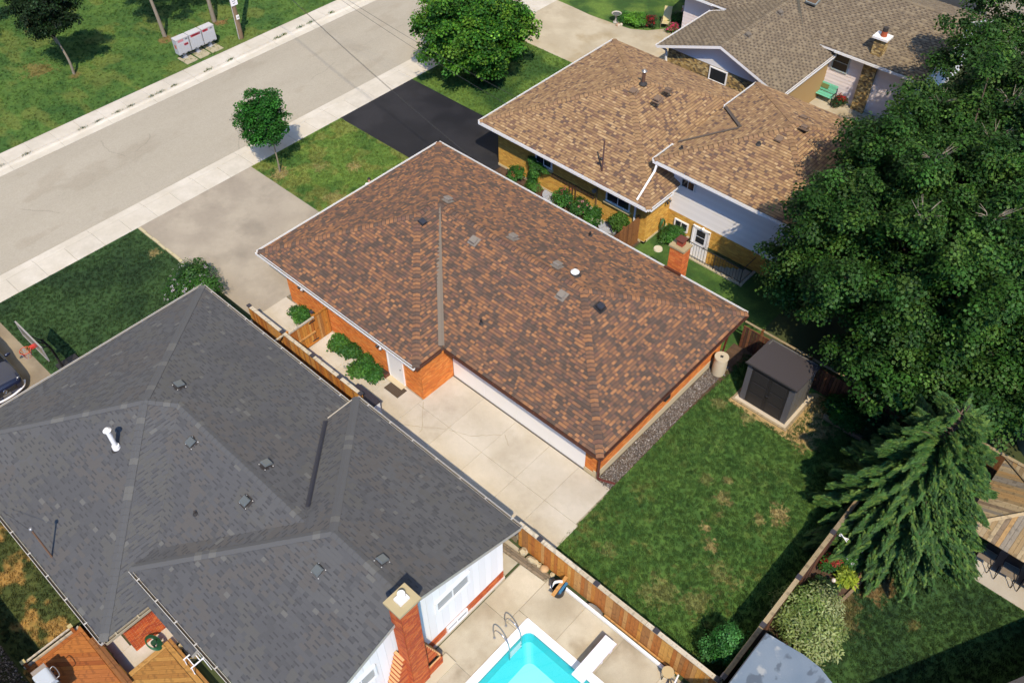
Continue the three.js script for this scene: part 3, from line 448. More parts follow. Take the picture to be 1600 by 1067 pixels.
// low box vent standing on a roof plane
function roofVent(parent, x, y, z, side, slope, m, m2, s = 0.36, kind = 'roof_vent') {
  const grp = new THREE.Group(); grp.name = kind; grp.position.set(x, y, z); const up = V(side === 'w' ? -slope : side === 'e' ? slope : 0, 1, side === 'n' ? -slope : side === 's' ? slope : 0).normalize(); grp.quaternion.setFromUnitVectors(V(0, 1, 0), up); parent.add(grp);
  mesh('flange', new GB().box(0, 0.03, 0, s * 1.35, 0.012, s * 1.35), m2, grp);
  mesh('throat', new GB().box(0, 0.08, 0, s * 0.8, 0.12, s * 0.8), m2, grp);
  const g = new GB(), h = 0.15, q = s / 2, t = s * 0.42; const b4 = [[-q, h, q], [q, h, q], [q, h, -q], [-q, h, -q]], t4 = [[-t, h + 0.06, t], [t, h + 0.06, t], [t, h + 0.06, -t], [-t, h + 0.06, -t]];
  g.quad(...t4, [1, 1, 1]); for (let k = 0; k < 4; k++) g.quad(b4[k], b4[(k + 1) % 4], t4[(k + 1) % 4], t4[k], [1, 1, 1]); g.quad(...b4.slice().reverse(), [1, 1, 1]); mesh('hood', g, m, grp);
  return grp;
}
function pipeVent(parent, x, y, z, r, h, m, cap) { const grp = new THREE.Group(); grp.name = 'vent_pipe'; grp.position.set(x, y, z); parent.add(grp); mesh('boot', new GB().geo(new THREE.CylinderGeometry(r * 1.3, r * 2.6, 0.12, 12), new THREE.Matrix4().makeTranslation(0, 0.03, 0)), M(A(60, 58, 56), 0.8), grp); mesh('pipe', new GB().geo(new THREE.CylinderGeometry(r, r, h, 14), new THREE.Matrix4().makeTranslation(0, h / 2 - 0.05, 0)), m, grp); if (cap) mesh('cap', new GB().geo(new THREE.CylinderGeometry(r * 0.7, r * 1.75, 0.1, 16), new THREE.Matrix4().makeTranslation(0, h, 0)), cap, grp); return grp; }
function downspout(parent, pts, m, w = 0.07) { const g = new GB(); for (let k = 0; k + 1 < pts.length; k++) { const a = V(...pts[k]), b = V(...pts[k + 1]), d = b.clone().sub(a), L = d.length(); g.box(...a.clone().add(b).multiplyScalar(0.5).toArray(), w, L + w * 0.6, w * 0.8, 0, [1, 1, 1], 0, new THREE.Quaternion().setFromUnitVectors(V(0, 1, 0), d.normalize())); } return mesh('downspout', g, m, parent); }
function panelWall(parent, name, a, b, y0, y1, out, T, m) { const dx = b[0] - a[0], dz = b[1] - a[1]; return mesh(name, new GB().box((a[0] + b[0]) / 2 - out[0] * T / 2, (y0 + y1) / 2, (a[1] + b[1]) / 2 - out[1] * T / 2, Math.hypot(dx, dz), y1 - y0, T, Math.atan2(-dz, dx)), m, parent); }
// lap siding, one board above the other
function siding(parent, a, b, y0, y1, out, step, ms) { const dx = b[0] - a[0], dz = b[1] - a[1], L = Math.hypot(dx, dz), ang = Math.atan2(-dz, dx), ax = V(dx / L, 0, dz / L); let k = 0; for (let y = y0; y < y1 - 0.02; y += step, k++) { const h = Math.min(step, y1 - y) + 0.01, tilt = new THREE.Quaternion().setFromAxisAngle(V(0, 1, 0), ang).multiply(new THREE.Quaternion().setFromAxisAngle(V(1, 0, 0), -0.07 * Math.sign(Math.sin(ang) * out[0] + Math.cos(ang) * out[1]))); mesh('siding_board', new GB().box((a[0] + b[0]) / 2 + out[0] * 0.012, y + h / 2, (a[1] + b[1]) / 2 + out[1] * 0.012, L, h, 0.022, ang, [1, 1, 1], 0, tilt), ms[k % ms.length], parent); } }
// ---------------------------------------------------------------- main house: orange brick, brown mottled roof
const ORANGE = [A(242, 146, 62), A(236, 136, 54), A(246, 156, 74), A(228, 128, 54)], ORMORT = A(240, 168, 96);
const weighted = (ws) => { const t = ws.reduce((a, b) => a + b); return (p) => { let s = 0; for (let i = 0; i < ws.length; i++) { s += ws[i] / t; if (p < s) return i; } return ws.length - 1; }; };
const BROWNM = M(A(98, 56, 40), 0.6), BLACKM = M([0.018, 0.018, 0.02], 0.5), GREYVENT = M(A(150, 142, 130), 0.6), DARKGREY = M(A(62, 58, 56), 0.7), METAL = M(A(178, 178, 176), 0.4, { metalness: 0.6 });
const FLASH = A(122, 116, 110);
const mainBlocks = [block(-18.44, 0.56, -9.42, 0.75, 2.7, 0.35), block(-18.44, -7.8, -9.42, 2.3, 2.7, 0.35)];
const mainCols = [A(95, 80, 68), A(120, 92, 73), A(143, 106, 79), A(170, 121, 81), A(182, 131, 89), A(129, 95, 78), A(105, 87, 75), A(156, 111, 78)];
{
  const h = thing('brick_house', 'orange brick bungalow under the mottled brown shingle roof', 'house');
  const pk = weighted([3, 3, 2.6, 1.9, 0.9, 2, 2.6, 2]);
  roof(h, mainBlocks, { expo: 0.14, w0: 0.08, w1: 0.24, capStep: 0.19, seed: 3, cols: mainCols, mats: vcMats(mainCols), pick: (p, j, x, z, s) => (s === 'c' ? [7, 2, 5, 3, 6, 1][Math.floor(p * 6)] : pk(clamp(p + (fbm(x * 0.7, z * 0.7, 2) - 0.5) * 0.25, 0, 0.999))), trim: M(A(112, 86, 70), 0.7), singles: 300, lift: 0.016, band: 0.15, shadowBandCol: A(84, 70, 64) });
  flashing(h, [-13.0, 4.45, -4.2], [-7.85, 2.72, 0.78], 0.25, 0.06, A(150, 138, 122));
  // walls
  bricks(h, [-17.25, 1.85], [-8.1, 1.85], 0, 2.55, [0, 1], ORANGE, ORMORT, [[7.05, 8.0, 0, 2.1]]);
  bricks(h, [-8.1, 1.85], [-8.1, 0.02], 0, 2.55, [1, 0], ORANGE, A(240, 168, 110), []);
  bricks(h, [-0.62, 0], [0, 0], 0.25, 2.55, [0, 1], ORANGE, ORMORT);
  bricks(h, [0, 0], [0, -8.75], 0.42, 2.55, [1, 0], ORANGE, ORMORT, [[4.3, 4.75, 0.9, 1.3]]);
  bricks(h, [0, -8.75], [-17.25, -8.75], 0, 2.55, [0, -1], ORANGE, ORMORT); bricks(h, [-17.25, -8.75], [-17.25, 1.85], 0, 2.55, [-1, 0], ORANGE, ORMORT, [[0.8, 5.2, 0, 2.2]]);
  const parge = M(A(226, 208, 168), 0.9); panelWall(h, 'foundation', [0.03, 0.04], [0.03, -8.78], 0, 0.42, [1, 0], 0.2, parge); panelWall(h, 'foundation', [-0.64, 0.03], [0.03, 0.03], 0, 0.25, [0, 1], 0.2, parge);
  for (let k = 0; k < 4; k++) mesh('wall_panel', new GB().box(-8.08 + 1.865 * (k + 0.5), 1.29, -0.02, 1.855, 2.5, 0.06), WHITE, h);
  mesh('threshold', new GB().box(-4.36, 0.03, 0.03, 7.45, 0.06, 0.06), M(A(110, 104, 96), 0.8), h);
  const door = new THREE.Group(); door.name = 'door'; door.position.set(-9.72, 0.06, 1.88); h.add(door); mesh('leaf', new GB().box(0, 1.02, 0, 0.88, 2.04, 0.05), WHITE, door); mesh('frame', new GB().box(-0.47, 1.05, 0.01, 0.06, 2.1, 0.08).box(0.47, 1.05, 0.01, 0.06, 2.1, 0.08).box(0, 2.11, 0.01, 1, 0.06, 0.08), WHITE, door); mesh('handle', new GB().geo(new THREE.SphereGeometry(0.035, 10, 8), new THREE.Matrix4().makeTranslation(0.36, 1, 0.07)), METAL, door); mesh('step', new GB().box(0, -0.01, 0.14, 1.1, 0.06, 0.3), parge, door);
  for (const [x, y, z] of [[-15.87, 1.85, 1.9], [-10.5, 1.8, 1.9]]) { const l = new THREE.Group(); l.name = 'wall_light'; l.position.set(x, y, z); h.add(l); mesh('bracket', new GB().box(0, 0, 0.03, 0.1, 0.14, 0.06), BLACKM, l); for (const s of [-1, 1]) mesh('lamp_head', new GB().rod([s * 0.03, 0.02, 0.06], [s * 0.13, -0.05, 0.2], 0.04, 0.065), s < 0 ? BLACKM : WHITE2, l); }
  mesh('meter_box', new GB().box(0.07, 1.1, -4.5, 0.14, 0.22, 0.34), BLACKM, h);
  // trim
  gutter(h, [-18.45, -9.4], [-18.45, 2.3], 2.68, [-1, 0], WHITE); gutter(h, [-18.5, 2.3], [-7.85, 2.3], 2.68, [0, 1], WHITE, 0); gutter(h, [-18.5, -9.43], [0.5, -9.43], 2.68, [0, -1], WHITE);
  gutter(h, [-7.8, 2.34], [-7.8, 0.9], 2.68, [1, 0], BROWNM, 0, 0.07); gutter(h, [-7.66, 0.76], [0.56, 0.76], 2.68, [0, 1], BROWNM, 1.1, 0.07); gutter(h, [0.57, 0.82], [0.57, -9.4], 2.68, [1, 0], BROWNM, 1.1, 0.07);
  downspout(h, [[0.62, 2.58, 0.7], [0.36, 2.2, 0.16], [0.14, 2.05, 0.1], [0.12, 0.25, 0.1], [0.2, 0.12, 0.02], [0.72, 0.06, -0.25]], M(A(108, 48, 38), 0.5), 0.075);
  downspout(h, [[0.6, 2.58, -9.3], [0.2, 2.15, -8.85], [0.1, 0.2, -8.85]], M(A(108, 48, 38), 0.5), 0.075);
  // roof fittings
  for (const [x, y, z, s, m] of [[-13.03, 4.32, -4.85, 'n', GREYVENT], [-12.7, 4.36, -2.9, 'e', BLACKM], [-10.2, 4.25, -3.69, 's', GREYVENT], [-9.06, 4.27, -4.95, 'n', GREYVENT], [-6.4, 4.3, -4.85, 'n', GREYVENT], [-5.12, 4.23, -3.67, 's', GREYVENT], [-3.57, 4.13, -4.24, 'e', BLACKM]]) { const v = roofVent(h, x, y, z, s, 0.35, m, m === BLACKM ? BLACKM : GREYVENT, 0.34); if (m === BLACKM) { v.userData.label = 'black solar powered roof vent'; for (let k = 0; k < 3; k++) mesh('solar_cell', new GB().box((k - 1) * 0.095, 0.215, 0, 0.088, 0.008, 0.27), M([0.015, 0.02, 0.035], 0.15), v); } }
  pipeVent(h, -5.51, 4.24, -4.98, 0.11, 0.26, METAL, WHITE); pipeVent(h, -7.16, 3.27, -0.93, 0.05, 0.3, BLACKM); pipeVent(h, -7.5, 2.99, -8.58, 0.05, 0.32, BLACKM);
  // chimney
  const ch = new THREE.Group(); ch.name = 'chimney'; h.add(ch); const CB = [A(242, 136, 60), A(234, 122, 54), A(246, 146, 70), A(220, 114, 54)];
  const c0 = [-3.75, -10.05], c1 = [-3.05, -9.5];
  bricks(ch, [c0[0], c1[1]], [c1[0], c1[1]], 0, 4.0, [0, 1], CB, A(238, 158, 104), [], { thick: 0.05 }); bricks(ch, [c1[0], c1[1]], [c1[0], c0[1]], 0, 4.0, [1, 0], CB, A(238, 158, 104), [], { thick: 0.05 }); bricks(ch, [c1[0], c0[1]], [c0[0], c0[1]], 0, 4.0, [0, -1], CB, A(238, 158, 104), [], { thick: 0.05 }); bricks(ch, [c0[0], c0[1]], [c0[0], c1[1]], 0, 4.0, [-1, 0], CB, A(238, 158, 104), [], { thick: 0.05 });
  mesh('chimney_cap', new GB().box(-3.4, 4.04, -9.775, 0.82, 0.1, 0.67), M(A(190, 170, 128), 0.9), ch);
  const fl = mesh('flue', new GB().box(-3.4, 4.2, -9.8, 0.3, 0.26, 0.3), M(A(176, 78, 52), 0.8), ch); mesh('rain_cap', new GB().box(-3.4, 4.4, -9.8, 0.42, 0.03, 0.42).box(-3.55, 4.36, -9.95, 0.03, 0.1, 0.03).box(-3.25, 4.36, -9.65, 0.03, 0.1, 0.03).box(-3.25, 4.36, -9.95, 0.03, 0.1, 0.03), M(A(112, 58, 44), 0.8), ch);
  mesh('flashing', new GB().box(-3.4, 2.76, -9.42, 0.86, 0.16, 0.1), BROWNM, ch);
}
// ---------------------------------------------------------------- grey roofed house
const greyBlocks = [block(-18.3, -6.69, 5.4, 17.03, 2.8, 0.35), block(-18.3, -4.2, 5.4, 15.4, 2.8, 0.35, 'e'), block(-8.02, 0.58, 5.2, 15.07, 3.25, 0.35, 'e')];
const greyCols = [A(92, 94, 96), A(95, 97, 99), A(99, 101, 102), A(88, 90, 92), A(78, 79, 82), A(98, 99, 97), A(114, 115, 112), A(99, 98, 96)];
const REDB = [A(218, 104, 42), A(204, 90, 38), A(226, 120, 54), A(190, 82, 40)], REDM = A(240, 202, 150);
{
  const h = thing('grey_roof_house', 'split level house under the weathered grey shingle roof', 'house');
  roof(h, greyBlocks, { expo: 0.14, w0: 0.14, w1: 0.34, teeth: [0.1, 0.3, 0.75, 4, 0.34], seed: 9, cols: greyCols, mats: vcMats(greyCols), pick: (p, j, x, z, s) => { const n = fbm(x * 0.45 + 8, z * 0.45, 3), k = Math.floor(clamp(n * 1.5 - 0.25, 0, 0.999) * 3); if (s === 'c') return j < 0.12 ? 6 : 2; const n2 = fbm(x * 0.8 + 60, z * 0.8, 3); if (n2 > 0.6 && j < 0.7) return 7; if (n2 < 0.42 && j < 0.7) return 5; return p < 0.2 ? 3 : p > 0.98 ? 6 : k; }, trim: M(A(196, 190, 176), 0.6), singles: 300, capStep: 0.26, capW: 0.15, lift: 0.012 });  // dark tooth dashes put the shadow below overlapping tabs into the colour
  flashing(h, [-7.95, 3.28, 6.77], [-4.75, 4.4, 9.95], 0.16, 0.06, A(66, 68, 78));
  // walls
  const white = M([0.74, 0.74, 0.73], 0.6);
  panelWall(h, 'wall', [-17.65, 6.0], [-7.0, 6.0], 0, 2.7, [0, -1], 0.2, M(A(180, 90, 50), 0.9)); panelWall(h, 'wall', [-17.65, 16.4], [-17.65, 6.0], 0, 2.7, [-1, 0], 0.2, M(A(180, 90, 50), 0.9)); panelWall(h, 'wall', [-17.65, 16.4], [-7.36, 16.4], 0, 2.7, [0, 1], 0.2, M(A(180, 90, 50), 0.9));
  bricks(h, [-7.35, 16.4], [-7.35, 14.55], 0, 2.7, [1, 0], REDB, REDM, [], { bw: 0.2, bh: 0.066 });
  panelWall(h, 'wall', [-7.2, 5.8], [0.2, 5.8], 0.2, 3.12, [0, -1], 0.2, white); panelWall(h, 'wall', [-7.2, 14.5], [0.2, 14.5], 0.2, 3.12, [0, 1], 0.2, white);
  // gable wall
  const gw = new GB(), pts = [[0.25, 0.72, 5.8], [0.25, 0.72, 14.5], [0.25, 3.34, 14.5], [0.25, 4.85, 10.13], [0.25, 3.34, 5.8]]; gw.tri(pts[0], pts[2], pts[1]); gw.tri(pts[0], pts[3], pts[2]); gw.tri(pts[0], pts[4], pts[3]); const bk = pts.map((p) => [p[0] - 0.2, p[1], p[2]]); gw.tri(bk[0], bk[1], bk[2]); gw.tri(bk[0], bk[2], bk[3]); gw.tri(bk[0], bk[3], bk[4]); mesh('wall', gw, white, h);
  const bw = [M([0.74, 0.74, 0.73], 0.55), M([0.7, 0.7, 0.69], 0.55)]; for (let z = 5.8, k = 0; z < 14.5; z += 0.3, k++) { const zz = Math.min(14.5, z + 0.3), m = (z + zz) / 2, top = 3.34 + (1.51 / 4.35) * (4.35 - Math.abs(m - 10.13)) - 0.08; mesh('siding_board', new GB().box(0.262, (0.74 + top) / 2, m, 0.024, top - 0.74, zz - z - 0.008), bw[k % 2], h); }
  bricks(h, [0.27, 14.5], [0.27, 5.8], 0.26, 0.73, [1, 0], REDB, A(216, 130, 84), [[5.75, 6.85, 0.26, 0.75]]);
  panelWall(h, 'foundation', [0.3, 14.55], [0.3, 5.75], 0, 0.26, [1, 0], 0.25, M(A(216, 202, 168), 0.9));
  panelWall(h, 'ledge', [0.34, 14.5], [0.34, 5.78], 0.22, 0.27, [1, 0], 0.1, M(A(232, 226, 210), 0.8));
  windowUnit(h, [0.275, 2.65, 8.28], 1.6, 0.75, [1, 0], { glass: GLASSL, f: 0.09 }); windowUnit(h, [0.29, 0.52, 8.22], 1.0, 0.36, [1, 0], { glass: GLASSL, f: 0.045 }); windowUnit(h, [0.275, 2.45, 12.3], 1.2, 0.8, [1, 0], { glass: GLASSL, f: 0.09 });
  const GUT = M(A(214, 210, 200), 0.6); gutter(h, [-18.3, 5.39], [-8.05, 5.39], 2.78, [0, -1], GUT, 1.25, 0.1); gutter(h, [-8.02, 5.19], [0.57, 5.19], 3.23, [0, -1], GUT, 1.25, 0.1); gutter(h, [-18.3, 17.04], [-6.69, 17.04], 2.78, [0, 1], GUT, 1.25, 0.1); gutter(h, [-6.68, 17.0], [-6.68, 15.25], 2.78, [1, 0], M(A(190, 178, 150), 0.6), 0.8); gutter(h, [-8.02, 15.08], [0.57, 15.08], 3.23, [0, 1], GUT, 1.1, 0.1); gutter(h, [-18.31, 17], [-18.31, 5.4], 2.78, [-1, 0], GUT);
  const stepTrim = M(A(206, 196, 176), 0.6); mesh('trim_board', new GB().box(-8.05, 3.19, 5.9, 0.06, 0.13, 1.4), stepTrim, h); mesh('trim_board', new GB().box(-8.05, 3.19, 14.55, 0.06, 0.13, 1.05), stepTrim, h);
  panelWall(h, 'wall', [-7.45, 14.5], [-7.45, 5.8], 2.6, 3.15, [-1, 0], 0.15, M(A(120, 118, 112), 0.8));
  const ventHood = M(A(124, 132, 132), 0.3, { metalness: 0.2 });
  for (const [x, y, z, s] of [[-12.59, 4.33, 9.84, 'n'], [-9.98, 4.31, 11.0, 's'], [-7.22, 4.33, 9.84, 'n'], [-6.55, 4.26, 11.16, 's'], [-2.55, 4.56, 11.22, 's'], [-1.2, 4.81, 9.76, 'n']]) { const v = roofVent(h, x, y, z, s, 0.35, ventHood, DARKGREY, 0.32); for (const [a, c] of [[-1, -1], [1, -1], [1, 1], [-1, 1]]) mesh('fixing', new GB().box(a * 0.17, 0.045, c * 0.17, 0.025, 0.03, 0.025), WHITE2, v); }
  { const p = pipeVent(h, -11.88, 4.2, 12.92, 0.085, 1.12, WHITE, WHITE); p.userData.label = 'tall white flue pipe'; mesh('collar', new GB().geo(new THREE.CylinderGeometry(0.13, 0.15, 0.16, 14), new THREE.Matrix4().makeTranslation(0, 0.12, 0)), WHITE, p); }
  pipeVent(h, -7.78, 3.8, 12.51, 0.045, 0.22, DARKGREY);
  { const m = new THREE.Group(); m.name = 'service_mast'; m.position.set(-10.6, 2.95, 16.62); h.add(m); mesh('pole', new GB().rod([0, -0.1, 0], [0, 1.75, 0], 0.035, 0.03), M(A(140, 108, 84), 0.7), m); mesh('weatherhead', new GB().geo(new THREE.SphereGeometry(0.08, 10, 8), new THREE.Matrix4().makeTranslation(0, 1.78, 0)), METAL, m); mesh('stay_wire', new GB().rod([0, 1.6, 0], [-2.6, 0.5, 0.3], 0.006), BLACKM, m); }
  // chimney with stepped shoulders
  const ch = new THREE.Group(); ch.name = 'chimney'; h.add(ch); const CB = REDB, CM = A(236, 188, 128), sh = (x0, x1, z0, z1, y0, y1) => { bricks(ch, [x1, z1], [x1, z0], y0, y1, [1, 0], CB, CM, [], { thick: 0.05, bw: 0.2, bh: 0.068 }); bricks(ch, [x1, z0], [x0, z0], y0, y1, [0, -1], CB, CM, [], { thick: 0.05, bw: 0.2, bh: 0.068 }); bricks(ch, [x0, z1], [x1, z1], y0, y1, [0, 1], CB, CM, [], { thick: 0.05, bw: 0.2, bh: 0.068 }); if (y1 > 4) bricks(ch, [x0, z0], [x0, z1], 3.5, y1, [-1, 0], CB, CM, [], { thick: 0.05, bw: 0.2, bh: 0.068 }); };
  sh(0.46, 0.98, 10.2, 10.85, 0.3, 5.85); sh(0.3, 0.86, 9.5, 11.5, 0, 0.62);
  for (const s of [-1, 1]) { const zc = 10.52, r0 = 0.325; for (let k = 0; k < 9; k++) { const y = 0.62 + k * 0.2, w = 0.62 * (1 - k / 9.6); mesh('shoulder_course', new GB().box(0.5, y + 0.09, zc + s * (r0 + w / 2), 0.44, 0.17, w), M(CB[k % 4], 0.9), ch); mesh('shoulder_joint', new GB().box(0.5, y + 0.185, zc + s * (r0 + w / 2), 0.425, 0.03, w), M(CM, 0.95), ch); } }
  for (let k = 0; k < 3; k++) mesh('corbel', new GB().box(0.72, 5.7 + k * 0.075, 10.525, 0.58 + k * 0.05, 0.065, 0.72 + k * 0.05), M(CB[k], 0.9), ch);
  mesh('chimney_cap', new GB().box(0.74, 5.96, 10.53, 0.72, 0.1, 0.86), M(A(204, 188, 144), 0.9), ch); mesh('flue', new GB().box(0.72, 6.05, 10.52, 0.3, 0.14, 0.36), WHITE, ch); mesh('rain_cap', new GB().geo(new THREE.CylinderGeometry(0.12, 0.14, 0.16, 18), new THREE.Matrix4().makeTranslation(0.68, 6.18, 10.48)), WHITE, ch);
  mesh('plinth', new GB().box(0.95, 0.05, 10.4, 0.5, 0.1, 2.4), M(A(224, 212, 180), 0.9), ch);
}
// ---------------------------------------------------------------- yellow brick house
const yBlocks = [block(-18.0, -6.7, -23.9, -12.1, 2.9, 0.35), block(-7.95, 0.9, -23.4, -14.0, 4.2, 0.35)];
const yCols = [A(154, 122, 88), A(172, 139, 98), A(187, 154, 110), A(203, 171, 126), A(134, 103, 82), A(112, 90, 78), A(177, 142, 101), A(162, 128, 95)];
const YB = [A(236, 184, 80), A(242, 192, 88), A(230, 174, 74), A(220, 166, 74)], YM = A(222, 176, 86);
{
  const h = thing('yellow_brick_house', 'yellow brick split level house under the tan shingle roof', 'house'); const pk = weighted([2, 3, 2.6, 1, 1.8, 1.3, 2.6, 2]);
  roof(h, yBlocks, { expo: 0.15, w0: 0.09, w1: 0.25, seed: 21, cols: yCols, mats: vcMats(yCols), pick: (p, j, x, z, s) => (s === 'c' ? [0, 7, 6, 1][Math.floor(p * 4)] : pk(clamp(p + (fbm(x * 0.6 + 20, z * 0.6, 2) - 0.5) * 0.2, 0, 0.999))), trim: WHITE, singles: 0, lift: 0.014, band: 0.18, shadowBandCol: A(116, 90, 66) });
  flashing(h, [-7.9, 4.22, -15.86], [-5.8, 4.95, -17.95], 0.13, 0.06, A(112, 100, 90)); flashing(h, [-7.9, 4.22, -20.14], [-5.8, 4.95, -18.05], 0.18, 0.06, A(112, 100, 90));
  bricks(h, [-17.3, -12.8], [-7.2, -12.8], 0.14, 2.75, [0, 1], YB, YM, [[2.75, 4.0, 1.6, 2.3], [7.55, 9.1, 1.5, 2.3]]); bricks(h, [-7.2, -12.8], [-7.2, -14.8], 0.14, 2.75, [1, 0], YB, YM); bricks(h, [-7.2, -14.8], [0.1, -14.8], -1.1, 1.12, [0, 1], YB, YM, [[0.45, 1.35, 0.1, 0.85], [1.6, 2.62, -1.1, 0.95]]);
  bricks(h, [-17.3, -23.2], [-17.3, -12.8], 0.14, 2.75, [-1, 0], YB, YM); panelWall(h, 'wall', [-17.3, -23.2], [0.1, -23.2], 0, 3.0, [0, -1], 0.2, M(YB[0], 0.9)); panelWall(h, 'wall', [0.1, -14.8], [0.1, -22.8], 0, 4.05, [1, 0], 0.2, M(YB[0], 0.9)); panelWall(h, 'wall', [-7.2, -14.95], [-7.2, -23], 0, 4.05, [1, 0], 0.15, WHITE2);
  panelWall(h, 'foundation', [-17.33, -12.77], [-7.17, -12.77], 0, 0.14, [0, 1], 0.2, M(A(232, 214, 168), 0.9)); panelWall(h, 'foundation', [-7.17, -12.77], [-7.17, -14.8], 0, 0.14, [1, 0], 0.2, M(A(232, 214, 168), 0.9));
  panelWall(h, 'wall', [-7.2, -14.86], [0.1, -14.86], 1.1, 4.05, [0, 1], 0.15, WHITE2); siding(h, [-7.18, -14.82], [0.12, -14.82], 1.12, 4.05, [0, 1], 0.2, [M([0.7, 0.7, 0.7], 0.6), M([0.67, 0.67, 0.67], 0.6)]);
  const sill = M(A(226, 208, 160), 0.85);
  windowUnit(h, [-13.95, 1.92, -12.78], 1.15, 0.62, [0, 1], { sill }); windowUnit(h, [-8.98, 1.88, -12.78], 1.5, 0.72, [0, 1], { sill }); windowUnit(h, [-6.3, 3.08, -14.78], 0.82, 0.56, [0, 1], { fm: WHITE2 }); windowUnit(h, [-6.3, 0.5, -14.78], 0.84, 0.56, [0, 1], {});
  const door = new THREE.Group(); door.name = 'door'; door.position.set(-5.08, -1.05, -14.76); h.add(door); mesh('leaf', new GB().box(0, 0.97, 0.01, 0.82, 1.94, 0.04), M([0.7, 0.72, 0.74], 0.5), door); mesh('frame', new GB().box(-0.46, 1, 0.02, 0.09, 2, 0.1).box(0.46, 1, 0.02, 0.09, 2, 0.1).box(0, 1.98, 0.02, 1.02, 0.09, 0.1), WHITE, door); for (const y of [1.25, 1.66]) mesh('pane', new GB().box(0, y, 0.035, 0.5, 0.36, 0.012), GLASS, door); mesh('handle', new GB().box(0.33, 0.95, 0.06, 0.03, 0.14, 0.05), METAL, door);
  mesh('porch_light', new GB().geo(new THREE.SphereGeometry(0.09, 12, 8), new THREE.Matrix4().makeTranslation(-5.0, 1.02, -14.68)), WHITE, h);
  gutter(h, [-18.0, -12.09], [-6.75, -12.09], 2.88, [0, 1], WHITE); gutter(h, [-18.01, -23.9], [-18.01, -12.1], 2.88, [-1, 0], WHITE); gutter(h, [-7.95, -13.99], [0.9, -13.99], 4.18, [0, 1], WHITE); gutter(h, [-7.96, -15.7], [-7.96, -14.0], 4.18, [-1, 0], WHITE); gutter(h, [-7.96, -23.4], [-7.96, -20.3], 4.18, [-1, 0], WHITE); gutter(h, [-6.69, -14.0], [-6.69, -12.15], 2.88, [1, 0], WHITE);
  downspout(h, [[-7.72, 4.06, -13.92], [-7.72, 3.72, -13.8], [-7.5, 3.02, -12.2]], WHITE, 0.09); downspout(h, [[-7.9, 2.78, -12.05], [-7.85, 2.5, -12.68], [-7.85, 0.4, -12.7]], WHITE, 0.08); downspout(h, [[-10.35, 2.7, -12.1], [-10.3, 2.45, -12.7], [-10.3, 0.4, -12.72]], M(A(160, 126, 80), 0.7), 0.06);
  mesh('meter', new GB().geo(new THREE.CylinderGeometry(0.11, 0.11, 0.14, 16), new THREE.Matrix4().makeRotationX(Math.PI / 2).setPosition(-10.45, 1.75, -12.68)), METAL, h);
  const tan = M(A(134, 112, 92), 0.7);
  for (const [x, y, z, s] of [[-11.89, 4.7, -17.44, 's'], [-10.59, 4.7, -18.7, 'n'], [-10.44, 4.78, -17.6, 's'], [-3.67, 5.25, -20.28, 'n'], [-2.95, 5.7, -18.9, 'n'], [-3.5, 5.45, -17.66, 's']]) roofVent(h, x, y, z, s, 0.35, tan, tan, 0.36);
  pipeVent(h, -11.92, 4.85, -18.3, 0.09, 0.75, M(A(110, 80, 64), 0.6), METAL); pipeVent(h, -4.19, 5.24, -17.04, 0.07, 0.2, BLACKM); pipeVent(h, -7.3, 4.42, -15.3, 0.06, 0.25, BLACKM);
  { const m = new THREE.Group(); m.name = 'antenna_mast'; m.position.set(-10.1, 3.12, -12.73); h.add(m); mesh('pole', new GB().rod([0, -0.2, 0], [0, 1.85, 0], 0.045, 0.04), M(A(112, 84, 78), 0.7), m); mesh('insulator', new GB().geo(new THREE.SphereGeometry(0.09, 8, 6), new THREE.Matrix4().makeTranslation(-0.06, 0.75, 0.05)), BLACKM, m); }
}
// stairwell down to the basement door of the yellow brick house
{ const conc = M(A(196, 184, 158), 0.9), o = tag(new THREE.Group(), 'sunken concrete stairwell below the white basement door', 'stairwell'); o.name = numbered('stairwell'); scene.add(o); const [x0, x1, z0, z1] = PIT; mesh('floor', new GB().box((x0 - 4.3) / 2 + 0.0, -1.1, (z0 + z1) / 2, 1.5, 0.08, z1 - z0), conc, o); for (let k = 0; k < 7; k++) mesh('step', new GB().box(-4.15 + k * 0.33, -1.06 + k * 0.075, (z0 + z1) / 2, 0.33, 0.16 + k * 0.15, z1 - z0 - 0.02), conc, o); mesh('retaining_wall', new GB().box((x0 + x1) / 2, -0.52, z1 + 0.07, x1 - x0 + 0.3, 1.2, 0.16), M(A(214, 200, 164), 0.9), o); mesh('retaining_wall', new GB().box(x0 - 0.07, -0.52, (z0 + z1) / 2, 0.14, 1.2, z1 - z0), conc, o); mesh('retaining_wall', new GB().box(x1 + 0.07, -0.52, (z0 + z1) / 2, 0.14, 1.2, z1 - z0), conc, o);
  const rl = thing('railing', 'black iron railing around the sunken stairwell', 'railing', [0, 0.08, 0]); const z = z1 + 0.07; mesh('rail', new GB().rod([x0 + 0.7, 0.92, z], [x1, 0.92, z], 0.02).rod([x0 + 0.7, 0.12, z], [x1, 0.12, z], 0.015), BLACKM, rl); for (let x = x0 + 0.7, k = 0; x <= x1 + 0.01; x += 0.155, k++) mesh(k % 10 ? 'baluster' : 'post', new GB().rod([x, 0, z], [x, 0.93, z], k % 10 ? 0.009 : 0.022), BLACKM, rl); mesh('rail', new GB().rod([x1, 0.92, z], [x1, 0.92, z0 + 0.1], 0.02), BLACKM, rl); }
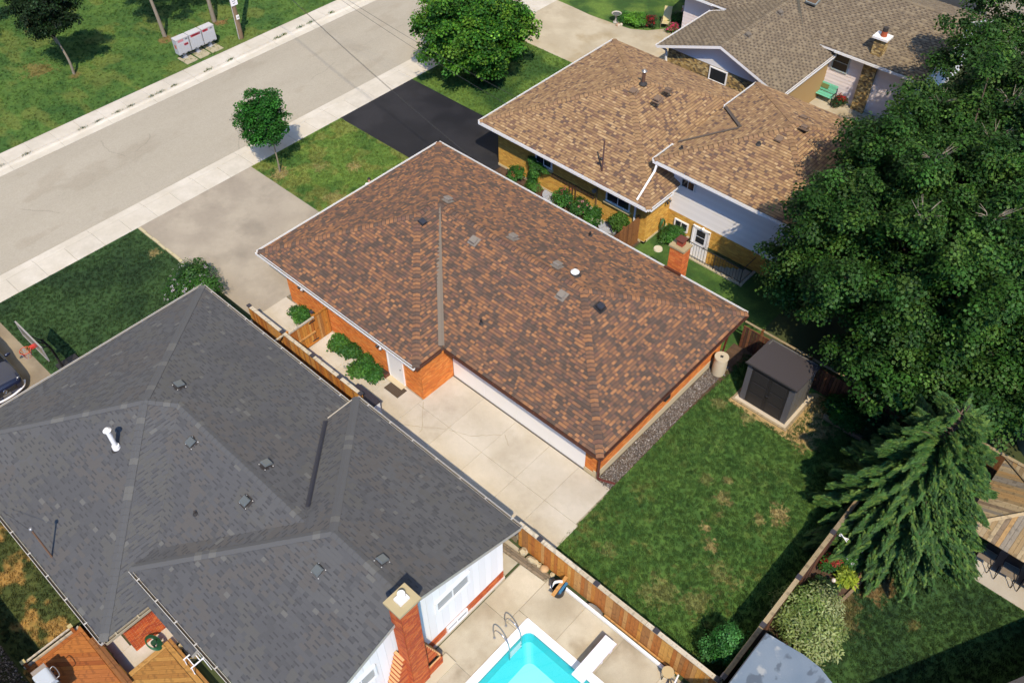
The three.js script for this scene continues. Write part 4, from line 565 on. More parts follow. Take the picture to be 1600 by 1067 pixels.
// ---------------------------------------------------------------- taupe roofed house with stone gable
const bBlocks = [block(-15.55, -7.15, -34.0, -24.9, 3.0, 0.35, 'ns'), block(-18.4, -1.7, -40.5, -30.8, 3.4, 0.35, 'ew')];
const bCols = [A(138, 124, 102), A(146, 132, 108), A(154, 140, 115), A(128, 115, 95), A(96, 84, 70)];
{
  const h = thing('stone_house', 'taupe roofed house with stone gable and white siding', 'house');
  roof(h, bBlocks, { expo: 0.17, w0: 0.2, w1: 0.205, teeth: [0.15, 0.155, 0.92, 4, 0.6], regular: 0.18, seed: 33, cols: bCols, mats: vcMats(bCols), pick: (p) => (p < 0.2 ? 3 : p < 0.6 ? 0 : p < 0.88 ? 1 : 2), trim: WHITE, singles: 0, lift: 0.02 });
  flashing(h, [-9.2, 3.62, -30.6], [-11.3, 4.45, -33.2], 0.16, 0.06, A(104, 100, 88));
  const SC = [A(206, 176, 110), A(182, 152, 94), A(150, 126, 84), A(220, 196, 138), A(120, 104, 78)], SM = A(170, 148, 104);
  bricks(h, [-15.1, -25.5], [-7.5, -25.5], 0, 2.75, [0, 1], SC, SM, [[3.0, 4.2, 1.85, 2.75]], { bw: 0.16, bh: 0.09 });
  { const g = new GB(), a = [-15.2, 2.78, -25.48], b = [-7.4, 2.78, -25.48], c = [-11.35, 4.2, -25.48]; g.tri(a, b, c, [1, 1, 1]); g.tri([a[0], a[1], -25.6], [c[0], c[1], -25.6], [b[0], b[1], -25.6]); mesh('gable', g, M([0.66, 0.67, 0.68], 0.7), h); }
  windowUnit(h, [-11.5, 2.3, -25.48], 1.2, 0.86, [0, 1], { n: 1 });
  panelWall(h, 'wall', [-7.5, -25.5], [-7.5, -31.5], 0, 2.85, [1, 0], 0.15, M(A(190, 158, 104), 0.9)); panelWall(h, 'wall', [-15.1, -31.5], [-15.1, -25.5], 0, 2.85, [-1, 0], 0.15, M(A(190, 158, 104), 0.9));
  panelWall(h, 'wall', [-18.0, -31.45], [-2.3, -31.45], 0, 3.3, [0, 1], 0.2, WHITE2); panelWall(h, 'wall', [-18.0, -39.9], [-18.0, -31.45], 0, 3.3, [-1, 0], 0.2, WHITE2); siding(h, [-7.9, -31.42], [-2.3, -31.42], 0.2, 3.3, [0, 1], 0.22, [M([0.66, 0.6, 0.6], 0.6), M([0.62, 0.57, 0.58], 0.6)]); siding(h, [-18.0, -31.42], [-15.2, -31.42], 0.2, 3.3, [0, 1], 0.22, [M([0.66, 0.6, 0.6], 0.6)]);
  panelWall(h, 'wall', [-2.3, -31.45], [-2.3, -39.9], 0, 3.3, [1, 0], 0.2, WHITE2); { const g = new GB(); g.tri([-2.28, 3.25, -31.2], [-2.28, 3.25, -40.1], [-2.28, 4.9, -35.65]); mesh('gable', g, M([0.7, 0.7, 0.7], 0.6, { side: THREE.DoubleSide }), h); }
  siding(h, [-2.28, -31.5], [-2.28, -39.9], 0.2, 3.3, [1, 0], 0.22, [WHITE2]); windowUnit(h, [-2.26, 2.6, -35.4], 2.2, 1.1, [1, 0], { n: 1 });
  windowUnit(h, [-6.78, 2.45, -31.4], 1.05, 1.15, [0, 1], { hor: true, fm: M(A(196, 214, 220), 0.5) });
  bricks(h, [-5.35, -31.15], [-4.55, -31.15], 0, 3.2, [0, 1], SC, SM, [], { bw: 0.16, bh: 0.09 }); mesh('column', new GB().rod([-8.4, 0, -29.9], [-8.4, 2.9, -29.9], 0.12, 0.11, [1, 1, 1], 14), M(A(214, 168, 98), 0.7), h);
  const ch = new THREE.Group(); ch.name = 'chimney'; h.add(ch); bricks(ch, [-5.25, -31.35], [-4.6, -31.35], 3.4, 4.6, [0, 1], SC, SM, [], { bw: 0.15, bh: 0.09 }); bricks(ch, [-4.6, -31.35], [-4.6, -31.85], 3.4, 4.6, [1, 0], SC, SM, [], { bw: 0.15, bh: 0.09 }); mesh('chimney_cap', new GB().box(-4.93, 4.66, -31.6, 0.92, 0.12, 0.76), WHITE, ch); mesh('flue', new GB().geo(new THREE.CylinderGeometry(0.16, 0.18, 0.3, 16), new THREE.Matrix4().makeTranslation(-4.9, 4.86, -31.6)), M(A(190, 92, 54), 0.8), ch); mesh('rain_cap', new GB().geo(new THREE.CylinderGeometry(0.15, 0.15, 0.22, 14), new THREE.Matrix4().makeTranslation(-4.9, 5.12, -31.6)), DARKGREY, ch);
  gutter(h, [-15.56, -30.7], [-15.56, -24.9], 2.98, [-1, 0], WHITE); gutter(h, [-7.14, -24.9], [-7.14, -31.0], 2.98, [1, 0], WHITE); gutter(h, [-7.1, -30.79], [-1.8, -30.79], 3.38, [0, 1], WHITE); gutter(h, [-18.4, -30.79], [-15.6, -30.79], 3.38, [0, 1], WHITE);
  downspout(h, [[-15.5, 2.9, -25.1], [-15.2, 2.6, -25.4], [-14.9, 0.3, -25.4]], WHITE, 0.1); downspout(h, [[-15.6, 2.96, -30.6], [-14.6, 3.3, -30.7], [-13.9, 3.36, -30.75]], WHITE, 0.1); downspout(h, [[-7.3, 2.96, -31.0], [-8.2, 3.2, -30.9], [-8.6, 3.36, -30.8]], WHITE, 0.1);
  const tau = M(A(128, 120, 108), 0.6); for (const [x, y, z, s] of [[-11.0, 4.32, -27.14, 'e'], [-11.0, 4.33, -30.68, 'e']]) roofVent(h, x, y, z, s, 0.35, tau, tau, 0.3);
  { const s = new THREE.Group(); s.name = 'skylight'; s.position.set(-10.2, 4.5, -33.4); s.quaternion.setFromUnitVectors(V(0, 1, 0), V(0, 1, 0.35).normalize()); h.add(s); mesh('frame', new GB().box(0, 0.06, 0, 0.7, 0.12, 1.0), M(A(150, 160, 160), 0.5), s); mesh('pane', new GB().box(0, 0.125, 0, 0.58, 0.012, 0.88), M(A(110, 84, 60), 0.15), s); }
}
// ---------------------------------------------------------------- plants
function sprigGeo(n, len, wid, spread, seed, lobed) {      // a twig end with n single leaves
  const g = new GB(), r = RNG(seed);
  for (let k = 0; k < n; k++) {
    const a = (k / n) * 6.28 + r() * 0.8, el = 0.1 + r() * 0.7, d = V(Math.cos(a) * Math.cos(el), Math.sin(el) * 0.6, Math.sin(a) * Math.cos(el)), b = d.clone().multiplyScalar(spread * (0.2 + 0.6 * r())), s = V(-d.z, (r() - 0.5) * 0.7, d.x).normalize().multiplyScalar(wid * (0.7 + 0.6 * r())), t = b.clone().addScaledVector(d, len * (0.7 + 0.6 * r())); t.y -= len * 0.25; const m = b.clone().lerp(t, 0.45);
    const P = [b, m.clone().add(s), t, m.clone().sub(s)].map((v) => v.toArray());
    g.tri(P[0], P[1], P[2]); g.tri(P[0], P[2], P[3]);
    if (lobed) { const e = m.clone().addScaledVector(s, 1.7).lerp(t, 0.2), f = m.clone().addScaledVector(s, -1.7).lerp(t, 0.2); g.tri(b.toArray(), e.toArray(), t.toArray()); g.tri(b.toArray(), t.toArray(), f.toArray()); }
  }
  return g.build(false);
}
const LEAFM = (rough = 0.6) => M([1, 1, 1], rough, { side: THREE.DoubleSide, transmission: 0.42, thickness: 0, specularIntensity: 0.4, key: 'leaf' + rough });
const SPR = { maple: sprigGeo(5, 0.16, 0.055, 0.2, 4, true), small: sprigGeo(6, 0.07, 0.022, 0.09, 6, false), mid: sprigGeo(6, 0.11, 0.035, 0.14, 7, false), long: sprigGeo(6, 0.13, 0.024, 0.13, 9, false), petal: sprigGeo(5, 0.05, 0.03, 0.05, 11, false) };
// leaves spread over clumps: clumps [[x,y,z,rx,ry,rz]], colours weighted per leaf
function foliage(parent, name, clumps, n, geo, cols, seed, o = {}) {
  const r = RNG(seed), im = new THREE.InstancedMesh(geo, LEAFM(o.rough), n), m = new THREE.Matrix4(), q = new THREE.Quaternion(), q2 = new THREE.Quaternion(), c = new THREE.Color();
  const wts = clumps.map((k) => Math.pow(k[3] * k[4] * k[5], 0.67)), tot = wts.reduce((a, b) => a + b, 0); let cum = 0; const cw = wts.map((w) => (cum += w / tot));
  const tint = clumps.map(() => 0.75 + 0.5 * r()), ct = clumps.map(() => Math.floor(r() * cols.length));
  for (let k = 0; k < n; k++) {
    const p = r(); let i = cw.findIndex((w) => p <= w); if (i < 0) i = clumps.length - 1; const K0 = clumps[i];
    const u = r() * 2 - 1, a = r() * 6.283, s = Math.sqrt(1 - u * u); let y = u; if (y < -0.35 && r() < 0.75) y = -y; const rad = Math.pow(r(), 0.4) * (r() < 0.1 ? 1.3 : 1);
    const d = V(Math.cos(a) * s, y, Math.sin(a) * s), bump = 1 + 0.22 * Math.sin(a * 5 + i) * s;
    const P = V(K0[0] + d.x * K0[3] * rad * bump, K0[1] + d.y * K0[4] * rad, K0[2] + d.z * K0[5] * rad * bump);
    q.setFromUnitVectors(V(0, 1, 0), d.clone().add(V((r() - 0.5) * 1.1, 0.75, (r() - 0.5) * 1.1)).normalize()); q2.setFromAxisAngle(V(0, 1, 0), r() * 6.28); q.multiply(q2);
    const sc = (o.s || 1) * (0.75 + 0.5 * r()); m.compose(P, q, V(sc, sc, sc)); im.setMatrixAt(k, m);
    const col = r() < 0.6 ? cols[ct[i]] : cols[Math.floor(r() * cols.length)]; im.setColorAt(k, c.setRGB(...mulc(col, tint[i] * (0.65 + 0.5 * r() + 0.35 * r() * r()))));
  }
  im.name = name; im.castShadow = im.receiveShadow = true; im.userData.kind = 'stuff'; parent.add(im); return im;
}
const BARK = M(A(112, 92, 74), 0.95), BARKD = M(A(86, 72, 58), 0.95), BARKL = M(A(160, 148, 128), 0.95);
function branchTube(g, pts, r0, r1, seg = 8) { const cv = new THREE.CatmullRomCurve3(pts.map((p) => V(...p))), N = 10; let prev = null, pr = r0; for (let k = 0; k <= N; k++) { const p = cv.getPoint(k / N), rr = r0 + (r1 - r0) * (k / N); if (prev) g.rod(prev.toArray(), p.toArray(), pr, rr, [1, 1, 1], seg); prev = p; pr = rr; } }
// broadleaf tree: crown ellipsoids -> clumps -> leaves, limbs reach the clumps
function broadleaf(name, label, x, z, o) {
  const t = thing(name, label, 'tree', [x, 0, z], 0, o.group), r = RNG(o.seed), clumps = [], heads = [];
  for (const [cx, cy, cz, rx, ry, rz, n] of o.crown) for (let k = 0; k < n; k++) {
    const u = 1 - 2 * ((k + 0.5) / n), a = k * 2.39996 + r() * 0.6, s = Math.sqrt(Math.max(0, 1 - u * u)), q = (k % 3 === 0 ? 0.45 : 0.78) + r() * 0.22; const cr = o.cr * (0.7 + 0.6 * r());
    const bx = cx + Math.cos(a) * s * rx * q, by = cy + u * ry * q, bz = cz + Math.sin(a) * s * rz * q; heads.push([bx, by, bz]); for (let e = 0; e < 6; e++) { const a2 = e * 1.05 + r() * 0.9, rr = e ? 0.62 : 0.1, sc = cr * (0.38 + 0.22 * r()); clumps.push([bx + Math.cos(a2) * cr * rr, by + (e ? -0.12 - 0.25 * r() : 0.25) * cr, bz + Math.sin(a2) * cr * rr, sc, sc * (o.flat || 0.7), sc]); }
  }
  const g = new GB(), top = o.trunk; branchTube(g, [[0, -0.1, 0], [r() * 0.1, top * 0.35, r() * 0.1], [o.lean?.[0] || 0, top, o.lean?.[1] || 0]], o.r, o.r * 0.55, 10); mesh('trunk', g, o.bark || BARK, t);
  const b = new GB(), st = V(o.lean?.[0] || 0, top * 0.85, o.lean?.[1] || 0); heads.forEach((c, i) => { if (i % (o.bskip || 2)) return; const e = V(c[0], c[1], c[2]); b.rod; branchTube(b, [[st.x, st.y * (0.8 + 0.2 * r()), st.z], st.clone().lerp(e, 0.5).add(V((r() - 0.5) * 0.5, r() * 0.4, (r() - 0.5) * 0.5)).toArray(), e.toArray()], o.r * 0.32, 0.015, 5); }); mesh('branches', b, o.bark || BARK, t, 'stuff');
  if (o.twigs) { const tw = new GB(); heads.slice().sort((p, q) => q[1] - p[1]).forEach((c, i) => { if (i > 60 || i % 7) return; for (let k = 0; k < 7; k++) { const a = r() * 6.28, e = [c[0] + Math.cos(a) * 0.6, c[1] + 0.5 + r() * 0.5, c[2] + Math.sin(a) * 0.6], m = [c[0] + Math.cos(a) * 0.25, c[1] + 0.45, c[2] + Math.sin(a) * 0.25]; tw.rod([c[0], c[1], c[2]], m, 0.022, 0.014, [1, 1, 1], 5); tw.rod(m, e, 0.014, 0.005, [1, 1, 1], 5); tw.rod(m, [e[0] + (r() - 0.5) * 0.4, e[1], e[2] + (r() - 0.5) * 0.4], 0.01, 0.004, [1, 1, 1], 4); } }); mesh('dead_twigs', tw, M(A(168, 156, 136), 0.9), t, 'stuff'); }
  const f = foliage(t, 'crown', clumps, o.leaves, o.geo, o.cols, o.seed + 5, { s: o.s, rough: o.rough });
  return t;
}
function shrub(name, label, x, z, o) {
  const t = thing(name, label, o.category || 'shrub', [x, 0, z], 0, o.group), r = RNG(o.seed), cl = []; const n = o.n || 7;
  for (let k = 0; k < n; k++) { const a = k * 2.4 + r(), q = Math.sqrt(k / n) * 0.75; const cr = o.r * (0.4 + 0.25 * r()); cl.push([Math.cos(a) * o.r * q * (o.ex || 1), o.h * (0.45 + 0.35 * r()) * (1 - 0.25 * q), Math.sin(a) * o.r * q * (o.ez || 1), cr, o.h * 0.34, cr]); }
  const g = new GB(); for (let k = 0; k < n; k++) g.rod([r() * 0.06, -0.03, r() * 0.06], [cl[k][0] * 0.9, cl[k][1], cl[k][2] * 0.9], 0.014, 0.005, [1, 1, 1], 5); mesh('stem', g, BARKD, t);
  foliage(t, 'foliage', cl, o.leaves, o.geo || SPR.small, o.cols, o.seed + 3, { s: o.s || 1 });
  if (o.flowers) foliage(t, 'blossom', cl.slice(o.fskip || 0).map((c) => [c[0], c[1] + 0.06, c[2], c[3] * 1.08, c[4] * 1.1, c[5] * 1.08]), o.flowers, SPR.petal, o.fcols, o.seed + 9, { s: o.fs || 1 });
  return t;
}
const GREEN_BIG = [A(66, 118, 44), A(84, 138, 52), A(58, 104, 40), A(112, 156, 66), A(74, 126, 46)], GREEN_MAPLE = [A(88, 158, 46), A(118, 182, 56), A(72, 138, 44), A(150, 202, 68), A(80, 148, 48)], GREEN_MID = [A(62, 120, 42), A(78, 138, 48), A(54, 108, 38), A(92, 148, 54)], GREEN_DARK = [A(44, 78, 38), A(54, 92, 42), A(38, 68, 34)];
// the tree filling the back of the garden
broadleaf('garden_tree', 'huge dark green broadleaf tree towering over the garden shed', 6.3, -14.0, { seed: 101, trunk: 5.5, r: 0.36, crown: [[-0.9, 7.0, 0.3, 5.5, 4.0, 5.3, 95], [2.6, 8.2, -3.0, 5.0, 4.2, 5.0, 55], [-3.2, 7.8, -3.4, 3.2, 2.6, 3.2, 34], [-1.5, 8.6, -6.6, 3.6, 2.8, 3.4, 36], [-2.2, 5.8, -1.4, 4.4, 3.2, 4.4, 40], [-5.0, 3.9, 1.9, 1.2, 1.0, 1.2, 10], [1.6, 4.6, 4.2, 3.4, 2.0, 2.4, 30], [5.4, 5.2, 2.4, 2.9, 2.2, 2.6, 30]], cr: 1.05, flat: 0.75, twigs: 1, leaves: 62000, geo: SPR.maple, cols: GREEN_BIG, s: 0.9, bskip: 5, bark: BARKD });
broadleaf('garden_tree', 'dark leafy tree between the road and the huge garden tree', 3.6, -29.0, { seed: 131, trunk: 4.5, r: 0.3, crown: [[0, 7.4, 0, 4.6, 3.6, 4.6, 70], [2.5, 6.6, 4.0, 3.6, 3.0, 3.6, 40]], cr: 1.0, leaves: 15000, geo: SPR.maple, cols: GREEN_BIG, s: 0.95, bskip: 5, bark: BARKD });
broadleaf('garden_tree', 'dark tree behind the weathered fence and blue pool', 15.2, -13.0, { seed: 141, trunk: 2.2, r: 0.2, crown: [[0, 3.8, 0, 2.2, 2.2, 2.2, 40]], cr: 0.7, leaves: 6500, geo: SPR.maple, cols: GREEN_DARK, s: 0.8, bskip: 4, bark: BARKD });
broadleaf('maple_tree', 'round bright green maple beside the black driveway', -24.6, -18.7, { seed: 152, trunk: 2.2, r: 0.2, crown: [[0, 3.6, 0, 3.4, 2.7, 3.4, 110]], cr: 0.75, leaves: 11500, geo: SPR.maple, cols: GREEN_MAPLE, s: 1.1, bskip: 4 });
broadleaf('street_tree', 'slender young street tree with oval crown', -26.0, -4.11, { seed: 161, trunk: 2.4, r: 0.055, crown: [[-0.2, 3.5, 0.15, 1.15, 1.6, 1.15, 46]], cr: 0.42, flat: 0.8, leaves: 2900, geo: SPR.maple, cols: [A(66, 148, 50), A(84, 166, 58), A(56, 130, 46)], s: 0.72, bskip: 3, bark: BARKL });
for (const [x, z, s, hh, lbl] of [[-44.26, -1.69, 171, 1, 'young verge tree leaning beside the street, dark round crown'], [-44.06, -8.27, 181, 1.5, 'verge tree behind the mailboxes with slim grey trunk'], [-43.3, -11.73, 191, 1.7, 'verge tree with speckled trunk behind the utility pole']]) broadleaf('verge_tree', lbl, x, z, { seed: s, trunk: 2.9 * hh, r: 0.1 * hh, lean: [-0.3, 0.2], crown: [[-0.3, 4.4 * hh, 0.2, 1.75 * hh, 1.5 * hh, 1.75 * hh, 44]], cr: 0.55, leaves: 3600, geo: SPR.maple, cols: GREEN_DARK, s: 0.85, bskip: 3, bark: BARKL, group: 'trees on the verge across the street' });
for (const [x, z, s, lbl] of [[-53, -6, 201, 'broad tree deeper in the park lawn'], [-52, 4.5, 211, 'broad tree far across the verge']]) broadleaf('verge_tree', lbl, x, z, { seed: s, trunk: 3.5, r: 0.2, crown: [[0, 6.5, 0, 3.4, 2.8, 3.4, 60]], cr: 0.8, leaves: 6000, geo: SPR.maple, cols: GREEN_DARK, s: 1, bskip: 4, group: 'trees on the verge across the street' });
broadleaf('roadside_tree', 'drooping tree over the ridge of the taupe roof', -3.8, -44.5, { seed: 221, trunk: 4, r: 0.24, crown: [[0, 5.6, 0, 3.4, 2.4, 2.6, 60]], cr: 0.7, leaves: 7000, geo: SPR.long, cols: GREEN_MID, s: 1.5, bskip: 3, bark: BARKD });
broadleaf('front_tree', 'shade tree in front of the taupe roofed house', -20.5, -36.5, { seed: 231, trunk: 3.2, r: 0.2, crown: [[0, 6, 0, 3, 2.6, 3, 50]], cr: 0.8, leaves: 5000, geo: SPR.maple, cols: GREEN_MID, s: 1, bskip: 4 });
// spruce: whorls of drooping boughs
{
  const t = thing('spruce_tree', 'spruce with drooping feathery boughs beside the weathered fence', 'tree', [9.9, 0, -5.75]), r = RNG(301); const tr = new GB(); tr.rod([0, -0.1, 0], [0.1, 7.6, -0.1], 0.17, 0.02, [1, 1, 1], 10); mesh('trunk', tr, BARKD, t);
  const spray = (() => { const g = new GB(), q = RNG(8); const leafs = (p, d, L, w) => { const s = V(-d.z, 0, d.x).normalize().multiplyScalar(w), e = p.clone().addScaledVector(d, L); g.tri(p.clone().add(s).toArray(), p.clone().sub(s).toArray(), e.toArray()); }; for (let k = 0; k < 14; k++) { const f = k / 13, c = V(f * 0.42, -0.1 * f * f, 0); for (const sd of [-1, 1]) { const L = 0.2 * (1 - 0.55 * f) * (0.8 + 0.4 * q()); leafs(c, V(0.65, -0.35 + 0.25 * q(), sd * 0.75).normalize(), L, 0.013); leafs(c, V(0.5, 0.35 * q(), sd * 0.6).normalize(), L * 0.7, 0.011); } } leafs(V(0.38, -0.08, 0), V(1, -0.15, 0), 0.16, 0.024); return g.build(false); })();
  const mats = [], cols = [], bg = new GB(); const SC = [A(58, 104, 38), A(76, 122, 46), A(48, 90, 34), A(108, 142, 56)];
  for (let y = 0.7; y < 7.3; y += 0.26) { const R = 3.25 * Math.pow(1 - y / 7.9, 0.75) + 0.15, nb = y > 6 ? 4 : 9; const a0 = r() * 6; for (let b = 0; b < nb; b++) { const a = a0 + b * 6.283 / nb + (r() - 0.5) * 0.4, L = R * (0.6 + 0.3 * r() + 0.45 * fbm(a * 1.3 + 9, y * 0.8, 2)), dir = V(Math.cos(a), 0, Math.sin(a)); const rise = y > 5.2 ? 0.9 : 0.1; const P = (f) => V(dir.x * L * f, y + rise * f * L * 0.4 - (0.3 + 0.1 * r()) * f * f * L * 0.7 + 0.1 * f, dir.z * L * f); bg.rod(P(0).toArray(), P(0.5).toArray(), 0.028, 0.016, [1, 1, 1], 5); bg.rod(P(0.5).toArray(), P(1).toArray(), 0.016, 0.006, [1, 1, 1], 5); const ns = Math.ceil(L * 105), side = V(-dir.z, 0, dir.x); for (let k = 0; k < ns; k++) { const f = 0.12 + 0.88 * Math.pow(r(), 0.75), tt = r() * 2 - 1, p = P(f).addScaledVector(side, tt * 0.36 * L * (1.08 - f) * (0.4 + 0.6 * f)); p.y += (r() - 0.6) * 0.3 - Math.abs(tt) * 0.06; const aa = -a + tt * 0.9 * (1 - 0.4 * f), q = new THREE.Quaternion().setFromEuler(new THREE.Euler((r() - 0.5) * 0.7, aa, -0.25 + 0.6 * (r() - 0.4) + (y > 5.5 ? 0.4 : 0), 'YZX')), s = (0.6 + 0.6 * r()); mats.push(new THREE.Matrix4().compose(p, q, V(s * 0.5, s * 0.6, s * 0.5))); cols.push(mulc(SC[Math.floor(r() * 4)], 0.75 + 0.5 * r())); } } }
  mesh('branches', bg, BARK, t, 'stuff'); const im = new THREE.InstancedMesh(spray, M([1, 1, 1], 0.7, { side: THREE.DoubleSide, key: 'needle' }), mats.length), c = new THREE.Color(); mats.forEach((m, i) => { im.setMatrixAt(i, m); im.setColorAt(i, c.setRGB(...cols[i])); }); im.name = 'crown'; im.userData.kind = 'stuff'; im.castShadow = im.receiveShadow = true; t.add(im);
}
// shrubs and flowers
shrub('flowering_shrub', 'tall shrub with white blossom at the corner of the grey roof', -20.9, 4.75, { seed: 401, r: 1.15, h: 1.7, ex: 1.1, n: 12, leaves: 2600, geo: SPR.mid, cols: GREEN_MID.map((c) => mulc(c, 0.75)), flowers: 420, fcols: [A(236, 226, 230), A(220, 206, 214)], fs: 0.9, fskip: 4 });
shrub('wall_shrub', 'small leafy shrub on the street side of the wooden gate', -15.75, 2.35, { seed: 411, r: 0.5, ex: 1.5, ez: 0.7, h: 0.6, leaves: 420, geo: SPR.mid, cols: GREEN_MID, group: 'shrubs along the orange brick wall' });
shrub('wall_shrub', 'leafy shrub against the orange brick wall near the wooden gate', -12.75, 2.35, { seed: 421, r: 0.6, ex: 1.5, ez: 0.65, h: 0.62, leaves: 560, geo: SPR.mid, cols: GREEN_MID, group: 'shrubs along the orange brick wall' });
shrub('wall_shrub', 'spreading shrub against the orange brick wall beside the door', -11.05, 2.5, { seed: 431, r: 0.7, ex: 1.4, ez: 0.85, h: 0.62, leaves: 720, geo: SPR.mid, cols: GREEN_MID, group: 'shrubs along the orange brick wall' });
shrub('border_shrub', 'bright glossy shrub in the corner of the two fences', 7.85, 2.75, { seed: 441, r: 0.75, h: 1.5, leaves: 1900, geo: SPR.small, s: 1.35, cols: [A(44, 112, 36), A(60, 134, 46), A(36, 92, 32), A(90, 160, 80)] });
shrub('variegated_shrub', 'large pale variegated shrub beside the blue grey roof', 9.6, 0.2, { seed: 451, r: 1.25, h: 1.7, ex: 0.9, n: 10, leaves: 1900, geo: SPR.long, s: 1.15, cols: [A(150, 172, 90), A(172, 192, 116), A(118, 146, 70), A(196, 208, 144)] });
shrub('bed_shrub', 'vivid green shrub behind the weathered timber edging', 6.15, -9.35, { seed: 461, r: 0.9, ex: 1.25, ez: 0.7, h: 1.1, n: 10, leaves: 1900, geo: SPR.mid, cols: [A(54, 130, 36), A(74, 154, 48), A(44, 108, 34)] });
shrub('bed_shrub', 'dim leafy shrub next to the vivid green one', 7.5, -9.2, { seed: 471, r: 0.8, h: 1.2, n: 8, leaves: 1300, geo: SPR.mid, cols: GREEN_DARK });
for (const [x, z, r0, h, lbl, s, fl, fc] of [[-15.55, -12.3, 0.4, 0.9, 'thin rose shrub with dry orange shoots by the yellow corner', 481, 30, A(186, 92, 60)], [-12.1, -12.25, 0.5, 1.2, 'rounded shrub below the trellis with reddish pot flowers', 501, 40, A(214, 120, 110)], [-11.0, -12.3, 0.5, 1.05, 'compact shrub with pink buds below the meter', 511, 40, A(220, 150, 150)], [-10.1, -12.3, 0.48, 1.0, 'compact shrub with cream buds near the wide window', 521, 40, A(226, 214, 180)], [-8.5, -12.45, 0.5, 1.4, 'light green climber at the white downspout', 531, 0, null]]) shrub('border_shrub', lbl, x, z, { seed: s, r: r0, h, leaves: 480, geo: SPR.mid, s: 0.9, cols: s === 531 ? [A(104, 150, 54), A(84, 130, 44)] : GREEN_MID, flowers: fl, fcols: fl ? [fc] : null, group: 'shrubs along the yellow brick wall' });
// vine climbing the yellow wall
{ const t = thing('climbing_vine', 'dark vine climbing up the yellow brick wall below the window', 'vine', [-14.55, 0, -12.6]), r = RNG(551), cl = []; for (let y = 0.2; y < 1.75; y += 0.25) cl.push([(r() - 0.5) * 0.2, y, 0.02, 0.26, 0.2, 0.16]); cl.push([0.4, 1.55, 0.02, 0.3, 0.18, 0.16], [0.8, 1.45, 0, 0.25, 0.15, 0.14], [0.2, 0.2, 0.15, 0.5, 0.2, 0.3]); const g = new GB(); branchTube(g, [[0, 0, 0], [0.08, 0.8, 0], [0, 1.7, 0]], 0.02, 0.01, 5); mesh('stem', g, BARKD, t); foliage(t, 'foliage', cl, 1100, SPR.mid, GREEN_MID, 552, { s: 0.8 }); }
// low plants in the flower border and around the stone house
shrub('hosta', 'yellow green hosta in the flower border', 9.55, -2.65, { seed: 561, r: 0.3, h: 0.45, leaves: 260, geo: SPR.long, s: 1.3, cols: [A(186, 204, 60), A(160, 186, 56)], category: 'plant' });
shrub('red_flowers', 'pot of red flowers against the weathered fence', 8.85, -2.7, { seed: 571, r: 0.34, h: 0.55, leaves: 220, geo: SPR.mid, cols: GREEN_MID, flowers: 130, fcols: [A(190, 40, 40), A(214, 70, 60)], category: 'flowers' });
shrub('border_plant', 'white flecked plants behind the hosta', 9.4, -3.5, { seed: 581, r: 0.5, h: 0.6, leaves: 420, geo: SPR.mid, cols: GREEN_MID, flowers: 60, fcols: [A(224, 214, 220)], category: 'plant' });
shrub('border_plant', 'low leafy mat between red flowers and variegated shrub', 9.1, -1.6, { seed: 591, r: 0.5, h: 0.4, leaves: 420, geo: SPR.mid, cols: GREEN_DARK, category: 'plant' });
shrub('leafy_plant', 'lime green leafy plant on the curved driveway edge', -21.2, -30.9, { seed: 601, r: 0.75, h: 0.8, leaves: 900, geo: SPR.mid, cols: [A(112, 176, 44), A(88, 150, 40)], category: 'plant' });
shrub('leafy_plant', 'dark leafy plant between birdbath and lime green plant', -22.0, -30.6, { seed: 603, r: 0.5, h: 0.7, leaves: 420, geo: SPR.mid, cols: GREEN_MID, category: 'plant' });
shrub('red_flowers', 'clump of dark red flowers beside the sling chair', -20.4, -31.2, { seed: 611, r: 0.45, h: 0.75, leaves: 300, geo: SPR.mid, cols: GREEN_DARK, flowers: 240, fcols: [A(170, 24, 36), A(196, 40, 44)], category: 'flowers' });
shrub('pink_flowers', 'bright pink flowers below the taupe eave', -18.75, -31.7, { seed: 621, r: 0.4, h: 0.6, leaves: 150, geo: SPR.mid, cols: GREEN_MID, flowers: 240, fcols: [A(236, 50, 110), A(244, 90, 140)], category: 'flowers' });
shrub('leafy_plant', 'leafy plant behind the sling chair', -19.2, -32.9, { seed: 631, r: 0.7, h: 0.8, leaves: 600, geo: SPR.mid, cols: GREEN_MID, category: 'plant' });
shrub('red_flowers', 'pot of red flowers beside the teal bench', -6.0, -30.9, { seed: 641, r: 0.35, h: 0.7, leaves: 180, geo: SPR.mid, cols: GREEN_DARK, flowers: 150, fcols: [A(206, 60, 50)], category: 'flowers' });
shrub('side_shrub', 'green shrub below the small basement window', -6.15, -13.9, { seed: 651, r: 0.55, h: 0.8, leaves: 700, geo: SPR.mid, cols: GREEN_MID });
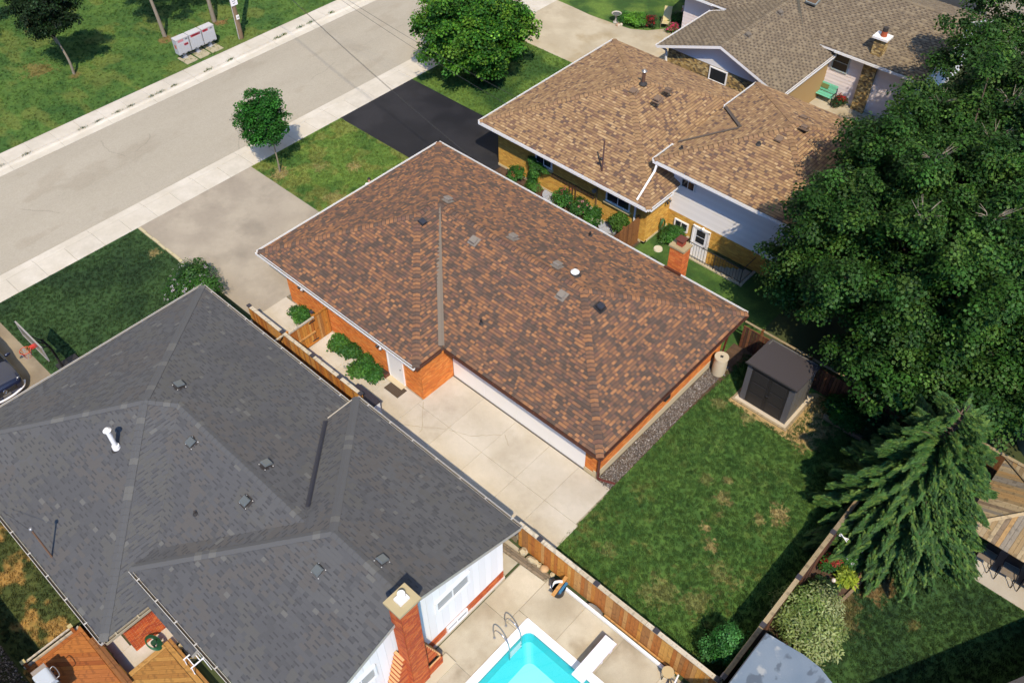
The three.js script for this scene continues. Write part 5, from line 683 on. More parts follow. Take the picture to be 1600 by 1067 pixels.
// ---------------------------------------------------------------- wood
const T_wood = (() => { const r = RNG(61); return tex(256, 1024, (i, j, u, v) => { const x = u * 26, y = v * 5; const n = fbm(x, y * 0.6, 4), k = fbm(x * 5, y * 0.8, 2); const s = 0.72 + 0.36 * n + 0.16 * (k - 0.5) + (r() - 0.5) * 0.06 - 0.25 * smooth(0.72, 0.8, vnoise(u * 9, v * 14)); return [s, s * 0.98, s * 0.94]; }); })();
const woods = (cols, rough = 0.85) => cols.map((c) => M(c, rough, { map: T_wood }));
const CEDAR = woods([A(236, 164, 66), A(224, 146, 54), A(242, 180, 86), A(208, 128, 50), A(230, 172, 98), A(192, 132, 68)]), CEDARCAP = woods([A(232, 222, 200), A(222, 210, 184)]), WEATHER = woods([A(178, 160, 124), A(192, 174, 138), A(160, 144, 114)]), REDWOOD = woods([A(106, 62, 40), A(124, 74, 46), A(88, 54, 38), A(140, 92, 58)]), BROWNW = woods([A(150, 98, 52), A(168, 112, 60), A(132, 84, 44)]);
function fence(name, label, a, b, h, o) {       // from a to b (plan), boards on the side o.out
  const t = thing(name, label, o.category || 'fence'), dx = b[0] - a[0], dz = b[1] - a[1], L = Math.hypot(dx, dz), ux = dx / L, uz = dz / L, ang = Math.atan2(-dz, dx), r = RNG(Math.round(L * 77 + h * 10)), P = (u, k = 0) => [a[0] + ux * u + o.out[0] * k, a[1] + uz * u + o.out[1] * k];
  for (const u of o.posts) { const p = P(u); const ps = mesh('post', new GB().box(p[0], h / 2 + 0.02, p[1], 0.1, h + 0.04, 0.1, ang, [1, 1, 1], r() * 3), o.post[0], t); if (o.capm) mesh('post_cap', new GB().box(p[0], h + 0.035, p[1], o.bracket || 0.2, 0.05, 0.18, ang), o.capm, ps); }
  const rails = o.rails || [h - 0.14, 0.3]; for (const y of rails) { const p = P(L / 2, 0.01); mesh('rail', new GB().box(p[0], y, p[1], L, 0.09, 0.05, ang, [1, 1, 1], r()), o.post[0], t); }
  if (o.cap) { const n = Math.max(1, Math.round(L / 2.5)); for (let k = 0; k < n; k++) { const p = P(L * (k + 0.5) / n); mesh('cap_board', new GB().box(p[0], h + 0.0, p[1], L / n - 0.012, 0.035, o.capW || 0.15, ang, [1, 1, 1], r() * 4), o.cap[k % o.cap.length], t); } }
  const bw = o.bw || 0.14, top = o.top || h - 0.03; for (let u = 0.02; u < L - 0.05; u += bw + (o.gap ?? 0.008)) { const w = Math.min(bw, L - u), p = P(u + w / 2, 0.045 + r() * 0.006 + (o.alt ? (Math.round(u / bw) % 2) * -0.07 : 0)); mesh('board', new GB().box(p[0], top / 2 + 0.03, p[1], w, top - 0.04, 0.02, ang, [1, 1, 1], r() * 5), o.boards[Math.floor(r() * o.boards.length)], t); }
  return t;
}
const BRACKET = M(A(64, 62, 70), 0.6);
fence('board_fence', 'new cedar board fence between pool and back lawn', [-0.3, 4.3], [8.38, 4.3], 1.5, { out: [0, 1], posts: [1.02, 3.64, 6.2, 8.64], post: CEDAR, boards: CEDAR, cap: CEDARCAP, capm: BRACKET, capW: 0.17, bw: 0.15 });
fence('board_fence', 'cedar board fence along the gutter of the grey roof', [-16.85, 4.26], [-9.1, 4.26], 1.7, { out: [0, 1], posts: [0.06, 2.48, 4.57, 6.37, 7.7], post: CEDAR, boards: CEDAR, cap: CEDARCAP, capm: BRACKET, capW: 0.16, bw: 0.1, gap: 0.03 });
fence('board_fence', 'low grey timber fence beside the concrete yard', [-8.7, 4.3], [-0.35, 4.3], 0.55, { out: [0, 1], posts: [0.1, 2.8, 5.5, 8.2], post: WEATHER, boards: WEATHER, cap: woods([A(150, 142, 116), A(140, 134, 112)]), capm: BRACKET, bw: 0.14, rails: [0.4] });
fence('rail_fence', 'weathered fence with grey cap rail beside the variegated shrub', [8.45, -9.9], [8.45, 4.25], 1.75, { out: [1, 0], posts: [0.1, 2.4, 4.7, 7.0, 9.4, 11.75, 14.1], post: WEATHER, boards: REDWOOD, cap: WEATHER, capm: BRACKET, capW: 0.16, bw: 0.14 });
fence('board_fence', 'dark red brown fence behind the shed', [0.3, -10.02], [8.4, -10.02], 1.62, { out: [0, 1], posts: [0.9, 3.3, 5.7, 8.0], post: BROWNW, boards: REDWOOD, cap: WEATHER, capW: 0.1, top: 1.36, rails: [1.3, 0.3], bw: 0.12, gap: 0.02 });
fence('board_fence', 'weathered fence behind the gazebo', [8.6, -10.45], [19, -10.45], 1.7, { out: [0, 1], posts: [0.1, 2.4, 4.8, 7.2, 9.6], post: WEATHER, boards: BROWNW, cap: WEATHER, capW: 0.14, bw: 0.14 });
fence('side_gate', 'brown board gate between the two brick houses', [-7.55, -12.7], [-7.55, -8.8], 1.75, { out: [1, 0], posts: [0.1, 1.3, 3.8], post: BROWNW, boards: BROWNW, bw: 0.12, category: 'gate' });
{ // gate across the walkway: leaf, fixed panel, latch bar
  const t = thing('garden_gate', 'wooden walkway gate with diagonal brace beside the orange wall', 'gate', [-14.25, 0, 0]), r = RNG(71);
  for (const [z, h] of [[4.12, 1.7], [2.7, 1.85], [1.98, 1.75]]) mesh('post', new GB().box(0, h / 2, z, 0.1, h, 0.1, 0, [1, 1, 1], r()), CEDAR[1], t);
  for (let z = 2.8, k = 0; z < 4.04; z += 0.125, k++) mesh('board', new GB().box(0.05, 0.87, z + 0.06, 0.02, 1.5, 0.115, 0, [1, 1, 1], r() * 4), CEDAR[Math.floor(r() * 6)], t);
  for (let z = 2.04; z < 2.64; z += 0.125) mesh('board', new GB().box(0.06, 0.86, z + 0.06, 0.02, 1.6, 0.115, 0, [1, 1, 1], r() * 4), CEDAR[Math.floor(r() * 6)], t);
  mesh('rail', new GB().box(0.09, 1.62, 3.4, 0.05, 0.1, 1.4), CEDARCAP[0], t); mesh('rail', new GB().box(0.09, 0.75, 3.4, 0.05, 0.09, 1.25), CEDAR[4], t); mesh('rail', new GB().box(0.09, 1.68, 2.33, 0.05, 0.09, 0.75), CEDAR[1], t); mesh('rail', new GB().box(0.09, 0.15, 3.4, 0.05, 0.09, 1.25), CEDAR[1], t);
  for (const z of [2.72]) for (const y of [1.45, 0.3]) mesh('hinge', new GB().box(0.12, y, z + 0.15, 0.012, 0.05, 0.34), BLACKM, t); mesh('post_cap', new GB().box(0, 1.87, 2.7, 0.18, 0.06, 0.14), BRACKET, t);
  mesh('arch_bar', new GB().box(0.02, 1.66, 4.5, 0.07, 0.06, 0.7), CEDARCAP[1], t);
}
// trellis on the yellow wall
{ const t = thing('trellis', 'brown wooden ladder trellis on the yellow brick wall', 'trellis', [0, 0, -12.72]), m = M(A(92, 62, 42), 0.85); mesh('rail', new GB().box(-12.2, 1.42, 0, 3.5, 0.035, 0.03).box(-12.2, 1.24, 0, 3.5, 0.035, 0.03), m, t); for (let x = -13.9; x < -10.4; x += 0.2) mesh('rung', new GB().box(x, 1.33, 0.02, 0.025, 0.2, 0.025), m, t); for (const x of [-12.05, -11.85, -11.65]) mesh('upright', new GB().box(x, 0.72, 0.045, 0.035, 1.36, 0.03), m, t); }
// window wells and boards along the yellow wall
for (const [x, lbl] of [[-13.0, 'clear plastic window well cover below the trellis'], [-9.15, 'clear plastic window well cover below the wide window']]) { const t = thing('window_well', lbl, 'window well', [x, 0, -12.45]); mesh('well', new GB().geo(new THREE.CylinderGeometry(0.62, 0.62, 0.25, 20, 1, true, -Math.PI / 2, Math.PI), new THREE.Matrix4().makeTranslation(0, 0.12, -0.1)), M(A(160, 160, 158), 0.5, { side: THREE.DoubleSide, metalness: 0.4 }), t); mesh('cover', new GB().geo(new THREE.CylinderGeometry(0.64, 0.64, 0.025, 20, 1, false, -Math.PI / 2, Math.PI), new THREE.Matrix4().makeTranslation(0, 0.26, -0.1)), M(A(190, 194, 198), 0.25), t); mesh('rib', new GB().box(-0.2, 0.28, 0.15, 0.03, 0.02, 0.5).box(0.2, 0.28, 0.15, 0.03, 0.02, 0.5), M(A(170, 174, 178), 0.3), t); }
{ const t = thing('timber_stack', 'short weathered boards leaning by the brown gate', 'timber', [-8.3, 0.03, -11.7], 0.5); for (let k = 0; k < 4; k++) mesh('board', new GB().box(0, 0.05 + k * 0.005, k * 0.2, 1.2, 0.05, 0.16), WEATHER[k % 3], t); }
// obelisk plant support by the yellow wall
{ const t = thing('plant_support', 'rusty thin plant support in the mulch bed', 'plant support', [-13.1, 0, -11.4]), m = M(A(128, 72, 58), 0.8); for (const [a, c] of [[-1, -1], [1, -1], [1, 1], [-1, 1]]) mesh('leg', new GB().rod([a * 0.15, 0, c * 0.15], [a * 0.06, 1.4, c * 0.06], 0.014), m, t); mesh('ring', new GB().geo(new THREE.TorusGeometry(0.13, 0.012, 6, 16).rotateX(Math.PI / 2), new THREE.Matrix4().makeTranslation(0, 0.7, 0)), m, t); mesh('finial', new GB().geo(new THREE.TorusGeometry(0.18, 0.014, 6, 18, Math.PI), new THREE.Matrix4().makeTranslation(0, 1.4, 0)), m, t); }
{ const t = thing('stone_disc', 'round pale stepping stone in the side lawn', 'stepping stone', [-6.38, 0, -13.25]); t.position.z = -12.95; mesh('stone', new THREE.CylinderGeometry(0.22, 0.24, 0.08, 24).translate(0, 0.04, 0), M(A(232, 224, 196), 0.9), t); }
{ const t = thing('hose_reel', 'green garden hose hung on the yellow brick wall', 'hose', [-7.08, 0.55, -14.1]); for (let k = 0; k < 5; k++) mesh('coil', new THREE.TorusGeometry(0.3 - k * 0.015, 0.018, 6, 28).scale(0.7, 1.25, 1).rotateY(Math.PI / 2).translate(0.03 + k * 0.022, 0, (k % 2) * 0.02), M(A(60, 110, 56), 0.6), t); mesh('hook', new GB().box(0, 0.34, 0, 0.14, 0.06, 0.1), M(A(140, 120, 80), 0.6), t); }
{ const t = thing('floodlight', 'black twin floodlight on the yellow brick wall', 'light', [-7.12, 2.0, -14.3]); mesh('base', new GB().box(0, 0, 0, 0.08, 0.12, 0.12), BLACKM, t); for (const s of [-1, 1]) mesh('lamp_head', new GB().rod([0.04, 0, s * 0.05], [0.2, -0.1, s * 0.12], 0.04, 0.07), BLACKM, t); }
// ---------------------------------------------------------------- back yard
{ // shed
  const t = thing('garden_shed', 'dark grey resin garden shed with double doors', 'shed', [3.09, 0.06, -8.35]), W = 2.22, D = 1.9, dk = M(A(58, 55, 55), 0.6), lt = M(A(98, 98, 100), 0.6), sd = M(A(112, 110, 104), 0.6), bl = M(A(40, 38, 38), 0.6);
  const wl = new GB(); wl.box(-W / 2 + 0.03, 1.08, 0, 0.05, 2.16, D - 0.06).box(0, 1.08, -D / 2 + 0.03, W - 0.1, 2.16, 0.05); mesh('wall', wl, sd, t);
  for (let k = 0; k < 5; k++) mesh('side_panel', new GB().box(W / 2 - 0.03, 1.08, -D / 2 + 0.08 + (k + 0.5) * (D - 0.14) / 5, 0.05, 2.14, (D - 0.14) / 5 - 0.015), sd, t);
  mesh('corner_post', new GB().box(-W / 2 + 0.12, 1.08, D / 2 - 0.03, 0.24, 2.16, 0.06), lt, t); mesh('corner_post', new GB().box(W / 2 - 0.12, 1.08, D / 2 - 0.03, 0.24, 2.16, 0.06), lt, t);
  for (const s of [-1, 1]) { const d = mesh('door', new GB().box(s * 0.43, 1.04, D / 2 - 0.02, 0.85, 2.02, 0.05), bl, t); for (const y of [0.4, 1.05, 1.7]) mesh('door_panel', new GB().box(s * 0.43, y, D / 2 + 0.012, 0.66, 0.56, 0.02), M(A(48, 46, 46), 0.55), d); if (s > 0) mesh('handle', new GB().box(0.08, 1.0, D / 2 + 0.04, 0.14, 0.04, 0.05), BLACKM, d); }
  mesh('lintel', new GB().box(0, 2.12, D / 2 - 0.02, W - 0.4, 0.1, 0.08), bl, t);
  const g = new GB(), X = W / 2 + 0.08, Z0 = -D / 2 - 0.06, Z1 = D / 2 + 0.1; for (let k = 0; k < 8; k++) { const za = Z0 + (Z1 - Z0) * k / 8, zb = Z0 + (Z1 - Z0) * (k + 1) / 8, ya = 2.12 + 0.2 * k / 8, yb = 2.12 + 0.2 * (k + 1) / 8; g.quad([-X, yb, zb], [X, yb, zb], [X, ya, za], [-X, ya, za], [1, 1, 1]); } g.quad([-X, 2.22, Z1], [X, 2.22, Z1], [X, 2.32, Z1], [-X, 2.32, Z1]); g.quad([X, 2.22, Z1], [X, 2.02, Z0], [X, 2.12, Z0], [X, 2.32, Z1]); g.quad([-X, 2.02, Z0], [-X, 2.22, Z1], [-X, 2.32, Z1], [-X, 2.12, Z0]); g.quad([X, 2.02, Z0], [-X, 2.02, Z0], [-X, 2.12, Z0], [X, 2.12, Z0]); g.quad([-X, 2.02, Z0], [X, 2.02, Z0], [X, 2.22, Z1], [-X, 2.22, Z1]);
  const rf = mesh('roof', g, M(A(74, 68, 68), 0.7), t); mesh('roof_edge', new GB().box(0, 2.31, Z1 + 0.015, 2 * X + 0.04, 0.07, 0.05), dk, rf);
  const p = thing('shed_pad', 'pale pad with timber rim under the grey shed', 'pad', [3.09, 0, -8.35]); mesh('slab', new GB().box(0, 0.028, 0, 2.5, 0.056, 2.25), M(A(224, 208, 178), 0.9), p); for (const s of [-1, 1]) mesh('timber', new GB().box(0, 0.035, s * 1.17, 2.66, 0.07, 0.09), WEATHER[1], p); for (const s of [-1, 1]) mesh('timber', new GB().box(s * 1.29, 0.035, 0, 0.09, 0.07, 2.25), WEATHER[0], p);
}
{ const t = thing('rain_barrel', 'cream ribbed barrel at the corner of the gravel strip', 'barrel', [0.5, 0.02, -8.0]), c = M(A(222, 208, 176), 0.6); const pts = []; for (let k = 0; k <= 24; k++) pts.push(new THREE.Vector2(0.29 + 0.02 * Math.sin(k / 24 * Math.PI) + (k % 4 === 0 ? -0.008 : 0), k / 24 * 1.0)); mesh('drum', new THREE.LatheGeometry(pts, 32), c, t); mesh('lid', new THREE.CylinderGeometry(0.3, 0.315, 0.06, 32).translate(0, 1.03, 0), c, t); mesh('rim', new THREE.TorusGeometry(0.3, 0.018, 8, 32).rotateX(Math.PI / 2).translate(0, 1.05, 0), c, t); mesh('opening', new GB().box(0, 1.068, 0, 0.13, 0.02, 0.11, 0.3), BLACKM, t); mesh('tap', new GB().rod([0.3, 0.15, 0.05], [0.38, 0.13, 0.05], 0.02), METAL, t); }
{ const t = thing('timber_edging', 'weathered sleeper edging in front of the vivid shrub', 'edging', [6.2, 0, -8.85]); for (let k = 0; k < 2; k++) mesh('sleeper', new GB().box((k - 0.5) * 0.98, 0.12, 0, 0.96, 0.22, 0.16, 0.03), WEATHER[k], t); mesh('stake', new GB().box(-0.95, 0.15, 0.02, 0.08, 0.3, 0.08), WEATHER[2], t); }
// ---------------------------------------------------------------- concrete yard things
{ const t = thing('door_mat', 'dark brown ribbed door mat before the white door', 'mat', [-9.42, 0.036, 2.31]); mesh('mat', new GB().box(0, 0.012, 0, 0.88, 0.024, 0.56), M(A(86, 72, 58), 0.98), t); for (let k = 0; k < 13; k++) mesh('rib', new GB().box(-0.4 + k * 0.066, 0.027, 0, 0.03, 0.012, 0.53), M(A(102, 86, 68), 0.98), t); }
{ const t = thing('planter_box', 'small brown planter trough beside the white door', 'planter', [-10.42, 0.03, 2.05]); mesh('box', new GB().box(0, 0.1, 0, 0.5, 0.2, 0.26), M(A(120, 70, 46), 0.8), t); mesh('soil', new GB().box(0, 0.19, 0, 0.44, 0.03, 0.2), M(A(70, 50, 38), 0.95), t); }
{ const t = thing('storage_bench', 'navy lidded storage bench with white sides', 'bench', [-9.4, 0.03, 3.92]); for (const s of [-1, 1]) mesh('end_panel', new GB().box(s * 0.66, 0.5, 0, 0.05, 1.0, 0.42), M([0.62, 0.64, 0.66], 0.5), t); mesh('front_panel', new GB().box(0, 0.5, -0.19, 1.28, 1.0, 0.04), M([0.62, 0.64, 0.66], 0.5), t); mesh('back_panel', new GB().box(0, 0.5, 0.19, 1.28, 1.0, 0.04), M([0.62, 0.64, 0.66], 0.5), t); mesh('lid', new GB().box(0, 1.04, 0, 1.44, 0.07, 0.5), M(A(52, 48, 60), 0.65), t); }
for (const [x, lbl] of [[-6.9, 'small black drain block by the low grey fence'], [-4.4, 'black downpipe shoe on the low grey fence'], [-2.15, 'dark square bracket near the end of the low grey fence']]) { const t = thing('bracket_block', lbl, 'bracket', [x, 0.6, 4.22], 0, 'dark blocks along the low fence'); mesh('block', new GB().box(0, 0.03, 0, 0.16, 0.1, 0.14), BLACKM, t); mesh('lip', new GB().box(0, 0.09, 0, 0.2, 0.02, 0.17), DARKGREY, t); }
// ---------------------------------------------------------------- pool
{
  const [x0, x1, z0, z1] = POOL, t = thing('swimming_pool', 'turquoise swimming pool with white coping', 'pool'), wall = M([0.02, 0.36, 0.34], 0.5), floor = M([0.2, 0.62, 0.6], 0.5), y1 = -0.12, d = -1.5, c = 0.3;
  const g = new GB(), i = [x0 + c, x1 - c, z0 + c, z1]; const Q = (X0, X1, Z0, Z1, y) => [[X0, y, Z0], [X1, y, Z0], [X1, y, Z1], [X0, y, Z1]], r0 = 0.35;
  const ring = (X0, X1, Z0, Z1, y, rr) => { const p = []; for (const [cx, cz, a0] of [[X0 + rr, Z0 + rr, Math.PI], [X1 - rr, Z0 + rr, 1.5 * Math.PI], [X1 - rr, Z1 - rr, 0], [X0 + rr, Z1 - rr, 0.5 * Math.PI]]) for (let k = 0; k <= 6; k++) { const a = a0 + k / 6 * Math.PI / 2; p.push([cx + Math.cos(a) * rr, y, cz + Math.sin(a) * rr]); } return p; };
  const R1 = ring(i[0], i[1], i[2], i[3], 0.0, 0.3), R2 = ring(i[0], i[1], i[2], i[3], -0.75, 0.3), R3 = ring(i[0] + 0.45, i[1] - 0.45, i[2] + 0.45, i[3] - 0.45, -1.1, 0.3), N = R1.length;
  const wg = new GB(), fg = new GB(); for (let k = 0; k < N; k++) { const n = (k + 1) % N; wg.quad(R2[k], R2[n], R1[n], R1[k]); wg.quad(R3[k], R3[n], R2[n], R2[k]); } for (let k = 1; k + 1 < N; k++) fg.tri(R3[0], R3[k + 1], R3[k]);
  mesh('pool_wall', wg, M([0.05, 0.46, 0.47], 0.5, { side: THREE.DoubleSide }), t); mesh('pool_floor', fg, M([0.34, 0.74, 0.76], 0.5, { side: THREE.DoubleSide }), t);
  const W = ring(i[0], i[1], i[2], i[3], y1, 0.3), r = RNG(3); const wt = tex(512, 512, (a, b, u, v) => { const s = (f, k) => Math.sin(6.283 * (f * u + k * v)); return 0.5 + 0.12 * (s(3, 2) + s(-2, 4) + s(5, -3) + s(7, 4)) * 0.5 + 0.1 * (s(9, -7) + s(11, 6)) * 0.5; }, false); const wtg = new GB(); for (let k = 1; k + 1 < N; k++) wtg.tri(W[0], W[k + 1], W[k], [1, 1, 1], [W[0][0] / 2, W[0][2] / 2], [W[k + 1][0] / 2, W[k + 1][2] / 2], [W[k][0] / 2, W[k][2] / 2], [0, 1, 0]);
  mesh('water', wtg, M([0.76, 0.97, 0.98], 0.03, { transmission: 1, thickness: 0, ior: 1.33, bumpMap: wt, bumpScale: 0.07, key: 'water' }), t);
  const O = ring(x0, x1, z0, z1, 0.06, 0.06); const ib = ring(i[0], i[1], i[2], i[3], 0.06, 0.3); const cg = new GB(); for (let k = 0; k < N; k++) { const n = (k + 1) % N; cg.quad(O[k], ib[k], ib[n], O[n]); cg.quad(ib[k], [ib[k][0], -0.06, ib[k][2]], [ib[n][0], -0.06, ib[n][2]], ib[n]); cg.quad([O[k][0], -0.1, O[k][2]], O[k], O[n], [O[n][0], -0.1, O[n][2]]); } mesh('coping', cg, M([0.76, 0.75, 0.74], 0.6, { side: THREE.DoubleSide }), t);
  const b = thing('diving_board', 'white diving board on a low stand', 'diving board', [4.73, 0.06, 6.06]); mesh('board', new GB().box(0, 0.42, 0, 0.45, 0.05, 1.85), M([0.76, 0.75, 0.76], 0.55), b); mesh('stand', new GB().box(0, 0.2, -0.72, 0.4, 0.36, 0.14).box(0, 0.2, -0.2, 0.4, 0.36, 0.1), M([0.6, 0.58, 0.6], 0.6), b); for (const s of [-1, 1]) mesh('edge', new GB().box(s * 0.232, 0.42, 0, 0.016, 0.06, 1.85), M([0.64, 0.6, 0.66], 0.6), b);
  const l = thing('pool_ladder', 'pair of chrome ladder rails curving into the pool', 'ladder', [0, 0.04, 0]); for (const z of [7.05, 7.65]) { const rr = mesh('rail', new GB().tube([[1.55, -0.02, z], [1.55, 0.45, z], [1.68, 0.72, z], [1.95, 0.74, z], [2.2, 0.5, z], [2.27, 0, z], [2.27, -0.75, z]], 0.022, [1, 1, 1], 36, 8), M([0.42, 0.44, 0.46], 0.22, { metalness: 0.9 }), l); mesh('flange', new THREE.CylinderGeometry(0.05, 0.05, 0.02, 16).translate(1.55, -0.005, z), METAL, rr); } for (const y of [-0.3, -0.55]) mesh('tread', new GB().box(2.27, y, 7.35, 0.07, 0.03, 0.6), M([0.5, 0.52, 0.52], 0.4), l);
}
// along the pool fence
{ const t = thing('landscape_timber', 'row of grey landscape timbers along the pool fence', 'timber', [0.35, 0.03, 4.78], 0.06); for (let k = 0; k < 3; k++) mesh('timber', new GB().box((k - 1) * 0.01, 0.05, (k - 1) * 0.1, 2.35 - k * 0.15, 0.1, 0.09, 0, [1, 1, 1], k), woods([A(150, 134, 108), A(136, 122, 100), A(162, 146, 120)])[k], t); }
{ const r = RNG(81); [[0.09, 4.5, 0.19, 'pale square stone behind the grey timbers'], [0.58, 4.55, 0.2, 'long wedge of pale stone behind the grey timbers'], [0.9, 4.52, 0.12, 'small pale stone between wedge and round stone'], [1.15, 4.5, 0.17, 'round tan stone behind the grey timbers'], [1.5, 4.48, 0.12, 'pinkish small stone by the round bin']].forEach(([x, z, s, l], i) => { const g = new THREE.DodecahedronGeometry(s, i === 3 ? 2 : 0), P = g.attributes.position; for (let k = 0; k < P.count; k++) { const n = 0.85 + 0.25 * vnoise(P.getX(k) * 9 + i * 7, P.getZ(k) * 9 + P.getY(k) * 5); P.setXYZ(k, P.getX(k) * n * (i === 1 ? 1.5 : 1), P.getY(k) * n * 0.8, P.getZ(k) * n * (i === 1 ? 0.7 : 1)); } g.computeVertexNormals(); g.translate(0, s * 0.6, 0); const t = thing('garden_stone', l, 'stone', [x, 0.03, z], r() * 2, 'stones along the pool fence'); mesh('stone', g, M(i === 3 ? A(214, 176, 126) : A(206, 190, 150), 0.9), t); }); }
{ const t = thing('round_bin', 'black round bin with blue tools and a plank across', 'bin', [2.12, 0.03, 4.86]); const pts = [[0.2, 0], [0.22, 0.05], [0.25, 0.5], [0.28, 0.56], [0.24, 0.55], [0.21, 0.06], [0, 0.05]].map((p) => new THREE.Vector2(...p)); mesh('bucket', new THREE.LatheGeometry(pts, 28), M([0.012, 0.014, 0.016], 0.5, { side: THREE.DoubleSide }), t); mesh('plank', new GB().box(0.04, 0.6, 0, 0.13, 0.03, 0.92, 0.12), CEDAR[4], t); mesh('blue_tool', new GB().box(0.17, 0.55, -0.05, 0.09, 0.06, 0.5, 0.12), M(A(60, 130, 170), 0.5), t); mesh('blue_tool', new GB().box(0.12, 0.5, 0.05, 0.06, 0.06, 0.4, 0.3), M(A(40, 80, 120), 0.5), t); mesh('white_hose', new GB().tube([[-0.26, 0.3, 0.12], [-0.22, 0.5, -0.02], [-0.08, 0.6, -0.14], [0.02, 0.62, -0.2]], 0.055, [1, 1, 1], 16, 8), WHITE, t); }
{ const t = thing('white_kerb', 'long white painted kerb along the pool fence', 'kerb', [4.6, 0.02, 4.57]); for (let k = 0; k < 2; k++) mesh('rail', new GB().box((k - 0.5) * 2.42, 0.08, 0, 2.41, 0.14, 0.09), WHITE, t); mesh('batten', new GB().box(0.9, 0.1, -0.14, 3.2, 0.05, 0.06), CEDAR[4], t); }
{ const t = thing('grey_basin', 'old grey metal basin leaning on the cedar boards', 'basin', [3.55, 0.14, 4.45]); const g = new THREE.LatheGeometry([[0, 0], [0.2, 0.01], [0.26, 0.08], [0.28, 0.08], [0.22, -0.01], [0, -0.02]].map((p) => new THREE.Vector2(...p)), 24); g.scale(1.2, 1, 0.5); g.rotateX(0.9); mesh('bowl', g, M(A(150, 142, 128), 0.6, { side: THREE.DoubleSide }), t); mesh('rim', new THREE.TorusGeometry(0.27, 0.014, 6, 24).rotateX(Math.PI / 2).scale(1.2, 1, 0.5).translate(0, 0.08, 0).rotateX(0.9), M(A(110, 104, 96), 0.5), t); }
{ const t = thing('round_stool', 'round tan stool top at the end of the white kerb', 'stool', [6.85, 0.03, 4.75]); mesh('seat', new THREE.CylinderGeometry(0.21, 0.21, 0.05, 28).translate(0, 0.46, 0), M(A(214, 192, 144), 0.8), t); for (const a of [0.5, 2.07, 3.64, 5.2]) mesh('leg', new GB().rod([Math.cos(a) * 0.18, 0, Math.sin(a) * 0.18], [Math.cos(a) * 0.13, 0.44, Math.sin(a) * 0.13], 0.018), BLACKM, t); }
{ const t = thing('pvc_rack', 'white pipe rack beside the round stool', 'rack', [7.25, 0.03, 5.0], 0.2); const m = M([0.74, 0.74, 0.74], 0.4); mesh('bar', new GB().rod([0, 0.5, -0.4], [0, 0.5, 0.55], 0.032), m, t); mesh('bar', new GB().rod([0.22, 0.42, -0.05], [0.22, 0.42, 0.5], 0.028), m, t); for (const z of [-0.1, 0.45]) { mesh('leg', new GB().rod([0, 0, z], [0, 0.5, z], 0.028), m, t); mesh('rung', new GB().rod([0, 0.46, z], [0.22, 0.42, z], 0.024), m, t); mesh('leg', new GB().rod([0.22, 0, z], [0.22, 0.42, z], 0.026), m, t); } }
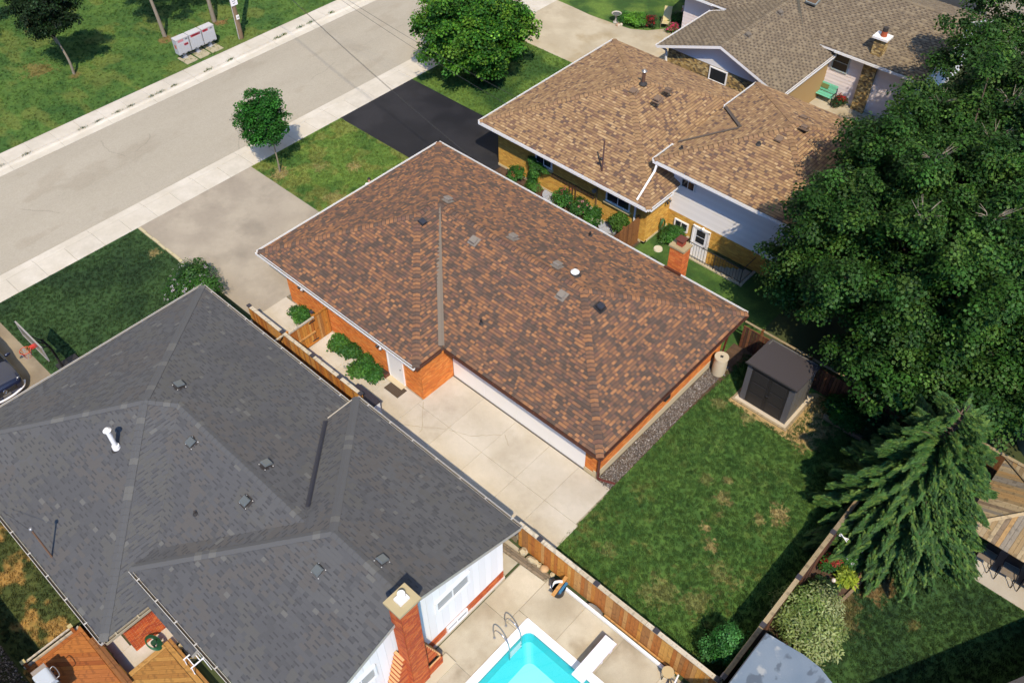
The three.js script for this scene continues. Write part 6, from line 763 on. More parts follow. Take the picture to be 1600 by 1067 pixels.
// ---------------------------------------------------------------- deck behind the grey roofed house
{
  const r = RNG(95), D1 = woods([A(190, 112, 46), A(206, 130, 58), A(176, 98, 40), A(198, 122, 60)]), D2 = woods([A(208, 156, 78), A(196, 142, 68), A(216, 166, 90), A(186, 132, 62)]);
  const t = thing('wooden_deck', 'reddish wooden deck holding the barbecue', 'deck', [0, 0, 0]), q = Math.SQRT1_2; mesh('frame', new GB().box(-7.5, 0.27, 18.3, 3.4, 0.5, 1.85), BARKD, t);
  const diag = (p, x0, x1, z0, z1, y, ms) => { const q2 = Math.SQRT1_2; for (let s = (x0 + z0) * q2; s < (x1 + z1) * q2; s += 0.15) { let P = clipPoly(clipPoly(rectP(x0, x1, z0, z1), (a) => (a[0] + a[1]) * q2 - s), (a) => s + 0.142 - (a[0] + a[1]) * q2); if (P.length < 3) continue; const g = new GB(), o2 = r() * 5, uv = (a) => [(a[0] + a[1]) * q2 - s, (a[0] - a[1]) * q2 + o2], T = P.slice().reverse(); for (let k = 1; k + 1 < T.length; k++) g.tri([T[0][0], y, T[0][1]], [T[k][0], y, T[k][1]], [T[k + 1][0], y, T[k + 1][1]], [1, 1, 1], uv(T[0]), uv(T[k]), uv(T[k + 1]), [0, 1, 0]); for (let k = 0; k < T.length; k++) { const a = T[k], b = T[(k + 1) % T.length]; g.quad([a[0], y - 0.035, a[1]], [b[0], y - 0.035, b[1]], [b[0], y, b[1]], [a[0], y, a[1]]); } mesh('plank', g, ms[Math.floor(r() * ms.length)], p); } };
  diag(t, -9.05, -5.85, 17.36, 19.26, 0.58, D1); mesh('edge_board', new GB().box(-9.14, 0.565, 18.3, 0.15, 0.035, 1.94), D1[0], t);
  mesh('edge_board', new GB().box(-7.5, 0.6, 17.3, 3.5, 0.05, 0.09), D1[1], t); mesh('edge_board', new GB().box(-9.27, 0.6, 18.3, 0.06, 0.1, 2.0), CEDARCAP[1], t);
  for (const z of [17.5, 19.2]) { const p = mesh('post', new GB().box(-9.22, 0.5, z, 0.1, 1.0, 0.1), D1[0], t); mesh('post_cap', new GB().box(-9.22, 1.02, z, 0.15, 0.04, 0.15), M(A(216, 200, 140), 0.7), p); } mesh('rail', new GB().box(-9.22, 0.92, 18.35, 0.05, 0.06, 1.7), CEDARCAP[0], t);
  const b = thing('wooden_bench', 'narrow plank bench along the edge of the wooden deck', 'bench', [-7.4, 0.0, 17.2]); for (let k = 0; k < 2; k++) mesh('plank', new GB().box(0.05, 0.62, -0.06 + k * 0.13, 2.4, 0.035, 0.12, 0, [1, 1, 1], k), BROWNW[k], b); for (const s of [-1, 0, 1]) mesh('leg', new GB().box(s * 1.0, 0.3, 0, 0.08, 0.6, 0.2), BROWNW[2], b);
  const d = thing('wooden_deck', 'golden wooden deck with picture frame border', 'deck', [0, 0, 0]); mesh('frame', new GB().box(-4.6, 0.22, 16.8, 3.8, 0.42, 2.5), BARKD, d);
  diag(d, -6.4, -2.8, 15.68, 18.0, 0.49, D2);
  mesh('edge_board', new GB().box(-4.6, 0.485, 15.58, 4.0, 0.04, 0.17), D2[0], d); mesh('edge_board', new GB().box(-6.5, 0.485, 16.8, 0.17, 0.04, 2.3), D2[2], d); mesh('edge_board', new GB().box(-4.6, 0.49, 15.42, 4.0, 0.04, 0.1), D2[3], d);
  // barbecue
  const g = thing('barbecue', 'gas barbecue with white lid and steel handle', 'barbecue', [-7.75, 0.58, 18.95]), dk = M([0.03, 0.03, 0.033], 0.5); mesh('cart', new GB().box(0, 0.36, 0, 0.66, 0.66, 0.5), dk, g); mesh('firebox', new GB().box(0, 0.78, 0, 0.74, 0.2, 0.56), dk, g); const lid = new THREE.ExtrudeGeometry((() => { const s = new THREE.Shape(); s.moveTo(-0.27, 0); s.lineTo(0.27, 0); s.lineTo(0.26, 0.1); s.quadraticCurveTo(0.24, 0.2, 0.12, 0.2); s.lineTo(-0.2, 0.2); s.quadraticCurveTo(-0.27, 0.2, -0.27, 0.1); return s; })(), { depth: 0.62, bevelEnabled: false }); lid.translate(0, 0, -0.31); lid.rotateY(Math.PI / 2); lid.translate(0, 0.88, 0); mesh('lid', lid, M(A(214, 224, 232), 0.4), g); mesh('handle', new GB().tube([[-0.22, 0.96, -0.27], [-0.22, 0.99, -0.38], [0.22, 0.99, -0.38], [0.22, 0.96, -0.27]], 0.016, [1, 1, 1], 24, 8), METAL, g); for (const s of [-1, 1]) mesh('side_shelf', new GB().box(s * 0.5, 0.86, 0, 0.26, 0.03, 0.46), s < 0 ? M(A(170, 160, 150), 0.6) : DARKGREY, g); for (const k of [-1, 0, 1]) mesh('knob', new GB().rod([k * 0.2, 0.76, -0.28], [k * 0.2, 0.76, -0.33], 0.03), BLACKM, g);
  // hose, ladder, tub, box
  const ho = thing('garden_hose', 'coiled dark green garden hose hung by the brick corner', 'hose', [-6.85, 0.55, 15.85]); for (let k = 0; k < 6; k++) mesh('coil', new THREE.TorusGeometry(0.3 - k * 0.02, 0.017, 6, 30).scale(1.25, 0.8, 1).rotateX(Math.PI / 2 - 0.5).translate(0, k * 0.012, k * 0.01), M(A(36, 104, 66), 0.5), ho); mesh('reel', new THREE.CylinderGeometry(0.1, 0.1, 0.08, 16), M(A(30, 80, 52), 0.6), ho); mesh('stand', new GB().box(0, -0.27, 0.05, 0.07, 0.5, 0.07), BARKD, ho);
  const la = thing('white_ladder', 'short white ladder lying below the gutter', 'ladder', [-5.12, 0.95, 15.28]); for (const x of [-0.22, 0.22]) mesh('stile', new GB().box(x, 0, 0, 0.04, 0.03, 0.52), WHITE, la); for (const z of [-0.12, 0.12]) mesh('rung', new GB().box(0, 0, z, 0.42, 0.03, 0.03), WHITE, la); for (const [x, z] of [[-0.22, -0.22], [0.22, -0.22], [-0.22, 0.22], [0.22, 0.22]]) mesh('leg', new GB().rod([x, 0, z], [x * 1.2, -0.92, z * 1.2], 0.016), WHITE, la);
  const tb = thing('wash_tub', 'tan plastic tub full of black hose', 'tub', [-5.85, 0.0, 15.15]); mesh('tub', new THREE.LatheGeometry([[0.3, 0], [0.36, 0.42], [0.4, 0.44], [0.34, 0.42], [0.28, 0.04], [0, 0.03]].map((p) => new THREE.Vector2(...p)), 26), M(A(206, 184, 136), 0.7, { side: THREE.DoubleSide }), tb); for (let k = 0; k < 4; k++) mesh('coil', new THREE.TorusGeometry(0.24 - k * 0.03, 0.03, 8, 24).rotateX(Math.PI / 2 + 0.1 * k).translate(0.02 * k, 0.3 + k * 0.05, 0), BLACKM, tb);
  const bx = thing('utility_box', 'small white utility box on the red brick corner', 'utility box', [-7.1, 1.1, 15.1]); mesh('box', new GB().box(-0.08, 0, 0, 0.26, 0.2, 0.26), WHITE, bx); mesh('lid', new GB().box(-0.08, 0.11, 0, 0.29, 0.02, 0.29), WHITE2, bx); mesh('conduit', new GB().rod([-0.1, -0.1, 0.05], [-0.1, -1.05, 0.05], 0.02), DARKGREY, bx);
}
// ---------------------------------------------------------------- right garden: gazebo, chairs, blue grey roof
{
  const t = thing('gazebo', 'wooden gazebo with weathered plank hip roof', 'gazebo'), b = block(11.75, 16.6, -9.45, -5.6, 2.6, 0.42), r = RNG(121), GZ = woods([A(190, 170, 132), A(206, 184, 142), A(176, 150, 106), A(160, 150, 132), A(198, 160, 104), A(150, 130, 104)]);
  const grp = new THREE.Group(); grp.name = 'roof'; t.add(grp);
  for (const s of b.sides) { const along = s === 'w' || s === 'e', u0 = along ? b.z0 : b.x0, u1 = along ? b.z1 : b.x1; for (let u = u0; u < u1; u += 0.145) { let q = [toPlan(b, s, u, 0), toPlan(b, s, Math.min(u1, u + 0.137), 0), toPlan(b, s, Math.min(u1, u + 0.137), 3), toPlan(b, s, u, 3)]; for (const s2 of b.sides) if (s2 !== s) q = clipPoly(q, (p) => planeH(b, s2, p[0], p[1]) - planeH(b, s, p[0], p[1])); if (q.length < 3) continue; const top = q.map((p) => [p[0], planeH(b, s, p[0], p[1]) + 0.02, p[1]]), g = new GB(), n = top.length, uv = top.map((p) => (along ? [p[2], p[0]] : [p[0], p[2]])), of = r() * 7; uv.forEach((w) => (w[1] += of)); let ar = 0; for (let i = 0; i < n; i++) { const a = top[i], d = top[(i + 1) % n]; ar += a[0] * d[2] - d[0] * a[2]; } const T = ar > 0 ? top.slice().reverse() : top, U = ar > 0 ? uv.slice().reverse() : uv; for (let i = 1; i + 1 < n; i++) { g.tri(T[0], T[i], T[i + 1], [1, 1, 1], U[0], U[i], U[i + 1]); const dn = (p) => [p[0], p[1] - 0.025, p[2]]; g.tri(dn(T[0]), dn(T[i + 1]), dn(T[i])); } for (let i = 0; i < n; i++) { const a = T[i], d = T[(i + 1) % n]; g.quad([a[0], a[1] - 0.025, a[2]], [d[0], d[1] - 0.025, d[2]], d, a); } mesh('plank', g, GZ[Math.floor(r() * GZ.length)], grp); } }
  const ap = [13.675, 2.6 + 0.42 * 1.925 + 0.05], zc = -7.525; for (const [cx, cz, px] of [[11.75, -5.6, 13.675], [11.75, -9.45, 13.675], [16.6, -5.6, 14.675], [16.6, -9.45, 14.675]]) { const a = V(cx, 2.63, cz), c = V(px, ap[1] - 0.02, zc), d = c.clone().sub(a); mesh('hip_board', new GB().box(...a.clone().add(c).multiplyScalar(0.5).toArray(), 0.13, d.length(), 0.04, 0, [1, 1, 1], 0, new THREE.Quaternion().setFromUnitVectors(V(0, 1, 0), d.clone().normalize())), GZ[1], grp); }
  for (const [x, z] of [[12.1, -5.95], [12.1, -9.1], [16.2, -5.95], [16.2, -9.1]]) mesh('post', new GB().box(x, 1.3, z, 0.14, 2.6, 0.14), BROWNW[0], t); mesh('beam', new GB().box(14.15, 2.5, -5.95, 4.4, 0.18, 0.1).box(14.15, 2.5, -9.1, 4.4, 0.18, 0.1), BROWNW[2], t); mesh('beam', new GB().box(12.1, 2.5, -7.5, 0.1, 0.18, 3.1).box(16.2, 2.5, -7.5, 0.1, 0.18, 3.1), BROWNW[2], t);
  const mk = (lbl) => { const c = thing('patio_chair', lbl, 'chair', [0, 0.03, 0], 0, 'chairs under the gazebo'), mt = M([0.02, 0.02, 0.022], 0.5); mesh('seat', new GB().box(0, 0.43, 0, 0.56, 0.04, 0.52), M(A(140, 128, 112), 0.9), c); mesh('backrest', new GB().box(0, 0.72, -0.29, 0.56, 0.5, 0.04), mt, c); for (const s of [-1, 1]) { mesh('leg', new GB().tube([[s * 0.28, 0.62, -0.25], [s * 0.29, 0.62, 0.24], [s * 0.3, 0.3, 0.32], [s * 0.3, 0.02, 0.36], [s * 0.3, 0.015, -0.1], [s * 0.29, 0.02, -0.3]], 0.016, [1, 1, 1], 30, 6), mt, c); } mesh('crossbar', new GB().rod([-0.29, 0.4, 0.2], [0.29, 0.4, 0.2], 0.014), mt, c); return c; };
  const c0 = mk('black framed patio chair with tan seat under the gazebo edge'); c0.position.set(13.0, 0.03, -6.75); copyOf(c0, [13.85, 0.03, -6.7], 0.1); copyOf(c0, [12.25, 0.03, -6.8], -0.1, 'black framed patio chair beside the corner post of the gazebo'); copyOf(c0, [14.7, 0.03, -6.75], 0);
  const s = thing('lean_to', 'small building under the stained blue grey flat roof', 'outbuilding'); const T = (() => { const q = RNG(9); return tex(512, 512, (i, j, u, v) => { let c = mixc(A(116, 136, 156), A(142, 158, 172), fbm(u * 5, v * 5, 4)); c = mixc(c, A(186, 190, 188), 0.8 * smooth(0.64, 0.76, fbm(u * 7 + 3, v * 10, 5))); c = mixc(c, A(78, 90, 104), 0.7 * smooth(0.66, 0.74, fbm(u * 9 + 30, v * 9, 4))); return mulc(c, 0.94 + 0.12 * q()); }); })();
  mesh('roof', sheet([[8.75, 2.3], [10.0, 2.14], [10.6, 2.16], [11.3, 2.4], [12.6, 2.9], [12.6, 7], [8.75, 7]], 2.32, [8.75, 12.6, 2.1, 7], [], 0.08), M([1, 1, 1], 0.55, { map: T, key: 'tarp' }), s); mesh('wall', new GB().box(10.6, 1.12, 4.75, 3.4, 2.2, 4.2), M(A(70, 66, 60), 0.8), s); mesh('fascia', new GB().box(8.74, 2.26, 4.6, 0.03, 0.14, 4.6), M(A(70, 74, 80), 0.6), s); mesh('door', new GB().box(9.6, 1.0, 2.66, 0.8, 1.9, 0.05), M(A(120, 110, 96), 0.7), s);
  const p = thing('above_ground_pool', 'pale blue round pool beyond the weathered fence', 'pool', [13.7, 0, -14.4]); mesh('wall', new THREE.CylinderGeometry(2.3, 2.3, 1.1, 48, 1, true).translate(0, 0.55, 0), M(A(150, 180, 196), 0.5, { side: THREE.DoubleSide }), p); mesh('rim', new THREE.TorusGeometry(2.3, 0.05, 8, 56).rotateX(Math.PI / 2).translate(0, 1.1, 0), M(A(170, 190, 204), 0.5), p); mesh('cover', new THREE.CylinderGeometry(2.26, 2.26, 0.03, 48).translate(0, 1.0, 0), M(A(128, 172, 196), 0.25), p);
}
{ const t = thing('border_edging', 'curved stone edging of the flower border', 'edging'), pts = [[9.72, -0.8], [9.85, -1.5], [9.95, -2.2], [10.05, -3.0], [10.02, -3.7]]; const cv = new THREE.CatmullRomCurve3(pts.map((p) => V(p[0], 0.05, p[1]))); for (let k = 0; k < 14; k++) { const a = cv.getPoint(k / 14), c = cv.getPoint((k + 1) / 14), d = c.clone().sub(a); mesh('stone', new GB().box((a.x + c.x) / 2, 0.06, (a.z + c.z) / 2, d.length() * 0.94, 0.1, 0.1, Math.atan2(-d.z, d.x)), M(k % 2 ? A(156, 132, 100) : A(140, 118, 92), 0.9), t); } }
{ const g = new THREE.DodecahedronGeometry(0.34, 1), P = g.attributes.position; for (let k = 0; k < P.count; k++) { const n = 0.8 + 0.4 * vnoise(P.getX(k) * 6 + 3, P.getZ(k) * 6); P.setXYZ(k, P.getX(k) * n * 1.2, P.getY(k) * n * 0.45, P.getZ(k) * n); } g.computeVertexNormals(); const t = thing('border_rock', 'flat brown rock at the edge of the flower border', 'rock', [9.82, 0.1, -3.2]); mesh('rock', g, M(A(150, 112, 80), 0.9), t); }
for (const [x, z, lbl] of [[9.3, -2.1, 'small white ball ornament on a stake beside the hosta'], [10.0, 1.0, 'white ornament on the rim below the variegated shrub']]) { const t = thing('garden_ornament', lbl, 'ornament', [x, 0, z]); mesh('stake', new GB().rod([0, 0, 0], [0, 0.35, 0], 0.012), DARKGREY, t); mesh('ball', new THREE.SphereGeometry(0.085, 14, 10).translate(0, 0.4, 0), M(A(236, 224, 206), 0.4), t); }
{ const t = thing('white_bracket', 'white wire bracket on the weathered fence above the red flowers', 'bracket', [8.6, 1.1, -3.4]); for (const k of [0, 1, 2]) mesh('wire', new GB().rod([0, k * 0.1, 0], [0.35, k * 0.03, 0.1 * (k - 1)], 0.016), WHITE, t); }
// ---------------------------------------------------------------- stone house yard
{ const t = thing('swing_bench', 'mint green slatted bench against the pink siding', 'bench', [-7.15, 0, -31.0]), c = [M(A(126, 214, 176), 0.6), M(A(112, 200, 164), 0.6)], w = 1.35; for (let k = 0; k < 4; k++) mesh('seat_slat', new GB().box(0, 0.46, 0.32 - k * 0.13, w, 0.025, 0.115), c[k % 2], t); for (let k = 0; k < 4; k++) mesh('back_slat', new GB().box(0, 0.58 + k * 0.12, -0.14 - k * 0.045, w, 0.108, 0.025, 0, [1, 1, 1], 0, new THREE.Quaternion().setFromAxisAngle(V(1, 0, 0), -0.35)), c[(k + 1) % 2], t); mesh('emblem', new GB().box(-0.12, 0.8, -0.18, 0.52, 0.24, 0.02, 0, [1, 1, 1], 0, new THREE.Quaternion().setFromAxisAngle(V(1, 0, 0), -0.35)), M(A(120, 128, 70), 0.6), t); for (const s of [-1, 1]) { mesh('end_frame', new GB().box(s * 0.7, 0.23, 0.32, 0.05, 0.46, 0.05).box(s * 0.7, 0.45, -0.2, 0.05, 0.9, 0.05).box(s * 0.7, 0.62, 0.08, 0.06, 0.04, 0.55), BLACKM, t); } }
{ const t = thing('sling_chair', 'beige sling garden chair with tall back', 'chair', [-19.55, 0, -31.9], 0.45), f = M(A(226, 212, 156), 0.8), m = M(A(150, 132, 104), 0.6); mesh('seat', new GB().box(0, 0.4, 0.1, 0.52, 0.03, 0.5, 0, [1, 1, 1], 0, new THREE.Quaternion().setFromAxisAngle(V(1, 0, 0), -0.08)), f, t); mesh('backrest', new GB().box(0, 0.85, -0.3, 0.52, 0.95, 0.03, 0, [1, 1, 1], 0, new THREE.Quaternion().setFromAxisAngle(V(1, 0, 0), -0.3)), f, t); for (const s of [-1, 1]) { mesh('armrest', new GB().tube([[s * 0.3, 0, 0.35], [s * 0.3, 0.55, 0.3], [s * 0.3, 0.6, 0.1], [s * 0.29, 0.62, -0.25]], 0.018, [1, 1, 1], 20, 6), m, t); mesh('leg', new GB().rod([s * 0.28, 0, -0.45], [s * 0.28, 0.45, -0.1], 0.018), m, t); } }
{ const t = thing('birdbath', 'white stone birdbath at the curved driveway edge', 'birdbath', [-22.5, 0, -30.2]), m = M(A(206, 200, 184), 0.8); mesh('pedestal', new THREE.LatheGeometry([[0.2, 0], [0.2, 0.06], [0.1, 0.12], [0.07, 0.35], [0.1, 0.5], [0.12, 0.55]].map((p) => new THREE.Vector2(...p)), 20), m, t); mesh('bowl', new THREE.LatheGeometry([[0.06, 0.52], [0.2, 0.56], [0.33, 0.66], [0.36, 0.66], [0.3, 0.62], [0.15, 0.58], [0, 0.57]].map((p) => new THREE.Vector2(...p)), 26), M(A(206, 200, 184), 0.8, { side: THREE.DoubleSide }), t); mesh('water', new THREE.CylinderGeometry(0.29, 0.29, 0.01, 24).translate(0, 0.615, 0), M([0.05, 0.06, 0.06], 0.1), t); }
{ const t = thing('garden_stones', 'small heap of pale stones by the birdbath', 'stones', [-22.0, 0, -30.05]), r = RNG(4); for (let k = 0; k < 6; k++) mesh('stone', new THREE.IcosahedronGeometry(0.09 + 0.05 * r(), 1).translate((r() - 0.5) * 0.6, 0.06, (r() - 0.5) * 0.35), M(k % 2 ? A(190, 160, 130) : A(224, 214, 190), 0.9), t); }
{ const t = thing('kettle_grill', 'black kettle grill behind the pink flowers', 'grill', [-18.3, 0, -33.0]); mesh('bowl', new THREE.SphereGeometry(0.3, 22, 14).scale(1, 0.8, 1).translate(0, 0.75, 0), M([0.012, 0.012, 0.014], 0.12), t); mesh('rim', new THREE.TorusGeometry(0.3, 0.012, 6, 26).rotateX(Math.PI / 2).translate(0, 0.76, 0), METAL, t); for (const a of [0, 2.1, 4.2]) mesh('leg', new GB().rod([Math.cos(a) * 0.2, 0.6, Math.sin(a) * 0.2], [Math.cos(a) * 0.3, 0, Math.sin(a) * 0.3], 0.012), METAL, t); mesh('handle', new GB().box(0, 1.0, 0, 0.14, 0.03, 0.03), BLACKM, t); }
{ const t = thing('yard_flag', 'white and red furled yard flag behind the sling chair', 'flag', [-19.0, 0, -32.9]); mesh('pole', new GB().rod([0, 0, 0], [0.0, 1.35, 0], 0.012), DARKGREY, t); mesh('cloth', new GB().tube([[0, 1.35, 0], [0.03, 1.15, 0.02], [-0.03, 0.95, 0.02]], 0.055, [1, 1, 1], 10, 7), M([0.72, 0.66, 0.66], 0.8), t); mesh('stripe', new GB().tube([[0.03, 1.2, 0.04], [-0.02, 0.98, 0.05]], 0.04, [1, 1, 1], 8, 6), M(A(200, 60, 60), 0.8), t); }
{ const t = thing('clay_urn', 'tan clay urn at the foot of the porch column', 'urn', [-8.2, 0, -30.55]); mesh('urn', new THREE.LatheGeometry([[0.14, 0], [0.24, 0.15], [0.28, 0.32], [0.2, 0.44], [0.24, 0.48], [0.2, 0.46], [0.1, 0.4]].map((p) => new THREE.Vector2(...p)), 24), M(A(196, 162, 104), 0.8, { side: THREE.DoubleSide }), t); mesh('plinth', new GB().box(0, 0.02, 0, 0.4, 0.04, 0.4), M(A(180, 150, 100), 0.85), t); }
{ const t = thing('iron_fence', 'black iron fence along the road behind the taupe roof', 'fence', [0, 0, -42.6]); mesh('rail', new GB().rod([-1.8, 1.15, 0], [9, 1.15, 0], 0.025).rod([-1.8, 0.95, 0], [9, 0.95, 0], 0.02).rod([-1.8, 0.15, 0], [9, 0.15, 0], 0.02), BLACKM, t); for (let x = -1.7, k = 0; x < 5; x += 0.13, k++) mesh(k % 14 ? 'picket' : 'post', new GB().rod([x, 0, 0], [x, k % 14 ? 1.22 : 1.35, 0], k % 14 ? 0.011 : 0.035, k % 14 ? 0.011 : 0.035, [1, 1, 1], 6), BLACKM, t); }
struct('path', sheet(rectP(-1.9, 9, -43.3, -40.9), 0.018, [0, 9, 0, 9], [], 0.02), M([1, 1, 1], 0.9, { map: T_conc, key: 'tanpath' }), 'tan path behind the black iron fence', 'path');
// ---------------------------------------------------------------- basketball hoop, car, mailboxes, pole, wires
{ const t = thing('basketball_hoop', 'portable basketball hoop with orange rim at the lawn edge', 'basketball hoop', [-21.35, 0, 12.05]), gl = M([0.5, 0.54, 0.54], 0.15, { transmission: 0.85, thickness: 0, key: 'acryl' }); mesh('backboard', new GB().box(0, 2.3, 0, 2.2, 0.8, 0.02), gl, t); const fr = M(A(178, 174, 168), 0.5); mesh('board_frame', new GB().box(0, 2.71, 0, 2.3, 0.05, 0.06).box(0, 1.89, 0, 2.3, 0.05, 0.05).box(-1.13, 2.3, 0, 0.05, 0.8, 0.05).box(1.13, 2.3, 0, 0.05, 0.8, 0.05), fr, t);
  mesh('rim', new THREE.TorusGeometry(0.23, 0.014, 8, 30).rotateX(Math.PI / 2).translate(0, 2.05, 0.42), M(A(232, 84, 44), 0.4), t); mesh('rim_bracket', new GB().box(0, 2.03, 0.1, 0.16, 0.12, 0.18), M(A(226, 74, 60), 0.5), t); const n = new GB(); for (let k = 0; k < 12; k++) { const a = k / 12 * 6.283; for (const s of [-1, 1]) { const b = a + s * 0.5; n.rod([Math.cos(a) * 0.23, 2.04, 0.42 + Math.sin(a) * 0.23], [Math.cos(b) * 0.14, 1.66, 0.42 + Math.sin(b) * 0.14], 0.008, 0.008, k % 3 ? A(222, 110, 70) : A(180, 190, 214), 4); } } mesh('net', n, VC(0.9), t);
  mesh('pole', new GB().tube([[0, 0.1, -0.55], [0, 1.4, -0.5], [0, 2.1, -0.35]], 0.055, [1, 1, 1], 16, 10), BLACKM, t); mesh('arm', new GB().rod([-0.12, 1.9, -0.4], [-0.25, 2.5, -0.02], 0.025).rod([0.12, 1.9, -0.4], [0.25, 2.5, -0.02], 0.025).rod([-0.12, 1.7, -0.45], [-0.25, 2.05, -0.02], 0.025).rod([0.12, 1.7, -0.45], [0.25, 2.05, -0.02], 0.025), BLACKM, t); mesh('base', new GB().box(0, 0.09, -0.85, 0.7, 0.18, 0.95), BLACKM, t); }
{ // car seen from its front corner
  const t = thing('parked_car', 'dark navy car with chrome trimmed bumper on the brownish driveway', 'car', [-23.65, 0, 13.98]), paint = M([0.006, 0.01, 0.028], 0.3, { clearcoat: 1, clearcoatRoughness: 0.05, key: 'paint' }), blk = M([0.012, 0.012, 0.013], 0.5), chrome = M([0.6, 0.6, 0.6], 0.15, { metalness: 1 });
  const st = [[2.3, 0.66, 0.3, 0.7], [2.22, 0.8, 0.24, 0.82], [2.05, 0.88, 0.22, 0.92], [1.7, 0.92, 0.22, 0.99], [1.0, 0.93, 0.22, 1.06], [0, 0.93, 0.22, 1.08], [-1.2, 0.93, 0.22, 1.08], [-2.0, 0.91, 0.24, 1.06], [-2.22, 0.84, 0.3, 1.0], [-2.3, 0.7, 0.36, 0.9]];
  const ringP = (x, w, y0, y1) => { const h = y1 - y0, H = [[0.9, 0], [0.98, 0.12], [1, 0.35], [1, 0.62], [0.97, 0.82], [0.9, 0.94], [0.72, 0.985], [0.4, 1.0], [0, 1.01]]; const a = H.map(([k, f]) => [x, y0 + f * h, k * w]); return [...a, ...a.slice(0, -1).reverse().map((p) => [p[0], p[1], -p[2]])]; };
  const loft = (S) => { const R = S.map((s) => ringP(...s)), n = R[0].length, P = [], I = []; for (const r of R) for (const p of r) P.push(...p); for (let i = 0; i + 1 < R.length; i++) for (let k = 0; k < n; k++) { const a = i * n + k, b = i * n + (k + 1) % n, c = a + n, d = b + n; I.push(a, b, c, b, d, c); } for (const [i0, fl] of [[0, 0], [(R.length - 1) * n, 1]]) for (let k = 1; k + 1 < n; k++) fl ? I.push(i0, i0 + k, i0 + k + 1) : I.push(i0, i0 + k + 1, i0 + k); const g = new THREE.BufferGeometry(); g.setAttribute('position', new THREE.Float32BufferAttribute(P, 3)); g.setIndex(I); g.computeVertexNormals(); return g; };
  mesh('body', loft(st), M([0.006, 0.01, 0.028], 0.3, { clearcoat: 1, clearcoatRoughness: 0.05, side: THREE.DoubleSide, key: 'paint2' }), t);
  const cab = [[1.0, 0.8, 0.98, 1.06], [0.3, 0.76, 0.98, 1.52], [-0.2, 0.74, 0.98, 1.62], [-1.4, 0.72, 0.98, 1.6], [-1.95, 0.7, 0.98, 1.35], [-2.15, 0.7, 0.98, 1.08]]; mesh('cabin', loft(cab), M([0.01, 0.011, 0.012], 0.08, { side: THREE.DoubleSide, key: 'cabglass' }), t); mesh('roof', loft([[0.25, 0.66, 1.5, 1.56], [-0.2, 0.68, 1.56, 1.65], [-1.4, 0.66, 1.54, 1.63], [-1.85, 0.62, 1.4, 1.47]]), paint, t);
  for (const s of [-1, 1]) { const h = mesh('headlight', new THREE.SphereGeometry(0.2, 18, 12).scale(1.0, 0.55, 0.55).rotateY(s * 0.5).translate(2.02, 0.76, s * 0.74), M([0.55, 0.57, 0.58], 0.1, { clearcoat: 1, key: 'lamp' }), t); mesh('lens', new THREE.SphereGeometry(0.07, 12, 8).translate(2.17, 0.77, s * 0.66), M([0.02, 0.02, 0.025], 0.1), h); mesh('mirror', new THREE.SphereGeometry(0.12, 12, 8).scale(0.6, 0.7, 1.2).translate(0.85, 1.12, s * 1.03), paint, t); mesh('fog_lamp', new THREE.CylinderGeometry(0.06, 0.06, 0.05, 14).rotateZ(Math.PI / 2).translate(2.26, 0.42, s * 0.6), chrome, t); }
  mesh('grille', new GB().box(2.27, 0.62, 0, 0.1, 0.2, 1.0), blk, t); for (const y of [0.57, 0.63, 0.69]) mesh('grille_bar', new GB().box(2.33, y, 0, 0.02, 0.018, 0.95), M(A(120, 120, 124), 0.3, { metalness: 0.8 }), t); mesh('emblem', new THREE.TorusGeometry(0.075, 0.016, 8, 24).rotateY(Math.PI / 2).translate(2.345, 0.68, 0), chrome, t); mesh('emblem_bar', new GB().box(2.345, 0.68, 0, 0.02, 0.02, 0.14), chrome, t);
  mesh('bumper', new GB().tube([[1.95, 0.34, -0.93], [2.22, 0.33, -0.75], [2.36, 0.32, -0.3], [2.38, 0.32, 0], [2.36, 0.32, 0.3], [2.22, 0.33, 0.75], [1.95, 0.34, 0.93]], 0.05, [1, 1, 1], 40, 8), M([0.68, 0.68, 0.7], 0.25), t); mesh('plate', new GB().box(2.35, 0.48, 0, 0.02, 0.13, 0.34), M(A(130, 128, 124), 0.5), t);
  for (const [x, s] of [[1.4, 1], [1.4, -1], [-1.4, 1], [-1.4, -1]]) { const w = new THREE.Group(); w.name = 'wheel'; w.position.set(x, 0.33, s * 0.86); t.add(w); mesh('tyre', new THREE.TorusGeometry(0.25, 0.09, 12, 28), M([0.012, 0.012, 0.012], 0.9), w); mesh('rim', new THREE.CylinderGeometry(0.2, 0.2, 0.12, 20).rotateX(Math.PI / 2), M([0.4, 0.4, 0.42], 0.3, { metalness: 0.8 }), w); } }
